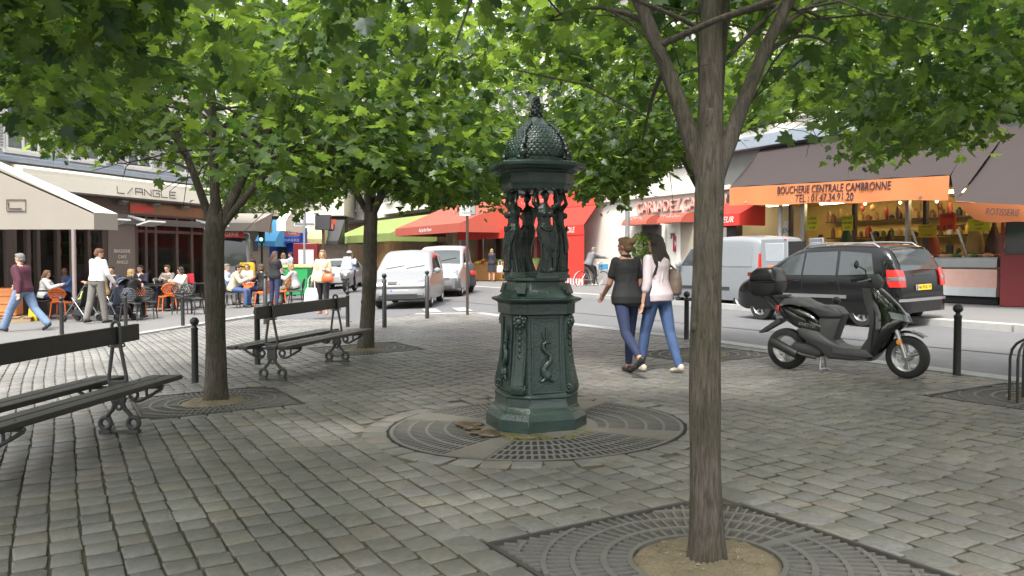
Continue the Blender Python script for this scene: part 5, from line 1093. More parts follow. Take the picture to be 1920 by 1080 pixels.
# ------------------------------------------------------------------ cafe furniture
M_or = pmat('orange_chair_plastic', (.62, .13, .018), .4, var=.08); M_ch = pmat('charcoal_chair_plastic', (.028, .029, .031), .45, var=.1); M_tbl = pmat('black_table', (.02, .02, .02), .3, var=.15)
def make_chair(mat, label):
    t = thing('cafe_chair', label, 'chair', (0, 0, -50), 0, 'cafe chairs with pierced backs')
    m = MB(); m.grid(lambda u, v: Vector((.40*(u-.5)*(1-.12*v*0), .40*(v-.5), .455+.018*math.cos(6.28*(u-.5))-.012*math.sin(v*3.1))), 8, 8, thick=.022); m.build('seat', mat, t, smooth=60, bevel=.008)
    for sx in (-1, 1):
        for sy in (-1, 1): m = MB(); m.tube([(sx*.165, sy*.16, .45), (sx*.19, sy*.185, .2), (sx*.205, sy*.21 if sy > 0 else sy*.225, 0)], [.020, .017, .013], 8); m.build('leg', mat, t)
    m = MB(); cz, rx_, rz_ = .66, .215, .155; Y = lambda x, z: -.19-.16*(z-.46)+.25*x*x
    m.tube([(rx_*math.cos(a)*(1 if math.sin(a) > 0 else .92), Y(rx_*math.cos(a), cz+rz_*math.sin(a)), cz+rz_*math.sin(a)) for a in [2*math.pi*k/28 for k in range(28)]], .013, 6, closed=True)
    r = .026
    for j in range(-4, 5):
        for i in range(-5, 6):
            x = (i+.5*(j % 2))*.052; z = cz+j*.044
            if (x/(rx_-.004))**2+((z-cz)/(rz_-.004))**2 < 1:
                m.tube([(x+r*math.cos(a), Y(x, z+r*math.sin(a)), z+.9*r*math.sin(a)) for a in [2*math.pi*k/8 for k in range(8)]], .0065, 4, closed=True)
    m.grid(lambda u, v: Vector(((u-.5)*(.34-.12*v+.16*max(0, v-.6)), Y((u-.5)*.3, .455+.09*v), .455+.09*v)), 6, 3, thick=.016)
    m.build('backrest', mat, t, smooth=60); return t
CH = {'o': make_chair(M_or, 'x'), 'c': make_chair(M_ch, 'x')}; used = {'o': 0, 'c': 0}
def chair(k, px, py, rz, label):
    loc = leftp(px, py); src = CH[k]
    if not used[k]: used[k] = 1; src.matrix_world = Matrix.Translation(loc) @ Matrix.Rotation(R(rz), 4, 'Z'); src['label'] = label; return src
    return dup(src, loc, R(rz), label)
def table(px, py, label, r=.34):
    t = thing('cafe_table', label, 'table', leftp(px, py), 0, 'round black cafe tables'); m = MB(); m.lathe([(0, .725), (r-.012, .725), (r, .735), (r, .748), (r-.01, .755), (0, .755)], 28); m.build('table_top', M_tbl, t, smooth=50)
    m = MB(); m.lathe([(.035, .03), (.03, .1), (.03, .725)], 12); m.build('column', M_tbl, t); m = MB(); m.lathe([(.23, 0), (.23, .015), (.06, .04), (.04, .07)], 20); m.build('base', M_tbl, t, smooth=50); return t
chair('o', 115, 598, 4, 'orange chair with its back to the square beside the first bollard')
chair('o', 24, 590, -60, 'orange chair at the left picture edge behind the orange crates')
chair('c', 80, 592, -70, 'charcoal chair under the woman in the white blouse')
table(94, 597, 'black round table in front of the woman in the white blouse')
chair('c', 130, 585, 165, 'charcoal chair under the bald man in blue')
chair('c', 246, 602, 8, 'charcoal chair under the blonde woman in black'); chair('o', 258, 592, 20, 'orange chair squeezed beside the blonde woman in black')
chair('c', 276, 598, 12, 'charcoal chair with its back to the square right of the blonde woman')
table(262, 584, 'black round table between the blonde woman and the man in navy')
table(306, 583, 'long used black round table with a glass right of the man in navy', .40); table(290, 577, 'black round table tucked behind the orange chair by the cafe door')
chair('o', 314, 584, 40, 'orange chair with pierced back at the tables before the cafe door')
chair('c', 342, 589, 5, 'charcoal chair with its back to the square left of the trunk'); chair('c', 362, 590, -15, 'charcoal chair touching the left trunk in the picture')
table(376, 577, 'black round table mostly hidden behind the left trunk'); chair('c', 208, 583, 160, 'charcoal chair under the young man in the pink shirt'); chair('c', 262, 578, 175, 'charcoal chair under the man in the navy suit')
chair('c', 196, 586, 120, 'charcoal chair under the old man in tan'); chair('c', 350, 582, 100, 'charcoal chair under the woman in cream')
chair('c', 434, 578, -85, 'charcoal chair under the man in the beige jacket'); table(481, 570, 'black round table with drinks right of the left trunk', .36)
chair('o', 496, 575, 60, 'orange chair under the dark haired woman right of the left trunk'); chair('o', 531, 572, 75, 'orange chair whose back shows beside the standing long haired woman')
chair('c', 556, 572, 95, 'charcoal chair under the blonde woman near the green bin'); chair('o', 462, 566, 180, 'orange chair at the back of the table right of the left trunk')
def glass(px, py, dy, z, label, c, name='beer_glass', cat='glass'):
    p = leftp(px, py); t = thing(name, label, cat, (p[0], p[1]+dy, p[2]+z)); m = MB(); m.lathe([(.03, 0), (.033, .003), (.008, .01), (.008, .05), (.035, .08), (.042, .15)], 12); m.build('glass', pmat('clear_glass', (.7, .72, .72), .08, var=.05, spec=.8), t); m = MB(); m.lathe([(0, .06), (.03, .08), (.036, .13), (0, .13)], 12); m.build('drink', pmat('drink_'+c, (.6, .33, .03) if c == 'beer' else (.4, .05, .03), .2), t)
glass(290, 577, 0, .757, 'beer glass on the table by the cafe door', 'beer'); glass(478, 570, .05, .757, 'left beer glass on the table right of the trunk', 'beer'); glass(486, 570, -.03, .757, 'right red drink on the table right of the trunk', 'red')
def menu(px, py, dy, label):
    p = leftp(px, py); t = thing('menu_card', label, 'menu', (p[0], p[1]+dy, p[2]+.757), R(10)); m = MB(); m.box((0, 0, .15), (.20, .02, .30), rx=.12); m.build('card', M_red_card, t); m = MB(); m.box((0, 0, .01), (.16, .10, .02)); m.build('foot', M_tbl, t)
M_red_card = pmat('red_card', (.50, .03, .05), .5); menu(358, 580, .0, 'red menu card standing on the table by the woman in cream')
# people at the tables
def sit(label, px, py, rz, H, **k):
    k.setdefault('legs', SIT); k.setdefault('arms', TBL); k.setdefault('lean', 8)
    return person(label, leftp(px, py), R(rz), H, hipz=.55, **k)[0]
sit('woman with long fair hair in white blouse seated at the leftmost table', 82, 592, -75, 1.66, fem=True, hair='fair', hstyle='long', top=dict(m=C_white, e=.03), bottom=dict(m=C_djean), head=(-10, 8))
sit('bald man in blue shirt seated behind the orange chair', 128, 585, 160, 1.76, hstyle=None, skin=SK2, top=dict(m=C_blue, e=.028, sleeve=2), bottom=dict(m=C_navy), head=(25, 22), arms=((45, 5, 85, 30), (35, 8, 80, 35)), bulk=1.1)
sit('old man in tan jacket seated behind the man in white', 196, 586, 125, 1.70, hair='grey', hstyle=None, top=dict(n='jacket', m=C_tan, e=.03), bottom=dict(m=C_grey), head=(10, 5))
sit('young man in dark suit and pink shirt seated beside the brown menu panel', 212, 582, 190, 1.78, hair='dark', top=dict(n='jacket', m=C_navy, e=.03), inner=C_pink, bottom=dict(m=C_navy))
sit('blonde woman in black top seated with her back to the square', 244, 601, 2, 1.66, fem=True, hair='blonde', hstyle='bob', top=dict(m=C_black, e=.03, sleeve=1), bottom=dict(m=C_black), head=(-20, 5))
sit('man in navy suit and white shirt seated before the cafe window', 264, 577, 185, 1.78, hair='dark', top=dict(n='jacket', m=C_navy, e=.03), inner=C_white, bottom=dict(m=C_navy), lean=0, head=(-25, 0))
sit('woman in cream knit with short dark hair seated left of the trunk', 345, 581, 150, 1.64, fem=True, hair='dark', hstyle='bob', top=dict(m=C_cream, e=.03), bottom=dict(m=C_black), head=(-60, 10))
sit('man in beige jacket and jeans seated right of the left trunk', 436, 577, -88, 1.74, hair='dark', top=dict(n='jacket', m=C_beige, e=.03), bottom=dict(m=C_jean), lean=16, head=(0, 8))
sit('dark dressed woman with brown hair seated on an orange chair', 495, 574, 62, 1.68, fem=True, hair='brown', hstyle='bob', top=dict(m=C_black, e=.03), bottom=dict(m=C_djean), head=(0, 5))
sit('blonde woman in light grey top seated near the green bin', 555, 571, 92, 1.68, fem=True, hair='blonde', hstyle='bob', top=dict(m=C_lgrey, e=.03), bottom=dict(m=C_grey), head=(0, 10), lean=12)
o = leftp(516, 577); person('woman with long brown hair in dark top standing among the tables', o, R(-20), 1.68, legs=((0, 2, 3), (-6, 4, 3)), arms=((20, 8, 60, 30), (20, 8, 60, 30)), fem=True, hair='brown', hstyle='long', top=dict(m=C_black, e=.026, sleeve=1), bottom=dict(m=C_djean, e=.014))
o = leftp(532, 556); person('short haired woman in light grey top standing behind the tables', o, R(10), 1.66, fem=True, hair='fair', hstyle='bob', top=dict(m=C_lgrey, e=.03, sleeve=1), bottom=dict(m=C_black))
o = leftp(431, 545); person('dark haired man in black walking behind the yellow mailbox', o, R(150), 1.75, legs=((16, 4, 2), (-14, 12, 2)), hair='dark', top=dict(n='jacket', m=C_black, e=.03), inner=C_white, bottom=dict(m=C_djean))
o = leftp(546, 541); person('man in blue grey shirt walking before the blue fish shop', o, R(120), 1.74, legs=((14, 4, 2), (-14, 12, 2)), hair='dark', top=dict(m=C_ltblue, e=.03, sleeve=1), bottom=dict(m=C_navy))
sit('man in pale blue shirt seated half behind the left trunk', 420, 572, -95, 1.74, hair='grey', top=dict(m=C_ltblue, e=.03), bottom=dict(m=C_grey), head=(0, 5)); chair('c', 420, 573, -92, 'charcoal chair under the man in pale blue half behind the trunk')
sit('woman in white top seated at the back of the round table right of the trunk', 466, 563, 175, 1.66, fem=True, hair='fair', hstyle='bob', top=dict(m=C_white, e=.03), bottom=dict(m=C_djean))
sit('man in charcoal sweater seated between the cafe door and the orange chair', 318, 575, 170, 1.74, hair='brown', top=dict(m=C_grey, e=.03), bottom=dict(m=C_navy)); chair('c', 318, 576, 175, 'charcoal chair under the man in charcoal sweater')
o = leftp(472, 538); person('woman in red jacket walking behind the yellow mailbox', o, R(-150), 1.66, legs=((14, 4, 2), (-14, 12, 2)), fem=True, hair='dark', hstyle='bob', top=dict(n='jacket', m=C_maroon, e=.03), bottom=dict(m=C_djean))
# pushchairs
M_pram = cloth('pram_blue_grey', (.11, .13, .19)); M_pramb = cloth('pram_black', (.02, .02, .023))
def pushchair(px, py, rz, label, mat, hood):
    t = thing('pushchair', label, 'pushchair', leftp(px, py), R(rz), 'pushchairs by the cafe tables')
    for sx in (-1, 1):
        m = MB(); m.tube([(sx*.22, .38, .10), (sx*.22, .0, .52), (sx*.21, -.30, .92), (sx*.21, -.42, 1.02)], .014, 7); m.tube([(sx*.22, -.32, .10), (sx*.22, .10, .60)], .013, 7); m.build('frame', M_steel, t)
        for y in (.38, -.32):
            for o in (-.025, .025):
                w_ = MB(); w_.torus((0, 0, 0), .075, .017, 'X', 20, 7); w_.lathe([(0, -.012), (.03, -.012), (.03, .012), (0, .012)], 12, (0, 0, 0), 'X'); 
                for k in range(5): a = 2*math.pi*k/5; w_.box((0, .05*math.cos(a), .05*math.sin(a)), (.012, .05, .014), rx=a)
                wo = w_.build('wheel', M_tyre, t); wo.location = (sx*.22+o, y, .092)
    m = MB(); m.tube([(-.21, -.42, 1.02), (-.17, -.47, 1.05), (.17, -.47, 1.05), (.21, -.42, 1.02)], .018, 8); m.build('handle', M_tyre, t)
    m = MB(); m.grid(lambda u, v: Vector((.40*(u-.5), .25-.42*min(1, v*2)*.9-.16*max(0, v-.5)*2, .42-.06*math.sin(min(1, v*2)*3.1)+.46*max(0, v-.5)*2)), 6, 10, thick=.03); m.build('seat', mat, t, smooth=70)
    m = MB(); m.box((0, -.02, .22), (.34, .42, .16)); m.build('basket', M_pramb, t, bevel=.03)
    if hood:
        m = MB(); m.grid(lambda u, v: Vector((.24*math.cos(math.pi*u), -.20+.36*math.sin(math.pi*u)*math.cos(R(20+95*v))*.95-.05, .72+.36*math.sin(math.pi*u)*math.sin(R(20+95*v)))), 14, 8, thick=.015); m.build('hood', mat, t, smooth=70)
        m = MB(); m.ell((0, -.40, .62), (.16, .09, .20), 12, 9); m.build('rear_bag', mat, t)
    return t
ps = pushchair(155, 603, 72, 'black pushchair carrying a toddler, left of the man in white', M_pramb, False); pushchair(222, 601, 55, 'blue grey hooded pushchair right of the man in white', M_pram, True)
M_ = ps.matrix_world; person('toddler with curly brown hair in lime top seated in the black pushchair', (M_ @ Vector((0, -.06, .33)))[:], M_.to_euler().z, .92, hipz=.16, legs=((80, 60, 8), (80, 60, 8)), arms=LAP, lean=-12, hair='brown', hstyle='bob', top=dict(m=C_green, e=.02), bottom=dict(m=C_pramb if False else M_pramb), voxel=.012)
# orange planters and pallet at the left edge
M_orp = pmat('orange_crate_plastic', (.60, .21, .07), .55, var=.12); M_plt = pmat('pallet_wood', (.30, .21, .12), .9, var=.3)
x, y, z = leftp(14, 604); t = thing('pallet', 'wooden pallet under the orange crate at the left edge', 'pallet', (x-.1, y+.2, z), R(15)); m = MB()
for k in range(5): m.box((-.55+k*.275, 0, .13), (.2, .9, .022))
m.build('deck_board', M_plt, t); 
for k in (-1, 0, 1): m = MB(); m.box((0, k*.38, .06), (1.25, .10, .115)); m.build('bearer', M_plt, t)
t = thing('plastic_crate', 'big ribbed orange crate on the pallet at the left edge', 'crate', (x-.3, y+.25, z+.142), R(15)); m = MB(); m.box((0, 0, .36), (.85, .6, .70)); bo = m.build('shell', M_orp, t, bevel=.03)
for k in range(3): m = MB(); m.box((0, -.305, .14+k*.2), (.78, .03, .05)); m.build('rib', M_orp, bo, bevel=.01)
t = thing('floor_sign', 'yellow folding floor sign between the legs of the striding man', 'sign', (x+.55, y+.15, z), R(-15)); m = MB(); m.prism([(-.14, 0), (.14, 0), (.09, .34), (-.09, .34)], -.02, .02, 'Y', inset=.006); m.build('panel', pmat('yellow_plastic', (.70, .50, .02), .5), t)
# ------------------------------------------------------------------ buildings
M_plas = pmat('white_render', (.62, .61, .58), .9, var=.06, scale=1.5, bump=.1, bscale=60, dirt=.10); M_crm = pmat('cream_render', (.62, .58, .49), .9, var=.06, scale=1.5, dirt=.12); M_stn = pmat('pale_stone', (.58, .56, .51), .9, var=.08, scale=3, dirt=.12)
M_shut = pmat('shutter_grey_white', (.50, .50, .49), .7, var=.06); M_pane = pmat('window_pane', (.10, .11, .12), .08, var=.3, scale=1.2, spec=.8); M_wfr = pmat('window_frame_white', (.58, .58, .56), .6); M_rail = pmat('balcony_iron', (.03, .03, .03), .5); M_zinc = pmat('grey_blue_zinc', (.26, .30, .35), .5, metal=.2)
M_brown = pmat('brown_shopfront', (.060, .038, .030), .5, var=.12); M_taupe = pmat('taupe_panel', (.16, .125, .11), .6, var=.06); M_dark = pmat('dark_interior', (.012, .010, .009), .8, var=.5); M_cloth = pmat('cream_awning', (.68, .64, .54), .85, var=.06, scale=2); M_cloth2 = pmat('greige_shaded_awning', (.25, .225, .19), .85, var=.06, scale=2)
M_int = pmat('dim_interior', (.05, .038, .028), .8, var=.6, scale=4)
def shopglass():
    m = bpy.data.materials.new('shop_glass'); m.use_nodes = True; n = m.node_tree.nodes; l = m.node_tree.links; n.remove(n['Principled BSDF'])
    a = n.new('ShaderNodeBsdfTransparent'); a.inputs[0].default_value = (.88, .9, .9, 1); g = n.new('ShaderNodeBsdfGlossy'); g.inputs['Roughness'].default_value = .03; f = n.new('ShaderNodeFresnel'); f.inputs[0].default_value = 1.22; x = n.new('ShaderNodeMixShader')
    l.new(f.outputs[0], x.inputs[0]); l.new(a.outputs[0], x.inputs[1]); l.new(g.outputs[0], x.inputs[2]); l.new(x.outputs[0], n['Material Output'].inputs[0]); return m
M_sg = shopglass()
def glow(name, c, e): return pmat(name, c, .5, var=.02, emit=e)
M_bulb = glow('warm_lamp', (1, .75, .38), 4); M_tube = glow('warm_tube_lamp', (1, .80, .48), 9)
def window(b, x, z, w_=1.1, h=1.9, shut=True, balc=False, folded=False):
    m = MB(); t = .07
    for sx in (-1, 1): m.box((x+sx*(w_/2-t/2), -.03, z+h/2), (t, .08, h))
    for q in (t/2, h-t/2): m.box((x, -.03, z+q), (w_-2*t, .08, t))
    m.box((x, -.03, z+h/2), (t*.8, .07, h-2*t)); m.box((x, -.028, z+h*.68), (w_-2*t, .05, .03)); f = m.build('window', M_wfr, b, smooth=20)
    g = MB(); g.box((x, -.012, z+h/2), (w_-.02, .02, h-.02)); g.build('pane', M_pane, f)
    s = MB(); s.box((x, -.07, z-.05), (w_+.24, .16, .09)); s.build('sill', M_stn, f)
    if shut:
        for sx in (-1, 1):
            q = MB(); sw = w_*.48; cx = x+sx*(w_/2+sw/2+.02); 
            for k in (-1, 1): q.box((cx+k*(sw/2-.03), -.05, z+h/2), (.06, .045, h))
            for zz in (.03, h*.5, h-.03): q.box((cx, -.05, z+zz), (sw-.12, .045, .07))
            n = 22
            for k in range(n): q.box((cx, -.048, z+.07+(h-.14)*(k+.5)/n), (sw-.12, .012, (h-.14)/n*1.0), rx=.7)
            q.build('shutter', M_shut, f, smooth=20)
    if balc:
        q = MB(); bw = w_+.3; q.box((x, -.26, z+.92), (bw, .03, .03)); q.box((x, -.26, z+.05), (bw, .03, .03))
        for k in range(13): xx = x-bw/2+bw*k/12; q.box((xx, -.26, z+.48), (.014, .014, .88))
        for k in range(6): q.torus((x-bw/2+bw*(k+.5)/6, -.26, z+.5), .075, .009, 'Y', 12, 4)
        for sx in (-1, 1): q.box((x+sx*bw/2, -.13, z+.92), (.02, .26, .02))
        q.build('railing', M_rail, f)
def bldg(name, label, x, y, ang, L, H, z0, mat, dep=7, wz=(), wx=(), balc=False, shut=True, cat='building', band=None, back=0):
    """facade along local X with the street at -Y; solid from z0 up, open shop below"""
    t = thing(name, label, cat, (x, y, 0), ang); m = MB(); m.box((L/2, dep/2, (z0+H)/2), (L, dep, H-z0)); m.build('wall', mat, t, smooth=20)
    m = MB(); m.box((L/2, -.09, H-.2), (L+.2, .3, .28)); m.box((L/2, -.06, H-.42), (L+.1, .16, .12)); m.build('cornice', M_stn, t, smooth=20, bevel=.02)
    for z in wz[:-1] if len(wz) > 1 else (): m = MB(); m.box((L/2, -.05, z+2.55), (L, .12, .16)); m.build('string_course', M_stn, t, smooth=20, bevel=.01)
    for z in wz:
        for xx in wx: window(t, xx, z, balc=balc, shut=shut)
    m = MB(); m.box((L/2, dep/2, H+.35), (L, dep, .70)); m.build('roof', M_zinc, t, smooth=20); return t
# --- the cafe with the cream sign band
P1 = at(150, 365, 25.0); P2 = at(385, 387, 30.3); d = (P2-P1); ANG = math.atan2(d.y, d.x); uB = Vector((math.cos(ANG), math.sin(ANG), 0)); org = Vector((P1.x, P1.y, 0))-uB*5.0; GZ = -.20
def sB(px): k = (px-960)/FPX; return ((org.x-k*org.y)/(k*uB.y-uB.x))
LB = sB(388)+.35
CB = bldg('cafe_building', 'white building with the cream cafe sign band and brown shopfront on the left', org.x, org.y, ANG, LB, 11.5, 3.30, M_plas, wz=(4.35, 7.5), wx=[.9+2.15*k for k in range(5)])
m = MB(); m.box((LB/2, -.06, 4.10), (LB+.1, .32, .16)); m.box((LB/2, -.03, 4.24), (LB, .14, .14)); m.build('ledge', M_zinc, CB, smooth=20, bevel=.02)
m = MB(); m.box((LB/2, 3.6, 1.55), (LB, 7, 3.5)); m = MB()
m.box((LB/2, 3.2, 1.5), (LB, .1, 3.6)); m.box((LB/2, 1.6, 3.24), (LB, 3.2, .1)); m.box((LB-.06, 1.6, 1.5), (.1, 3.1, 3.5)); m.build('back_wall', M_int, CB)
m = MB(); m.box((LB/2, 1.6, GZ+.03), (LB, 3.2, .06)); m.build('shop_floor', M_brown, CB)
m = MB(); m.box((LB/2, -.02, 3.03), (LB, .14, .50)); m.build('fascia', M_brown, CB, smooth=20)
posts = [sB(p) for p in (-60, 20, 52, 70, 108, 137, 165, 197, 250, 272, 290, 330, 358, 384)]
for i, s in enumerate(posts):
    m = MB(); wd = .30 if i in (1, 7, 8, 13) else .11
    m.box((s, 0, (GZ+2.8)/2), (wd, .16, 2.8-GZ)); m.build('post', pmat('pinkish_post', (.36, .30, .28), .6) if i == 5 else M_brown, CB, smooth=20, bevel=.01)
m = MB(); m.box((LB/2, -.02, 2.30), (LB, .08, .09)); m.build('transom', M_brown, CB, smooth=20)
m = MB()
for a, b in zip(posts, posts[1:]):
    if abs(a-sB(197)) < .01: continue
    m.add([(a, -.02, GZ+.35), (b, -.02, GZ+.35), (b, -.02, 2.78), (a, -.02, 2.78)], [(0, 1, 2, 3)])
o = m.build('glazing', M_sg, CB, fix=False)
for a, b in zip(posts, posts[1:]):
    if abs(a-sB(197)) < .01: continue
    m = MB(); m.box(((a+b)/2, 0, GZ+.18), (b-a-.02, .10, .36)); m.build('riser', M_brown, CB, smooth=20)
a, b = sB(199), sB(249); m = MB(); m.box(((a+b)/2, -.05, 1.30), (b-a, .12, 3.0)); mp_ = m.build('menu_panel', M_taupe, CB, smooth=20, bevel=.01)
for k, (s_, z) in enumerate((('BRASSERIE', 1.63), ('CAFE', 1.45), ('ANGLE', 1.28))): text('lettering', s_, .15, pmat('cream_lettering', (.6, .55, .45), .6), mp_, frame(((a+b)/2, -.115, z), (1, 0, 0), (0, 0, 1)))
m = MB(); m.box(((sB(240)+sB(378))/2, -.10, 3.02), (sB(378)-sB(240), .03, .34)); sg_ = m.build('glass_sign', pmat('amber_sign', (.16, .10, .045), .3, var=.5, scale=3), CB); m = MB(); m.box((sB(262), -.12, 3.02), (1.0, .02, .22)); m.build('badge', pmat('red_sign', (.45, .04, .03), .4), sg_)
rg = random.Random(2)
for k in range(9): m = MB(); m.ell((sB(258)+rg.uniform(0, 1.6), .8+rg.random(), 1.3+rg.random()*.5), .035, 8, 6); m.build('bulb', M_bulb, CB)
m = MB(); m.box((sB(275), 1.8, .6), (2.4, .5, 1.2)); m.build('bar_counter', M_brown, CB, bevel=.02)
for k in range(3):
    m = MB(); m.box((sB(285), 2.9, 1.5+k*.45), (2.6, .3, .04)); sh_ = m.build('shelf', M_brown, CB)
    for j in range(12): m = MB(); xx = sB(285)-1.2+j*.21; m.lathe([(.04, 1.52+k*.45), (.04, 1.72+k*.45), (.015, 1.78+k*.45), (.015, 1.84+k*.45)], 8, (xx, 2.88, 0)); m.build('bottle', (M_glass, M_orp, pmat('green_glass', (.03, .09, .03), .1))[j % 3], sh_)
AW = thing('awning', 'long cream awning cassette with angular cafe lettering', 'awning', CB.location[:], ANG); s0, s1 = sB(20), LB
def sect(P, x): return [Vector((x, y, z)) for y, z in P]
m = MB(); P = [(-.05, 3.98), (-.42, 3.93), (-.52, 3.85), (-.52, 3.72), (-.05, 3.66)]; m.loft([sect(P, s0), sect(P, s1)]); m.build('cassette', M_cloth, AW, smooth=30)
m = MB(); m.loft([sect([(-.50, 3.72), (-.53, 3.72), (-.55, 3.32), (-.52, 3.32)], s0), sect([(-.50, 3.72), (-.53, 3.72), (-.55, 3.32), (-.52, 3.32)], s1)]); va = m.build('valance', M_cloth, AW, smooth=30)
cx = (sB(196)+sB(310))/2; wd = sB(310)-sB(196); GL = {'L': [[(0, 1), (0, 0), (.8, 0)]], '/': [[(.1, 0), (.7, 1)]], 'A': [[(0, 0), (0, 1), (.8, 1), (.8, 0)], [(0, .45), (.8, .45)]], 'N': [[(0, 0), (0, 1), (.8, 0), (.8, 1)]], 'G': [[(.8, 1), (0, 1), (0, 0), (.8, 0), (.8, .5), (.4, .5)]], 'E': [[(.8, 1), (0, 1), (0, 0), (.8, 0)], [(0, .5), (.7, .5)]]}
m = MB(); u = wd/7.2
for i, ch in enumerate('L/ANGLE'):
    for ln in GL[ch]: m.tube([(sB(196)+(i*1.03+p[0])*u, -.552+.02*p[1]*.3, 3.42+p[1]*.20) for p in ln], .014, 4)
m.build('lettering', pmat('brown_lettering', (.06, .045, .04), .6), AW)
for px in (220, 281, 337):
    m = MB(); x_ = sB(px); m.box((x_, -.28, 3.16), (.26, .20, .05), rx=-.4); m.tube([(x_, -.05, 3.22), (x_, -.22, 3.2)], .02, 6); m.build('spot_lamp', M_alloy, CB)
for px in (181, 250, 375):
    m = MB(); x_ = sB(px); m.box((x_, -.75, 2.52), (.75, .5, .05), rx=-.25); m.tube([(x_-.3, -.1, 2.75), (x_, -.5, 2.62)], .05, 7); m.build('heater', pmat('heater_white', (.6, .6, .58), .5), CB)
m = MB(); m.box(((s0+s1)/2, -.20, 2.62), (s1-s0, .10, .16)); m.box(((s0+s1)/2, -.45, 2.50), (s1-s0, .05, .04)); m.build('awning_bar', pmat('grey_beam', (.09, .085, .08), .5), CB, smooth=20)
# the low awning that faces the square
A2 = thing('awning', 'low cream awning, gable coloured as in shade, with a framed corner emblem at the left edge', 'awning', (0, 0, 0)); lipR, lipL, bR, bL = at(176, 398, 20.0), at(-260, 396, 19.3), at(-4, 312, 22.6), at(-300, 300, 22.2)
gA, gB, gC = at(-4, 313, 20.0), at(-260, 205, 20.0), at(-260, 398, 20.0)
m = MB(); m.loft([[lipR, gA, gB, gC], [p+Vector((0, .03, 0)) for p in (lipR, gA, gB, gC)]]); m.build('gable', M_cloth2, A2, smooth=20); lipL = gC  # gable and valances: shade put into a darker tone of the awning cloth
m = MB(); dn = Vector((0, .0, -.41)); e = Vector((0, .03, 0)); m.loft([[lipL, lipR, lipR+dn, lipL+dn], [lipL+e, lipR+e, lipR+dn+e, lipL+dn+e]]); m.build('valance', M_cloth2, A2, smooth=20)
q = Vector((.24, .70, 0)); m = MB(); m.loft([[lipR, gB, gB+q, lipR+q], [p-Vector((0, 0, .04)) for p in (lipR, gB, gB+q, lipR+q)]]); m.build('canopy', pmat('sunlit_cream_awning', (.62, .59, .52), .85, var=.04), A2, smooth=20)  # top strip of the same cloth, coloured paler to stand for sunlight
m = MB(); m.loft([[lipR+Vector((.01, .02, 0)), lipR+q, lipR+q+dn, lipR+dn], [lipR+Vector((-.02, .03, 0)), lipR+q-Vector((.03, 0, 0)), lipR+q+dn-Vector((.03, 0, 0)), lipR+dn-Vector((.03, 0, 0))]]); m.build('side_valance', M_cloth2, A2, smooth=20)
c_ = at(32, 383, 19.98); pt = lambda a, b: c_+Vector((a, 0, b))
m = MB(); m.tube([pt(-.25, -.16), pt(.20, -.16), pt(.20, .11), pt(-.25, .11)], .012, 4, closed=True); m.tube([pt(-.21, .05), pt(-.21, -.10), pt(.10, -.10)], .012, 4); m.build('emblem', pmat('brown_lettering', (.06, .045, .04), .6), A2)
a = at(137, 428, 23.2); m = MB(); m.tube([(a.x, a.y, G(a.x, a.y)), a[:]], .05, 8); m.build('support_post', pmat('pinkish_post', (.36, .30, .28), .6), A2)
# --- the right hand frontage: butcher, hotel, red shop, grocers
UR = Vector((math.sin(R(28)), -math.cos(R(28)), 0)); NR = Vector((math.cos(R(28)), math.sin(R(28)), 0)); ANR = math.atan2(UR.y, UR.x)
def onN(px, n): k = (px-960)/FPX; y = n/(k*NR.x+NR.y); return Vector((k*y, y, 0))
FN = 20.2
def span(px0, px1, n=FN): a = onN(px0, n); b = onN(px1, n); return a, (b-a).length
def lipS(px, n, a): return (onN(px, n)-a).dot(UR)
def seg(px, a): return (onN(px, FN)-a).dot(UR)
M_or_aw = pmat('orange_valance', (.52, .17, .06), .8, var=.06, scale=2); M_br_aw = pmat('brown_awning', (.030, .021, .020), .85, var=.10, scale=2); M_red_aw = pmat('red_awning', (.52, .030, .018), .8, var=.05); M_brick_aw = pmat('brick_red_awning', (.34, .07, .045), .85, var=.08); M_letb = pmat('dark_lettering', (.03, .02, .03), .7)
a, L = span(1372, 2060); BB = bldg('butcher_building', 'cream building above the brown and orange butcher awnings on the right', a.x, a.y, ANR, L+3, 12, 5.0, M_crm, wz=(5.9, 9.0), wx=[1.2+2.4*k for k in range(7)], balc=True, shut=False)
m = MB(); m.box((L/2, -.16, 5.22), (L+3, .4, .40)); m.build('gutter_band', M_zinc, BB, smooth=20, bevel=.02)
gz = .3; WARM = pmat('warm_shop_wall', (.62, .45, .16), .8, var=.25, scale=2)
m = MB(); m.box((L/2, 3.6, 2.6), (L+3, .1, 4.8)); m.box((L/2, 1.9, 3.3), (L+3, 3.6, .06)); m.build('shop_back_wall', WARM, BB)
for k in range(8):
    m = MB(); m.box((1.0+k*1.6, 1.2+.8*(k % 2), 3.22), (1.1, .14, .05)); m.build('ceiling_lamp', M_tube, BB)
for k in range(6): m = MB(); m.ell((seg(1560, a)+k*.85, 1.4+.5*(k % 3), 3.08), .045, 10, 7); m.build('spot_bulb', M_bulb, BB)
m = MB(); m.box((L/2, -.02, 3.55), (L+3, .2, .50)); m.box((L/2, -.02, 4.4), (L+3, .1, 1.3)); m.build('fascia', pmat('grey_green_fascia', (.10, .11, .10), .5), BB, smooth=20)
m = MB(); m.box((.15, -.03, 1.8), (.45, .3, 3.6)); m.build('pillar', pmat('dark_pillar', (.03, .03, .032), .4), BB)
for px in (1483, 1507, 1602, 1702, 1735): s_ = seg(px, a); m = MB(); m.box((s_, -.02, 1.8), (.10 if px != 1507 else .14, .12, 3.1)); m.build('shop_mullion', M_alloy if px in (1507, 1702) else M_brown, BB)
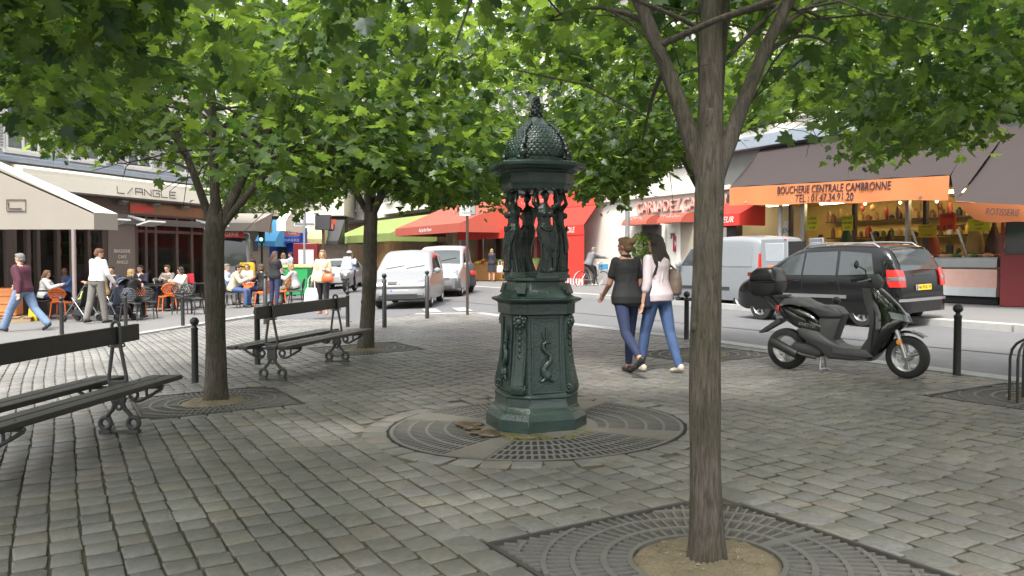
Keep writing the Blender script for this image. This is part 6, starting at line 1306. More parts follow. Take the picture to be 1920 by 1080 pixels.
m = MB(); m.add([(.4, -.04, 1.3), (L, -.04, 1.3), (L, -.04, 3.28), (.4, -.04, 3.28)], [(0, 1, 2, 3)]); m.build('glazing', M_sg, BB, fix=False)
m = MB(); m.box((L/2, .4, .85), (L, .8, 1.1)); m.build('window_counter', pmat('steel_counter', (.4, .4, .4), .35, metal=.6), BB, bevel=.02); m = MB(); m.tube([(.3, -.35, 1.42), (L, -.35, 1.42)], .035, 8); m.build('rail', M_alloy, BB)
rg = random.Random(11); M_yl2_ = pmat('golden_jar', (.55, .36, .05), .4); M_wht = pmat('white_notice', (.6, .6, .58), .7, var=.2, scale=20)
for nm_, c_ in (('meat_red', (.30, .05, .03)), ('meat_pink', (.55, .25, .16)), ('sausage_brown', (.16, .06, .025)), ('pate_tan', (.45, .28, .10)), ('parsley', (.05, .12, .03))): pmat(nm_, c_, .5)
for k in range(60):
    m = MB(); xx = rg.uniform(.6, L-.3); m.ell((xx, rg.uniform(.1, .7), 1.46+rg.uniform(0, .05)), (rg.uniform(.06, .16), rg.uniform(.05, .1), rg.uniform(.04, .10)), 9, 6); m.build('meat', pmat(*rg.choice([('meat_red', (.30, .05, .03), .5), ('meat_pink', (.55, .25, .16), .5), ('sausage_brown', (.16, .06, .025), .5), ('pate_tan', (.45, .28, .10), .5), ('parsley', (.05, .12, .03), .7)])), BB)
for px, z0, h, c in ((1560, 1.5, 1.1, (.03, .07, .03)), (1640, 1.5, .7, (.05, .02, .015)), (1800, 1.55, 1.1, (.40, .27, .10)), (1835, 1.5, .9, (.06, .02, .015)), (1720, 1.5, .8, (.30, .05, .03))): m = MB(); m.lathe([(.22, z0), (.18, z0+h*.4), (.06, z0+h*.8), (.02, z0+h)], 12, (seg(px, a), .6, 0)); m.build('display_cone', pmat('cone_%d' % px, c, .6), BB)
for k in range(3):
    m = MB(); m.box((seg(1640, a), 3.3, 1.55+k*.55), (9.0, .35, .04)); sh_ = m.build('wall_shelf', M_brown, BB)
    for j in range(30):
        m = MB(); xx = seg(1640, a)-4.3+j*.29; h = rg.uniform(.12, .36); q = rg.uniform(.06, .11); m.lathe([(q, 1.57+k*.55), (q, 1.57+k*.55+h*.7), (q*.5, 1.57+k*.55+h*.85), (q*.45, 1.57+k*.55+h)], 9, (xx, 3.25, 0)); m.build('jar', rg.choice([MATS['meat_red'], MATS['pate_tan'], MATS['sausage_brown'], MATS['parsley'], M_wht, M_plast, M_yl2_]), sh_)
for k in range(16):
    m = MB(); xx = seg(1640, a)-3+k*.42+rg.uniform(-.1, .1); z0_ = 3.2; h = rg.uniform(.3, .7); m.tube([(xx, 1.6, z0_), (xx+.02, 1.6, z0_-h*.4)], .006, 4); m.ell((xx+.02, 1.6, z0_-h*.7), (.07, .07, h*.32), 9, 7); m.build('hanging_sausage', rg.choice([MATS['sausage_brown'], MATS['meat_red'], MATS['pate_tan']]), BB)
for px in (1620, 1665): m = MB(); m.box((seg(px, a), 3.5, 2.35), (.9, .06, .14)); m.build('wall_shelf', M_brown, BB)
def poster(px, py0, py1, wpx, c, lines, label, name='price_poster', off=.10, tc=M_letb, par=None):
    k = onN(px, FN-off); P = at(px, (py0+py1)/2, k.y); sc_ = FPX/k.y; w_ = wpx/sc_*1.25; h = (py1-py0)/sc_; t = thing(name, label, 'poster', P[:], ANR); m = MB(); m.box((0, 0, 0), (w_, .012, h)); b = m.build('sheet', c, t)
    for i, s_ in enumerate(lines): text('lettering', s_, h*.72/len(lines)*min(1, 3.4/len(s_)*len(lines)*.55), tc, b, frame((0, -.009, h*(.32-.64*i/max(1, len(lines)-1) if len(lines) > 1 else 0)), (1, 0, 0), (0, 0, 1)), .001, shear=.15)
M_yl = pmat('yellow_poster', (.62, .58, .02), .7, var=.05); M_yl2 = pmat('golden_poster', (.62, .42, .02), .7, var=.05); M_rd = pmat('red_orange_poster', (.75, .08, .02), .7, var=.05); M_wht = pmat('white_notice', (.6, .6, .58), .7, var=.2, scale=20)
poster(1523, 405, 432, 21, M_yl, ('CERISE', 'DE VEAU', '16.90'), 'leftmost bright yellow price poster in the butcher window'); poster(1589, 404, 432, 20, M_yl, ('POULET', 'FERMIER', '8.50'), 'bright yellow price poster above the customer in the butcher window')
poster(1739, 421, 445, 29, M_yl2, ('BROCHETTE', "D'AGNEAU"), 'golden poster offering lamb skewers'); poster(1777, 400, 431, 26, M_rd, ('LE KG', '6.90'), 'red orange price poster in the butcher window'); poster(1836, 410, 433, 34, M_yl, ('CANARD', 'CONFIT', '4.90'), 'yellow poster offering duck under the right awning')
poster(1473, 414, 452, 9, M_wht, ('MENU',), 'narrow white notice on the dark pillar of the butcher')
P = onN(1538, FN+1.2); person('butcher with dark hair in white coat behind the shop window', (P.x, P.y, .42), ANR+R(30), 1.78, hair='dark', top=dict(n='coat', m=C_white, e=.03), bottom=dict(m=C_white))
# main awning
AWB = thing('awning', 'brown butcher awning with orange lettered valance on the right', 'awning', (0, 0, 0)); k0, k1 = onN(1368, 17.5), onN(1778, 17.5); r0, r1 = onN(1424, FN-.05), onN(1835, FN-.05)
V0, V1 = Vector((k0.x, k0.y, 3.52)), Vector((k1.x, k1.y, 3.26)); W0, W1 = Vector((k0.x, k0.y, 2.97)), Vector((k1.x, k1.y, 2.72)); B0, B1 = Vector((r0.x, r0.y, 4.98)), Vector((r1.x, r1.y, 4.98))
def sag(u, v): p = (B0*(1-u)+B1*u)*(1-v)+(V0*(1-u)+V1*u)*v; return p-Vector((0, 0, .10*math.sin(math.pi*v)+.012*math.sin(u*38)*v))
m = MB(); m.grid(sag, 40, 8, thick=.02); m.build('canopy', M_br_aw, AWB, smooth=60)
m = MB(); m.grid(lambda u, v: (V0*(1-u)+V1*u)*(1-v)+(W0*(1-u)+W1*u)*v+NR*(-.02-.10*v*0+.02*math.sin(u*30)*v)+Vector((0, 0, .02*math.sin(u*17)*v)), 40, 4, thick=.012); va = m.build('valance', M_or_aw, AWB, smooth=60)
m = MB(); S0 = Vector((k0.x, k0.y, 3.52)); m.add([B0, V0, W0, Vector((r0.x, r0.y, 3.2))], [(0, 1, 2, 3)]); o = m.build('end_panel', M_br_aw, AWB, fix=False); so_ = o.modifiers.new('s', 'SOLIDIFY'); so_.thickness = .02
vx = (V1-V0).normalized()
def onval(u, v): return (V0*(1-u)+V1*u)*(1-v)+(W0*(1-u)+W1*u)*v-NR*.05
text('lettering', 'BOUCHERIE CENTRALE CAMBRONNE', .29, M_letb, va, frame(onval(.53, .30), vx, (0, 0, 1)), .006, sx=.74, shear=.05); text('lettering', 'TEL : 01.47.34.91.20', .29, M_letb, va, frame(onval(.50, .74), vx, (0, 0, 1)), .006, sx=.80, shear=.05)
for u in (.1, .35, .62, .9):
    m = MB(); p = onval(u, 1)+Vector((0, 0, .1)); b = (r0*(1-u)+r1*u)+Vector((0, 0, 3.5)); m.tube([p, (p+b)/2-Vector((0, 0, .25)), b], .03, 6); m.build('arm', M_alloy, AWB)
m = MB(); p = onN(1462, 17.9); m.tube([(p.x, p.y, G(p.x, p.y)), (p.x, p.y, 3.0)], .06, 10); m.build('support_post', pmat('grey_post', (.25, .25, .24), .5), AWB)
# corner awning
AWR = thing('awning', 'brown and orange rotisserie awning at the right edge', 'awning', (0, 0, 0)); c0, c1 = at(1791, 378, 17.6), at(2080, 392, 15.6); t0, t1 = at(1893, 238, 20.0), at(2130, 225, 18.4); d0, d1 = at(1828, 412, 17.5), at(2080, 430, 15.6)
m = MB(); m.grid(lambda u, v: (t0*(1-u)+t1*u)*(1-v)+(c0*(1-u)+c1*u)*v-Vector((0, 0, .1*math.sin(math.pi*v))), 16, 8, thick=-.02); m.build('canopy', M_br_aw, AWR, smooth=60)
m = MB(); m.grid(lambda u, v: (c0*(1-u)+c1*u)*(1-v)+(d0*(1-u)+d1*u)*v+Vector((0, 0, -.03*math.sin(u*12)*v)), 20, 4, thick=-.012); va = m.build('valance', M_or_aw, AWR, smooth=60)
m = MB(); m.add([V1+Vector((.02, 0, 0)), c0, t0, B1+Vector((0, -.1, 0))], [(0, 1, 2, 3)]); m.build('infill', M_br_aw, AWR, fix=False)
xd = (c1-c0).normalized(); text('lettering', 'ROTISSERIE', .20, M_letb, va, frame(at(1874, 399, 17.0)+Vector((0, -.10, 0)), xd, (0, 0, 1)), .006, sx=.62, shear=.1)
# display counter and kiosk
p = rightp(1868, 573); dc = thing('display_counter', 'pink and steel butcher display counter behind the black people carrier', 'counter', p, ANR); m = MB(); m.box((-2.0, .45, .10), (4.0, .8, .16)); m.build('plinth', M_under, dc)
m = MB(); m.box((-2.0, .45, .50), (4.0, .9, .62)); m.build('front_panel', pmat('pink_panel', (.58, .36, .30), .5), dc, bevel=.01); m = MB(); m.box((-2.0, .44, .29), (4.0, .93, .20)); m.build('lower_band', pmat('grey_white_band', (.45, .47, .48), .5), dc); m = MB(); m.box((-2.0, .45, .95), (4.02, .95, .20)); m.build('steel_band', pmat('brushed_steel', (.42, .43, .44), .35, metal=.7), dc, bevel=.01)
m = MB(); m.box((-2.0, .50, 1.07), (3.9, .8, .03)); m.build('tray', M_alloy, dc)
for k in range(34): m = MB(); m.ell((-3.8+rg.random()*3.7, .3+rg.random()*.5, 1.12), (.10, .08, .05), 8, 5); m.build('meat', MATS[rg.choice(['meat_red', 'meat_pink', 'pate_tan', 'parsley'])] if 'parsley' in MATS else M_red, dc)
for k in range(3): m = MB(); m.box((-3.4+k*1.2, .25, 1.42), (.04, .03, .75), rx=.5); m.build('glass_bracket', M_alloy, dc)
m = MB(); m.add([(-3.95, .05, 1.08), (-.05, .05, 1.08), (-.05, .42, 1.78), (-3.95, .42, 1.78)], [(0, 1, 2, 3)]); m.build('glass_screen', M_sg, dc, fix=False)
p = rightp(1874, 575); ks = thing('rotisserie_cabinet', 'dark red rotisserie cabinet with glazed upper half at the right edge', 'cabinet', p, ANR+R(30)); M_kr = pmat('dark_red_paint', (.16, .018, .022), .35, var=.1)
m = MB(); m.box((1.0, .4, .58), (2.0, .8, 1.14)); m.build('body', M_kr, ks, bevel=.01); m = MB()
for xx in (.03, .70, 1.97): m.box((xx, .02, 1.75), (.07, .07, 1.25))
m.box((1.0, .02, 2.40), (2.0, .08, .10)); m.build('frame', M_kr, ks); m = MB(); m.box((.37, .05, 1.75), (.58, .02, 1.2)); m.build('glass', M_glass, ks); m = MB(); m.box((1.25, -.02, 1.75), (.75, .03, 1.15)); nb_ = m.build('notice_board', M_alloy, ks); m = MB(); m.box((1.25, -.045, 1.75), (.66, .012, 1.05)); m.build('paper', M_wht, nb_)
for k, (s_, z) in enumerate((('POULETS', 2.12), ('ROTIS', 1.95), ('TOUS LES', 1.6), ('JOURS', 1.45))): text('lettering', s_, .12, MATS['plate_blue'] if k > 1 else M_rd, nb_, frame((1.25, -.055, z), (1, 0, 0), (0, 0, 1)), .001)
# hotel
a, L = span(1092, 1372); HB = bldg('hotel_building', 'pale hotel with pink raised letters above two small red door awnings', a.x, a.y, ANR, L, 12.5, .0, M_stn, wz=(4.9, 8.0), wx=[1.5+2.7*k for k in range(int(L/2.7))], balc=True)
M_dr = pmat('dark_door', (.035, .03, .03), .4)
for px0, px1 in ((1206, 1243), (1279, 1312)):
    x0, x1 = seg(px0, a), seg(px1, a); m = MB(); m.box(((x0+x1)/2, -.012, 1.4), (x1-x0, .05, 2.6)); m.build('door', M_dr if px0 < 1250 else pmat('beige_doorway', (.30, .26, .21), .7), HB, smooth=20)
    m = MB(); [m.box((xx, -.04, 1.5), (.22, .10, 2.9)) for xx in (x0-.13, x1+.13)]; m.build('door_surround', M_stn, HB, smooth=20, bevel=.01)
m = MB(); m.box((L/2, -.08, 3.85), (L, .2, .16)); m.build('string_course', M_stn, HB, smooth=20, bevel=.02); m = MB(); m.box((L/2, -.03, .55), (L, .08, .75)); m.build('plinth', pmat('grey_plinth', (.34, .34, .33), .8), HB)
M_pk = pmat('pink_letter', (.50, .27, .23), .6)
text('lettering', 'CARLADEZ CAMBRONNE', .64, M_pk, HB, frame((seg(1197, a), -.08, 3.38), (1, 0, 0), (0, 0, 1)), .06, align='LEFT', sx=.84)
text('lettering', '39', .3, M_letb, HB, frame((seg(1261, a), -.03, 2.25), (1, 0, 0), (0, 0, 1)), .01)
m = MB(); m.box((seg(1271, a), -.05, 1.95), (.42, .06, .58)); hp_ = m.build('wall_plaque', pmat('plaque_red', (.28, .02, .03), .4), HB, bevel=.01); text('lettering', 'H', .3, M_wht, hp_, frame((seg(1271, a), -.085, 1.95), (1, 0, 0), (0, 0, 1)), .002)
for px0, px1, s_, lab, sh in ((1185, 1240, 'HOTEL', 'small brick red door awning lettered hotel', .2), (1252, 1306, 'Carladez', 'small brick red door awning with white script', .35)):
    c = onN((px0+px1)/2, FN-.02); t = thing('awning', lab, 'awning', (c.x, c.y, 0), ANR, 'small hotel door awnings'); h = (onN(px0, FN)-onN(px1, FN)).length*.43; m = MB()
    m.grid(lambda u, v: Vector(((2*u-1)*h, -.65*math.sin(v*math.pi/2)*1.0, 2.72+.38*math.cos(v*math.pi/2))), 10, 8, thick=-.02); cn = m.build('canopy', M_brick_aw, t, smooth=60)
    for q in (-1, 1): m = MB(); m.add([(q*h, 0, 2.72)]+[(q*h, -.65*math.sin(v*math.pi/16), 2.72+.38*math.cos(v*math.pi/16)) for v in range(9)], [tuple(range(10))]); m.build('end', M_brick_aw, t, fix=False)
    text('lettering', s_, .26, M_wht, cn, frame((0, -.56, 2.92), (1, 0, 0), (0, -.45, 1)), .006, shear=sh, sx=1.1)
def topiary(px, py, label):
    x, y, z = rightp(px, py); t = thing('topiary_bush', label, 'bush', (x, y, z), 0, 'clipped bushes at the hotel doors'); m = MB(); m.lathe([(.18, 0), (.24, .42), (.26, .45), (.22, .45)], 16); m.build('pot', M_taupe, t, smooth=40); m = MB(); m.tube([(0, 0, .4), (.01, 0, 1.15)], .03, 8); m.build('stem', M_bark, t)
    rs = np.random.RandomState(px); n = 1300; v = rs.normal(0, 1, (n, 3)); v /= np.linalg.norm(v, axis=1)[:, None]; r = .52*(rs.uniform(.45, 1, n)**.4)*(1+.12*np.sin(v[:, 0]*5)*np.sin(v[:, 2]*4)); leaves('crown', v*r[:, None]+np.array([0, 0, 1.55]), v+rs.normal(0, .6, (n, 3)), rs.uniform(.05, .10, n), t, True, rs, M_bush)
M_bush = leaf_mat('bush_leaf', (.08, .14, .03), (.22, .26, .06), (.1, .2, .02), (.25, .35, .06))
topiary(1204, 536, 'round clipped bush left of the hotel door behind the walking women'); topiary(1293, 536, 'round clipped bush between hotel doors just left of the near trunk')
# red shop front
a, L = span(862, 1093); RB = bldg('red_shop_building', 'white building above the bright red awnings in the middle distance', a.x, a.y, ANR, L, 13, 4.7, M_plas, wz=(5.6, 8.8), wx=[1.3+2.5*k for k in range(int(L/2.5))], balc=True)
m = MB(); m.box((L/2, 1.6, 2.4), (L, .1, 4.6)); m.build('shop_back_wall', pmat('brown_shop', (.16, .10, .05), .7, var=.6, scale=3), RB)
for k in range(6): m = MB(); m.box((.4+k*L/6, 0, 2.3), (.3, .3, 4.6)); m.build('post', (M_wfr, pmat('dull_red_post', (.25, .06, .05), .6), M_brown)[k % 3], RB)
AR = thing('awning', 'bright red awning with white stripe and red side curtain behind the fountain', 'awning', a[:], ANR); AR.scale = (1, .45, 1); s1 = lipS(1094, FN-1.1, a); s0 = lipS(858, FN-1.1, a); zt = 4.45
m = MB(); m.grid(lambda u, v: Vector((s0+(s1-s0)*u, -.05-.9*v, zt-.75*v)), 10, 3, thick=-.02); m.build('upper_canopy', M_red_aw, AR, smooth=40); m = MB(); m.grid(lambda u, v: Vector((s0+(s1-s0)*u, -.95-1.5*v, zt-.78-.85*v)), 10, 3, thick=-.02); cn = m.build('canopy', M_red_aw, AR, smooth=40)
m = MB(); m.box(((s0+s1)/2, -2.46, zt-1.83), (s1-s0, .03, .42)); va = m.build('valance', M_red_aw, AR, smooth=20)
m = MB(); m.grid(lambda u, v: Vector((s0+(s1-s0)*(.30+.05*u-.03*v), -.05-.9*v, zt+.012-.75*v)), 2, 3); m.build('stripe', M_wht, AR)
text('lettering', 'LA VICTOIRE', .42, M_wht, cn, frame((s0+(s1-s0)*.45, -.5, zt-.34), (1, 0, 0), (0, -.75, .7)), .006, align='LEFT', shear=.3); text('lettering', 'PRIMEURS', .36, M_wht, cn, frame((s0+(s1-s0)*.22, -1.3, zt-.95), (1, 0, 0), (0, -.6, .5)), .006); text('lettering', 'AGRICOLE', .34, M_wht, va, frame((s1-1.5, -2.49, zt-1.83), (1, 0, 0), (0, 0, 1)), .004, shear=.15)
m = MB(); x0 = lipS(1022, FN-1.08, a); m.box(((x0+s1)/2, -2.40, 1.6), (s1-x0, .05, 2.1)); m.build('curtain', M_red_aw, AR, smooth=20); m = MB()
for k in range(14): m.box((x0+(s1-x0)*(k+.5)/14, -2.40, .42), ((s1-x0)/28, .045, .34))
m.build('curtain_stripes', M_wht, AR, smooth=20); m = MB(); m.box(((x0+s1)/2, -2.385, .42), (s1-x0, .03, .34)); m.build('curtain_hem', M_red_aw, AR)
def stall(px, py, w_, label, cols, ang=ANR):
    x, y, z = rightp(px, py); t = thing('fruit_stand', label, 'stall', (x, y, z), ang, 'wooden fruit stands'); m = MB(); m.box((0, .4, .42), (w_, .8, .80)); m.build('front', pmat('stand_wood', (.38, .18, .05), .7, var=.2), t, bevel=.01)
    n = max(2, int(w_/.55))
    for k in range(n):
        cx = -w_/2+w_*(k+.5)/n; c = thing('fruit_crate', 'crate of %s on the %s' % (cols[k % len(cols)][0], label.replace('wooden fruit stand', 'stand')), 'crate', (Matrix.Translation((x, y, z)) @ Matrix.Rotation(ang, 4, 'Z') @ Vector((cx, .42, .83)))[:], ang, 'fruit crates'); c.rotation_euler = (R(18), 0, ang)
        m = MB(); q = w_/n*.94
        for sx in (-1, 1): m.box((sx*q/2, 0, .08), (.02, .7, .16))
        for sy in (-1, 1): m.box((0, sy*.35, .07), (q, .02, .14))
        m.box((0, 0, .01), (q, .7, .02)); m.build('box', M_plt, c); m = MB(); rg2 = random.Random(k+px)
        for j in range(40): m.ell((rg2.uniform(-.42, .42)*q, rg2.uniform(-.31, .31), .12+rg2.random()*.07), .055, 7, 5)
        m.build('fruit', pmat('fruit_'+cols[k % len(cols)][0].replace(' ', '_'), cols[k % len(cols)][1], .4, island=.15), c)['kind'] = 'stuff'
FR = [('oranges', (.70, .22, .02)), ('lemons', (.70, .55, .04)), ('tomatoes', (.55, .04, .02)), ('green apples', (.25, .42, .05)), ('lettuces', (.12, .30, .04))]
stall(905, 526, 2.6, 'wooden fruit stand left of the woman in the dark dress', FR[1:]); stall(965, 528, 3.0, 'wooden fruit stand between woman and red curtain', FR)
x, y, z = rightp(868, 522); t = thing('green_board', 'lime green sign board beside the fruit stands', 'board', (x, y+.6, z), ANR); m = MB(); m.box((0, 0, 1.15), (1.3, .05, 1.3)); m.build('panel', pmat('lime_board', (.42, .55, .06), .6, var=.4, scale=8), t); m = MB(); [m.box((q, 0, .25), (.05, .05, .5)) for q in (-.5, .5)]; m.build('feet', M_plt, t)
o = rightp(922, 528); person('woman in dark knee length dress standing at the fruit stands', o, R(-20), 1.66, fem=True, hair='blonde', hstyle='bob', arms=((25, 8, 60, 15), (5, 8, 15, 0)), top=dict(n='dress', m=C_dress, e=.03, sleeve=2, hem=-.05), bottom=dict(t='skirt', m=C_dress, e=.03, len=1.0), shoe=M_shoe)
handbag(Matrix.Translation(o), Vector((.42, -.1, .62)), 'white plastic bag hanging at the fruit stands beside the woman in the dress', MATS['white_plastic'], (.16, .10, .36), 0, name='carrier_bag')
# brick red grocer and the green awning beyond
a, L = span(720, 861); GB = bldg('grocer_building', 'white building with shutters above the brick red awning', a.x, a.y, ANR, L, 14, 4.6, M_plas, wz=(5.4, 8.6), wx=[1.4+2.6*k for k in range(int(L/2.6))], balc=True)
m = MB(); m.box((L/2, 1.5, 2.3), (L, .1, 4.6)); m.build('shop_back_wall', MATS['brown_shop'], GB)
def slope_awn(label, a, s0, s1, zt, zl, out, mat, val=.35, txt=None):
    t = thing('awning', label, 'awning', a[:], ANR); m = MB(); m.grid(lambda u, v: Vector((s0+(s1-s0)*u, -.05-out*v, zt+(zl-zt)*v)), 10, 4, thick=-.02); c = m.build('canopy', mat, t, smooth=40); m = MB(); m.box(((s0+s1)/2, -out-.06, zl-val/2), (s1-s0, .03, val)); v_ = m.build('valance', mat, t, smooth=20)
    for s_ in (s0, s1): m = MB(); m.add([(s_, -.05, zt), (s_, -out-.05, zl), (s_, -out-.05, zl-val), (s_, -.05, zl-val)], [(0, 1, 2, 3)]); m.build('end', mat, t, fix=False)
    if txt: text('lettering', txt, .28, M_wht, v_, frame(((s0+s1)/2, -out-.085, zl-val/2), (1, 0, 0), (0, 0, 1)), .004, shear=.3)
slope_awn('brick red awning with scripted valance right of the white cars', a, lipS(744, FN-3.2, a), lipS(866, FN-3.2, a), 4.5, 3.15, 3.2, M_brick_aw, .45, 'Au Jardin Fleuri')
stall(845, 524, 2.4, 'wooden fruit stand under the brick red awning', FR[2:]); x, y, z = rightp(842, 522)
t = thing('potted_olive', 'grey leaved potted olive bush under the brick red awning', 'bush', (x-.6, y, z)); m = MB(); m.lathe([(.2, 0), (.26, .5), (.22, .5)], 14); m.build('pot', M_taupe, t); rs = np.random.RandomState(4); n = 1200; v = rs.normal(0, 1, (n, 3)); v /= np.linalg.norm(v, axis=1)[:, None]; leaves('crown', v*(.85*rs.uniform(.2, 1, (n, 1))**.5)+np.array([0, 0, 1.3]), v+rs.normal(0, .5, (n, 3)), rs.uniform(.08, .14, n), t, True, rs, leaf_mat('olive_leaf', (.12, .14, .10), (.22, .24, .18), (.1, .14, .06), (.2, .25, .12)))
a, L = span(620, 719); G2 = bldg('corner_building', 'bright white building with shuttered windows above the green awning', a.x, a.y, ANR, L, 15, 4.4, M_plas, wz=(5.2, 8.4), wx=[1.5+2.8*k for k in range(int(L/2.8))], balc=True)
m = MB(); m.box((L/2, 1.5, 2.2), (L, .1, 4.4)); m.build('shop_back_wall', pmat('amber_shop', (.30, .16, .05), .7, var=.7, scale=2), G2)
slope_awn('lime green and white striped awning left of the middle trunk', a, lipS(630, FN-3, a), lipS(735, FN-3, a), 4.2, 2.95, 3.0, pmat('green_awning', (.19, .25, .07), .8, var=.2, scale=1), .5)
x_ = onN(1364, FN); slope_awn('bright red awning under the left end of the butcher awning', x_, 0, (onN(1436, FN)-x_).length, 3.35, 2.85, 1.1, M_red_aw, .38, 'TRAITEUR')
# frontal block at the head of the street
FB = bldg('far_block', 'pale block with shuttered windows closing the street behind the fish shop', -26, 62, 0, 13.5, 16, 4.6, M_crm, wz=(5.4, 8.8, 12), wx=[1.5+2.4*k for k in range(5)], balc=True)
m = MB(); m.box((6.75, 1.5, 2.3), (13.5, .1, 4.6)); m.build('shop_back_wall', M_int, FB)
def far_awn(label, px0, px1, y0, y1, Y, mat, back=2.0, txt=None, rise=.9, lm=M_wht):
    p0, p1 = at(px0, y1, Y), at(px1, y1, Y); q0, q1 = at(px0, y0, Y), at(px1, y0, Y); t = thing('awning', label, 'awning', (p0.x, Y, 0)); O = Vector((p0.x, Y, 0)); w_ = p1.x-p0.x; zl = p0.z; zm = q0.z
    m = MB(); m.grid(lambda u, v: Vector((w_*u, -.02*0+back*(1-v), zm+rise*(1-v))), 6, 4, thick=-.02); m.build('canopy', mat, t, smooth=40); m = MB(); m.box((w_/2, -.015, (zl+zm)/2), (w_, .03, zm-zl)); v_ = m.build('valance', mat, t, smooth=20)
    for s_ in (0, w_): m = MB(); m.add([(s_, 0, zm), (s_, 0, zl), (s_, back, zl), (s_, back, zm+rise)], [(0, 1, 2, 3)]); m.build('end', mat, t, fix=False)
    if txt: text('lettering', txt, (zm-zl)*.7, lm, v_, frame((w_/2, -.04, (zl+zm)/2), (1, 0, 0), (0, 0, 1)), .004)
M_sky = pmat('sky_blue_awning', (.10, .38, .70), .8); M_royal = pmat('royal_blue_awning', (.02, .07, .42), .8)
far_awn('light blue awning of the fish shop', 478, 516, 452, 462, 50, M_sky, 2.5, rise=1.4); far_awn('royal blue lettered fish shop awning', 514, 558, 445, 456, 52, M_royal, 2.5, 'POISSONNERIE', rise=.7)
t = thing('fish_shop', 'royal blue fish shop front with round arch', 'shop', (at(552, 500, 53).x, 53, 0)); m = MB(); P = [(-1.4, G(-14, 53)), (-1.0, G(-14, 53))]+[(-.0-1.0*math.cos(k*math.pi/10)*1.0, 2.0+.7*math.sin(k*math.pi/10)) for k in range(6)]+[(0, 3.2), (-1.4, 3.2)]
m.box((-1.3, 0, 1.5), (.5, .2, 3.0)); m.box((.2, 0, 1.5), (1.2, .2, 3.0)); m.box((-.45, 0, 2.75), (2.2, .19, .6)); m.build('panel', M_royal, t); m = MB(); m.box((-.7, .3, 1.6), (1.0, .1, 1.6)); m.build('display', M_pane, t)
far_awn('pale yellow awning behind the sign pole', 556, 605, 448, 457, 54, pmat('yellow_awning', (.62, .55, .24), .8), 1.5, rise=1.2); far_awn('red and white scalloped awning beneath the dark sign', 588, 624, 421, 430, 56, pmat('red_white_awning', (.60, .12, .10), .8, var=.9, scale=5), .8, rise=.1)
far_awn('black awning left of the green awning', 608, 634, 452, 458, 55, M_plast, 2.2, rise=1.5)
far_awn('wide cream awning right of the left trunk', 412, 478, 418, 433, 36, M_cloth2, 2.6, rise=.55); far_awn('cream awning edge above the blue fish shop', 519, 536, 414, 433, 40, M_cloth, 3.5, rise=1.6)
C2 = bldg('bakery_building', 'pale building behind the cream awnings right of the left trunk', -26, 41, 0, 12.5, 13, 3.9, M_crm, wz=(4.7, 8.0), wx=[1.3+2.4*k for k in range(5)], balc=True)
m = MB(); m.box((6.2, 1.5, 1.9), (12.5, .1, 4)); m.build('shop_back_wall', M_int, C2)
P = at(432, 440, 36.3); t = thing('shop_sign', 'red sign with white lettering under the wide cream awning', 'sign', P[:]); m = MB(); m.box((-.2, 0, 0), (1.5, .06, .26)); b = m.build('board', M_red_aw, t); text('lettering', 'BOULANGERIE', .24, M_wht, b, frame((-.42, -.035, 0), (1, 0, 0), (0, 0, 1)), .003, align='CENTER')
P = at(548, 430, 46); t = thing('shop_sign', 'dull red hanging sign with pale lettering beside the fish shop', 'sign', P[:]); m = MB(); m.box((0, 0, 0), (.85, .06, .75)); b = m.build('board', pmat('dull_red_board', (.35, .10, .10), .6), t)
for k, s_ in enumerate(('HOTEL', 'TABAC', 'CAFE')): text('lettering', s_, .19, M_wht, b, frame((0, -.035, .22-.22*k), (1, 0, 0), (0, 0, 1)), .003)
P = at(615, 416, 50); t = thing('shop_sign', 'small brick red sign high on the white corner building', 'sign', P[:]); m = MB(); m.box((.1, 0, 0), (.8, .06, .3)); m.build('board', M_brick_aw, t)
# coach
root = vehicle('coach', 'white and pale blue coach half hidden by the left trunk', 'bus', gp(470, 549, -.09), (-1.0, 2.6), 160)
c = Car(8.0, 2.2, [(-4, .8), (-3.98, 2.6), (-3.7, 2.75), (0, 2.8), (3.5, 2.75), (3.85, 2.6), (3.95, 1.3), (4.0, .5)], 1.3, zb=.3, wheels=(-2.4, 2.6), wr=.42, tumble=.03); c.scr = 3.9; c.mir = 3.7; c.build(root, P_white)
c.over('windscreen', 3.82, 3.952, M_glass, .92, off=.03); c.side('window', [(-3.6, 1.4), (3.4, 1.4), (3.4, 2.3), (-3.6, 2.3)], M_glass); c.side('blue_band', [(-3.7, .6), (3.6, .6), (3.6, 1.2), (-3.7, 1.2)], pmat('pale_cyan', (.25, .55, .62), .4)); c.end('bumper', 1, -1.0, 1.0, .35, .62, M_gplast, off=.03)
for s in (-1, 1): m = MB(); m.box((s*1.22, 3.95, 2.1), (.22, .14, .42)); m.tube([(s*1.05, 3.9, 2.45), (s*1.22, 3.95, 2.3)], .02, 6); m.build('mirror', M_plast, root, bevel=.03)
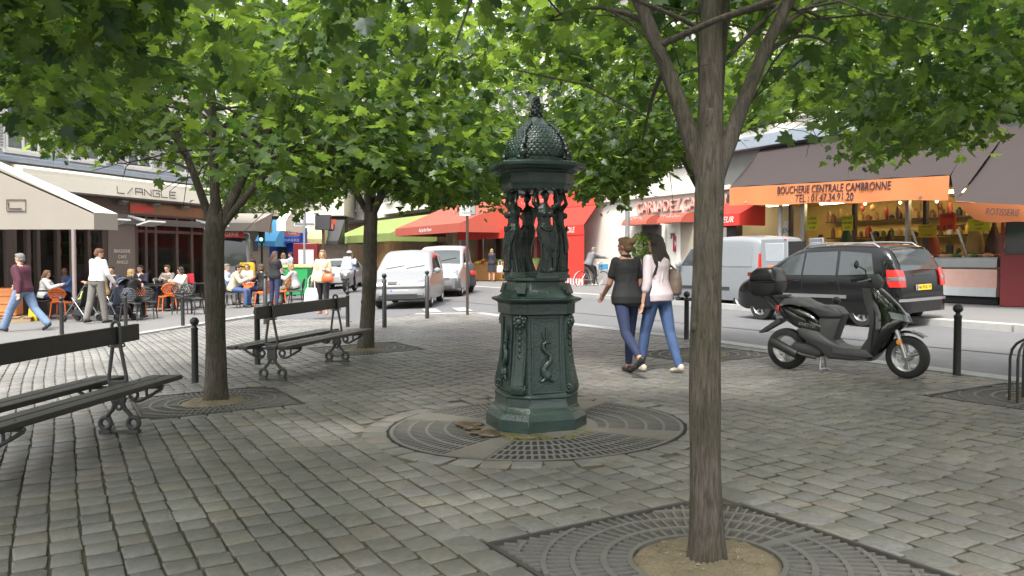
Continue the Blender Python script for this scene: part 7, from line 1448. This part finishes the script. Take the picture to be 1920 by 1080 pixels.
# --- street furniture
def post(px, py, top, Y, r, label, name, cat, mat=M_blk):
    P = at(px, top, Y); z0 = G(P.x, Y); t = thing(name, label, cat, (P.x, Y, z0)); m = MB(); m.tube([(0, 0, -.05), (0, 0, P.z-z0)], r, 10); m.build('pole', mat, t); return t, P.z-z0
x, y = gp(876, 590); t, h = post(876, 590, 405, y, .035, 'dark sign pole with white plate beside the fountain', 'sign_pole', 'sign post', pmat('brown_pole', (.05, .035, .03), .5))
m = MB(); m.box((-.03, -.045, h+.13), (.30, .012, .26)); b = m.build('white_plate', M_plate, t, bevel=.002); text('lettering', 'SAUF', .075, M_ink, b, frame((-.03, -.053, h+.19), (1, 0, 0), (0, 0, 1)), .001); text('lettering', 'TAXIS', .075, M_ink, b, frame((-.03, -.053, h+.07), (1, 0, 0), (0, 0, 1)), .001)
m = MB(); m.box((.14, .02, h+.30), (.12, .30, .55)); m.build('sign_back', pmat('galvanised', (.30, .31, .32), .5, metal=.5), t, bevel=.01); m = MB(); m.tube([(0, 0, h), (0, 0, h+.6)], .03, 8); m.build('pole_top', M_plast, t)
t, h = post(570, 552, 395, 33, .045, 'grey pole with blank white sign panel left of the beige dressed woman', 'sign_pole', 'sign post', pmat('galvanised', (.3, .3, .3), .5)); m = MB(); m.box((0, .06, h-.32), (.85, .03, .60)); m.build('panel', M_plate, t, bevel=.01); m = MB(); m.box((0, .03, h-.50), (.75, .04, .04)); m.build('bracket', M_alloy, t)
t, h = post(606, 552, 430, 34, .06, 'brown post with dark box on top behind the beige dressed woman', 'street_post', 'post', M_brown); m = MB(); m.box((0, 0, h+.28), (.62, .3, .62)); m.build('box', M_plast, t, bevel=.02)
t, h = post(491, 555, 455, 38, .05, 'thin black traffic light pole with green light before the blue awning', 'traffic_light', 'traffic light'); m = MB(); m.box((0, 0, h+.4), (.24, .22, .80)); b = m.build('housing', M_plast, t, bevel=.02)
for k, c in enumerate((pmat('signal_off_red', (.10, .01, .01), .3), pmat('signal_off_amber', (.10, .05, .01), .3), glow('signal_green', (.15, .9, .55), 2.5))): m = MB(); m.lathe([(0, -.13), (.075, -.125), (.08, -.10)], 14, (0, 0, h+.63-.24*k), 'Y'); m.build('lens', c, b)
t, h = post(1177, 540, 300, 27.5, .075, 'grey lamp post behind the woman in black', 'street_lamp', 'street lamp', pmat('grey_lamp_post', (.16, .16, .16), .5)); m = MB(); m.lathe([(.14, 0), (.13, .5), (.09, .6), (.075, .62)], 14); m.build('base', MATS['grey_lamp_post'], t)
P = at(851, 362, 45); t = thing('no_entry_sign', 'round red no entry sign above the brick red awning', 'road sign', (P.x, 45, P.z)); m = MB(); m.lathe([(0, -.03), (.40, -.03), (.42, 0), (0, .01)], 28, (0, 0, 0), 'Y'); b = m.build('disc', pmat('sign_red', (.55, .03, .03), .4), t); m = MB(); m.box((0, -.04, 0), (.60, .01, .13)); m.build('bar', M_plate, b); m = MB(); m.tube([(0, .04, -4.2), (0, .04, .3)], .04, 8); m.build('pole', MATS['galvanised'], t)
x, y, z = leftp(464, 556); t = thing('mailbox', 'yellow mailbox on a stand right of the left trunk', 'mailbox', (x, y, z), R(8)); t.scale = (.85, .85, .9); M_yel = pmat('mailbox_yellow', (.75, .48, .01), .4); m = MB(); m.prism([(-.32, .78), (.32, .78), (.32, 1.38), (.26, 1.46), (-.26, 1.46), (-.32, 1.38)], -.22, .22, 'Y', inset=.02); m.build('box', M_yel, t, smooth=40); m = MB(); m.box((0, .02, .40), (.26, .20, .80)); m.build('stand', M_yel, t, bevel=.02); m = MB(); m.box((0, -.225, 1.28), (.36, .02, .05)); m.build('slot', M_under, t); m = MB(); m.box((0, -.225, 1.0), (.22, .015, .2)); m.build('label', M_plate, t)
x, y, z = leftp(562, 556); t = thing('wheelie_bin', 'green wheelie bin with pale lid left of the sign pole', 'bin', (x, y, z), R(-12)); m = MB(); m.loft([[Vector((sx*w_, sy*w2, z_)) for sx, sy in ((-1, -1), (1, -1), (1, 1), (-1, 1))] for z_, w_, w2 in ((.06, .40, .30), (1.08, .50, .38))]); m.build('body', pmat('bin_green', (.03, .30, .09), .45), t, bevel=.03); m = MB(); m.prism([(-.52, 1.09), (.52, 1.09), (.48, 1.16), (.2, 1.20), (-.2, 1.20), (-.48, 1.16)], -.42, .40, 'Y', inset=.02); m.build('lid', pmat('bin_lid', (.42, .48, .20), .5), t, smooth=30)
for s in (-1, 1): m = MB(); m.lathe([(0, -.03), (.10, -.03), (.10, .03), (0, .03)], 16, (s*.36, .30, .10), 'X'); m.build('wheel', M_tyre, t)
x, y, z = leftp(576, 541); t = thing('phone_kiosk', 'dark red kiosk with poster behind the sign pole', 'kiosk', (x, y, z)); m = MB(); m.box((0, 0, 1.05), (1.1, .7, 2.1)); m.build('body', M_kr, t, bevel=.03); m = MB(); m.box((.05, -.36, 1.35), (.7, .03, .9)); m.build('poster', M_wht, t)
# motor scooter with rider, cyclist
def rider(label, px, py, az, police=True):
    x, y = gp(px, py, -.09); t = thing('motor_scooter', label, 'scooter', (x, y, G(x, y)-.09), R(az), tilt=True)
    for yy in (-.72, .72): m = MB(); m.lathe([(.17, -.06), (.27, -.07), (.30, 0), (.27, .07), (.17, .06)], 26, (0, yy, .30), 'X', cap=False); w_ = m.build('wheel', M_tyre, t); m = MB(); m.lathe([(0, -.05), (.17, -.06), (.18, 0), (.17, .06), (0, .05)], 20, (0, yy, .30), 'X'); m.build('rim', M_alloy, w_)
    m = MB(); secs = []
    for z, y0, y1, wd in ((.38, .42, .72, .10), (.50, .40, .78, .20), (.66, .40, .92, .26), (.80, .40, .94, .30), (.92, .38, .82, .30), (1.02, .36, .66, .22)): secs.append([Vector((wd*math.cos(math.pi*k/12), y0+(y1-y0)*math.sin(math.pi*k/12)**.8, z)) for k in range(13)])
    m.loft(secs); m.build('fairing', P_white, t, smooth=60)
    for s in (-1, 1): m = MB(); m.grid(lambda u, v: Vector((s*(.05+.17*u), .955-.16*u*u-.05*v, .74+.08*v+.05*u)), 5, 3, thick=.02*s); m.build('headlight', M_lamp, t); m = MB(); m.ell((s*.36, .45, 1.16), (.09, .04, .06), 10, 7); m.tube([(s*.18, .5, 1.0), (s*.34, .45, 1.14)], .012, 5); m.build('mirror', M_plast, t); m = MB(); m.tube([(s*.10, .55, .5), (s*.10, .72, .30)], .03, 8); m.build('fork', M_plast, t)
    m = MB(); m.grid(lambda u, v: Vector(((u-.5)*(.5-.16*v), .62-.28*v+.10*math.cos((u-.5)*3), 1.0+.55*v)), 8, 6); m.build('windshield', pmat('tinted_screen', (.30, .36, .44), .08, spec=.8), t, smooth=180, fix=False)
    m = MB(); m.prism([(-1.0, .75), (-.9, .95), (-.2, .88), (.1, .74), (.4, .45), (.4, .30), (-.6, .30), (-.9, .55)], -.20, .20, 'X', inset=.06); m.build('body', P_white, t, smooth=50); m = MB(); m.prism([(-.75, .92), (-.4, .86), (-.1, .84), (.05, .88), (-.1, .76), (-.7, .82)], -.17, .17, 'X', inset=.04); m.build('seat', M_seat, t, smooth=50)
    m = MB(); m.box((0, .80, .58), (.34, .10, .12)); m.build('nose_grille', M_plast, t, bevel=.02)
    M_ = t.matrix_world; person('rider in pale blue shirt and white helmet on the white scooter', (M_ @ Vector((0, -.22, .0)))[:], R(az), 1.76, hipz=.93, legs=((62, 70, 12), (62, 70, 12)), arms=((48, 10, 40, 5), (48, 10, 40, 5)), lean=8, hstyle=None, top=dict(n='jacket', m=C_ltblue, e=.035), bottom=dict(m=C_navy, e=.02))
    h = t.matrix_world @ Vector((0, -.03, 1.69)); hh = thing('helmet', 'white open helmet on the scooter rider', 'helmet', h[:], R(az)); m = MB(); m.ell((0, 0, 0), (.135, .155, .13), 16, 10); m.v = [(a_, b_, max(c_, -.05)) for a_, b_, c_ in m.v]; m.build('shell', P_white, hh); m = MB(); m.grid(lambda u, v: Vector((.14*math.cos(math.pi*(.15+.7*u)), .16*math.sin(math.pi*(.15+.7*u)), -.05+.08*v)), 8, 3); m.build('visor', M_glass, hh)
rider('white maxi scooter with tall screen riding towards the square', 657, 547, 176)
x, y, z = rightp(1112, 540); x, y = gp(1110, 541, -.09); bz_ = G(x, y)-.06; BK = thing('bicycle', 'grey hire bicycle ridden along the hotel wall', 'bicycle', (x, y, bz_), R(-62)); M_bk = pmat('bike_grey', (.28, .27, .25), .5)
for yy in (-.52, .55): m = MB(); m.torus((0, yy, .34), .325, .016, 'X', 32, 6); w_ = m.build('wheel', M_tyre, BK); m = MB(); [m.tube([(0, yy, .34), (0, yy+.32*math.cos(k*math.pi/7), .34+.32*math.sin(k*math.pi/7))], .003, 4) for k in range(14)]; m.build('spokes', M_steel, w_)
m = MB(); m.tube([(0, .42, .85), (0, .30, .45), (0, -.05, .32)], .025, 8); m.tube([(0, -.05, .32), (0, -.18, .85)], .02, 8); m.tube([(0, -.05, .32), (0, -.52, .34)], .014, 6); m.tube([(0, .40, .95), (0, .46, .70), (0, .55, .34)], .016, 6); m.build('frame', M_bk, BK); m = MB(); m.tube([(-.28, .28, 1.08), (-.12, .42, 1.02), (.12, .42, 1.02), (.28, .28, 1.08)], .013, 6); m.build('handlebar', M_steel, BK); m = MB(); m.ell((0, -.2, .88), (.09, .13, .04), 10, 6); m.build('saddle', M_plast, BK); m = MB(); m.grid(lambda u, v: Vector(((v-.5)*.08, -.52-.36*math.cos(R(200*u-20)), .34+.36*math.sin(R(200*u-20)))), 12, 2); m.build('mudguard', P_white, BK, fix=False); m = MB(); m.box((0, .55, .86), (.34, .26, .22)); m.build('basket', pmat('bike_basket', (.05, .25, .45), .6, var=.5, scale=12), BK)
M_ = BK.matrix_world; person('grey haired man in grey jacket riding the hire bicycle', (M_ @ Vector((0, -.2, 0)))[:], R(-62), 1.74, hipz=.96, legs=((70, 62, 4), (35, 45, 4)), arms=((58, 8, 18, 0), (58, 8, 18, 0)), lean=24, hair='grey', top=dict(n='jacket', m=cloth('grey_jacket', (.13, .13, .14)), e=.035), bottom=dict(m=C_black, e=.02), shoe=M_shoe2)
# hoops by the right tree
x, y = gp(1908, 754); t = thing('tree_guard', 'black arched metal hoops in the grate at the right picture edge', 'guard', put(x+.12, y), R(20)); 
for k in range(3): m = MB(); q = Matrix.Rotation(k*math.pi/3, 3, 'Z'); m.tube([q @ Vector((.17*math.copysign(1, c) if abs(c) > .99 else .17*c, 0, z)) for c, z in [(-1, -.05), (-1, .40)]+[(-math.cos(math.pi*j/8)*.985, .40+.17*math.sin(math.pi*j/8)) for j in range(9)]+[(1, .40), (1, -.05)]], .012, 8); m.build('hoop', M_blk, t)
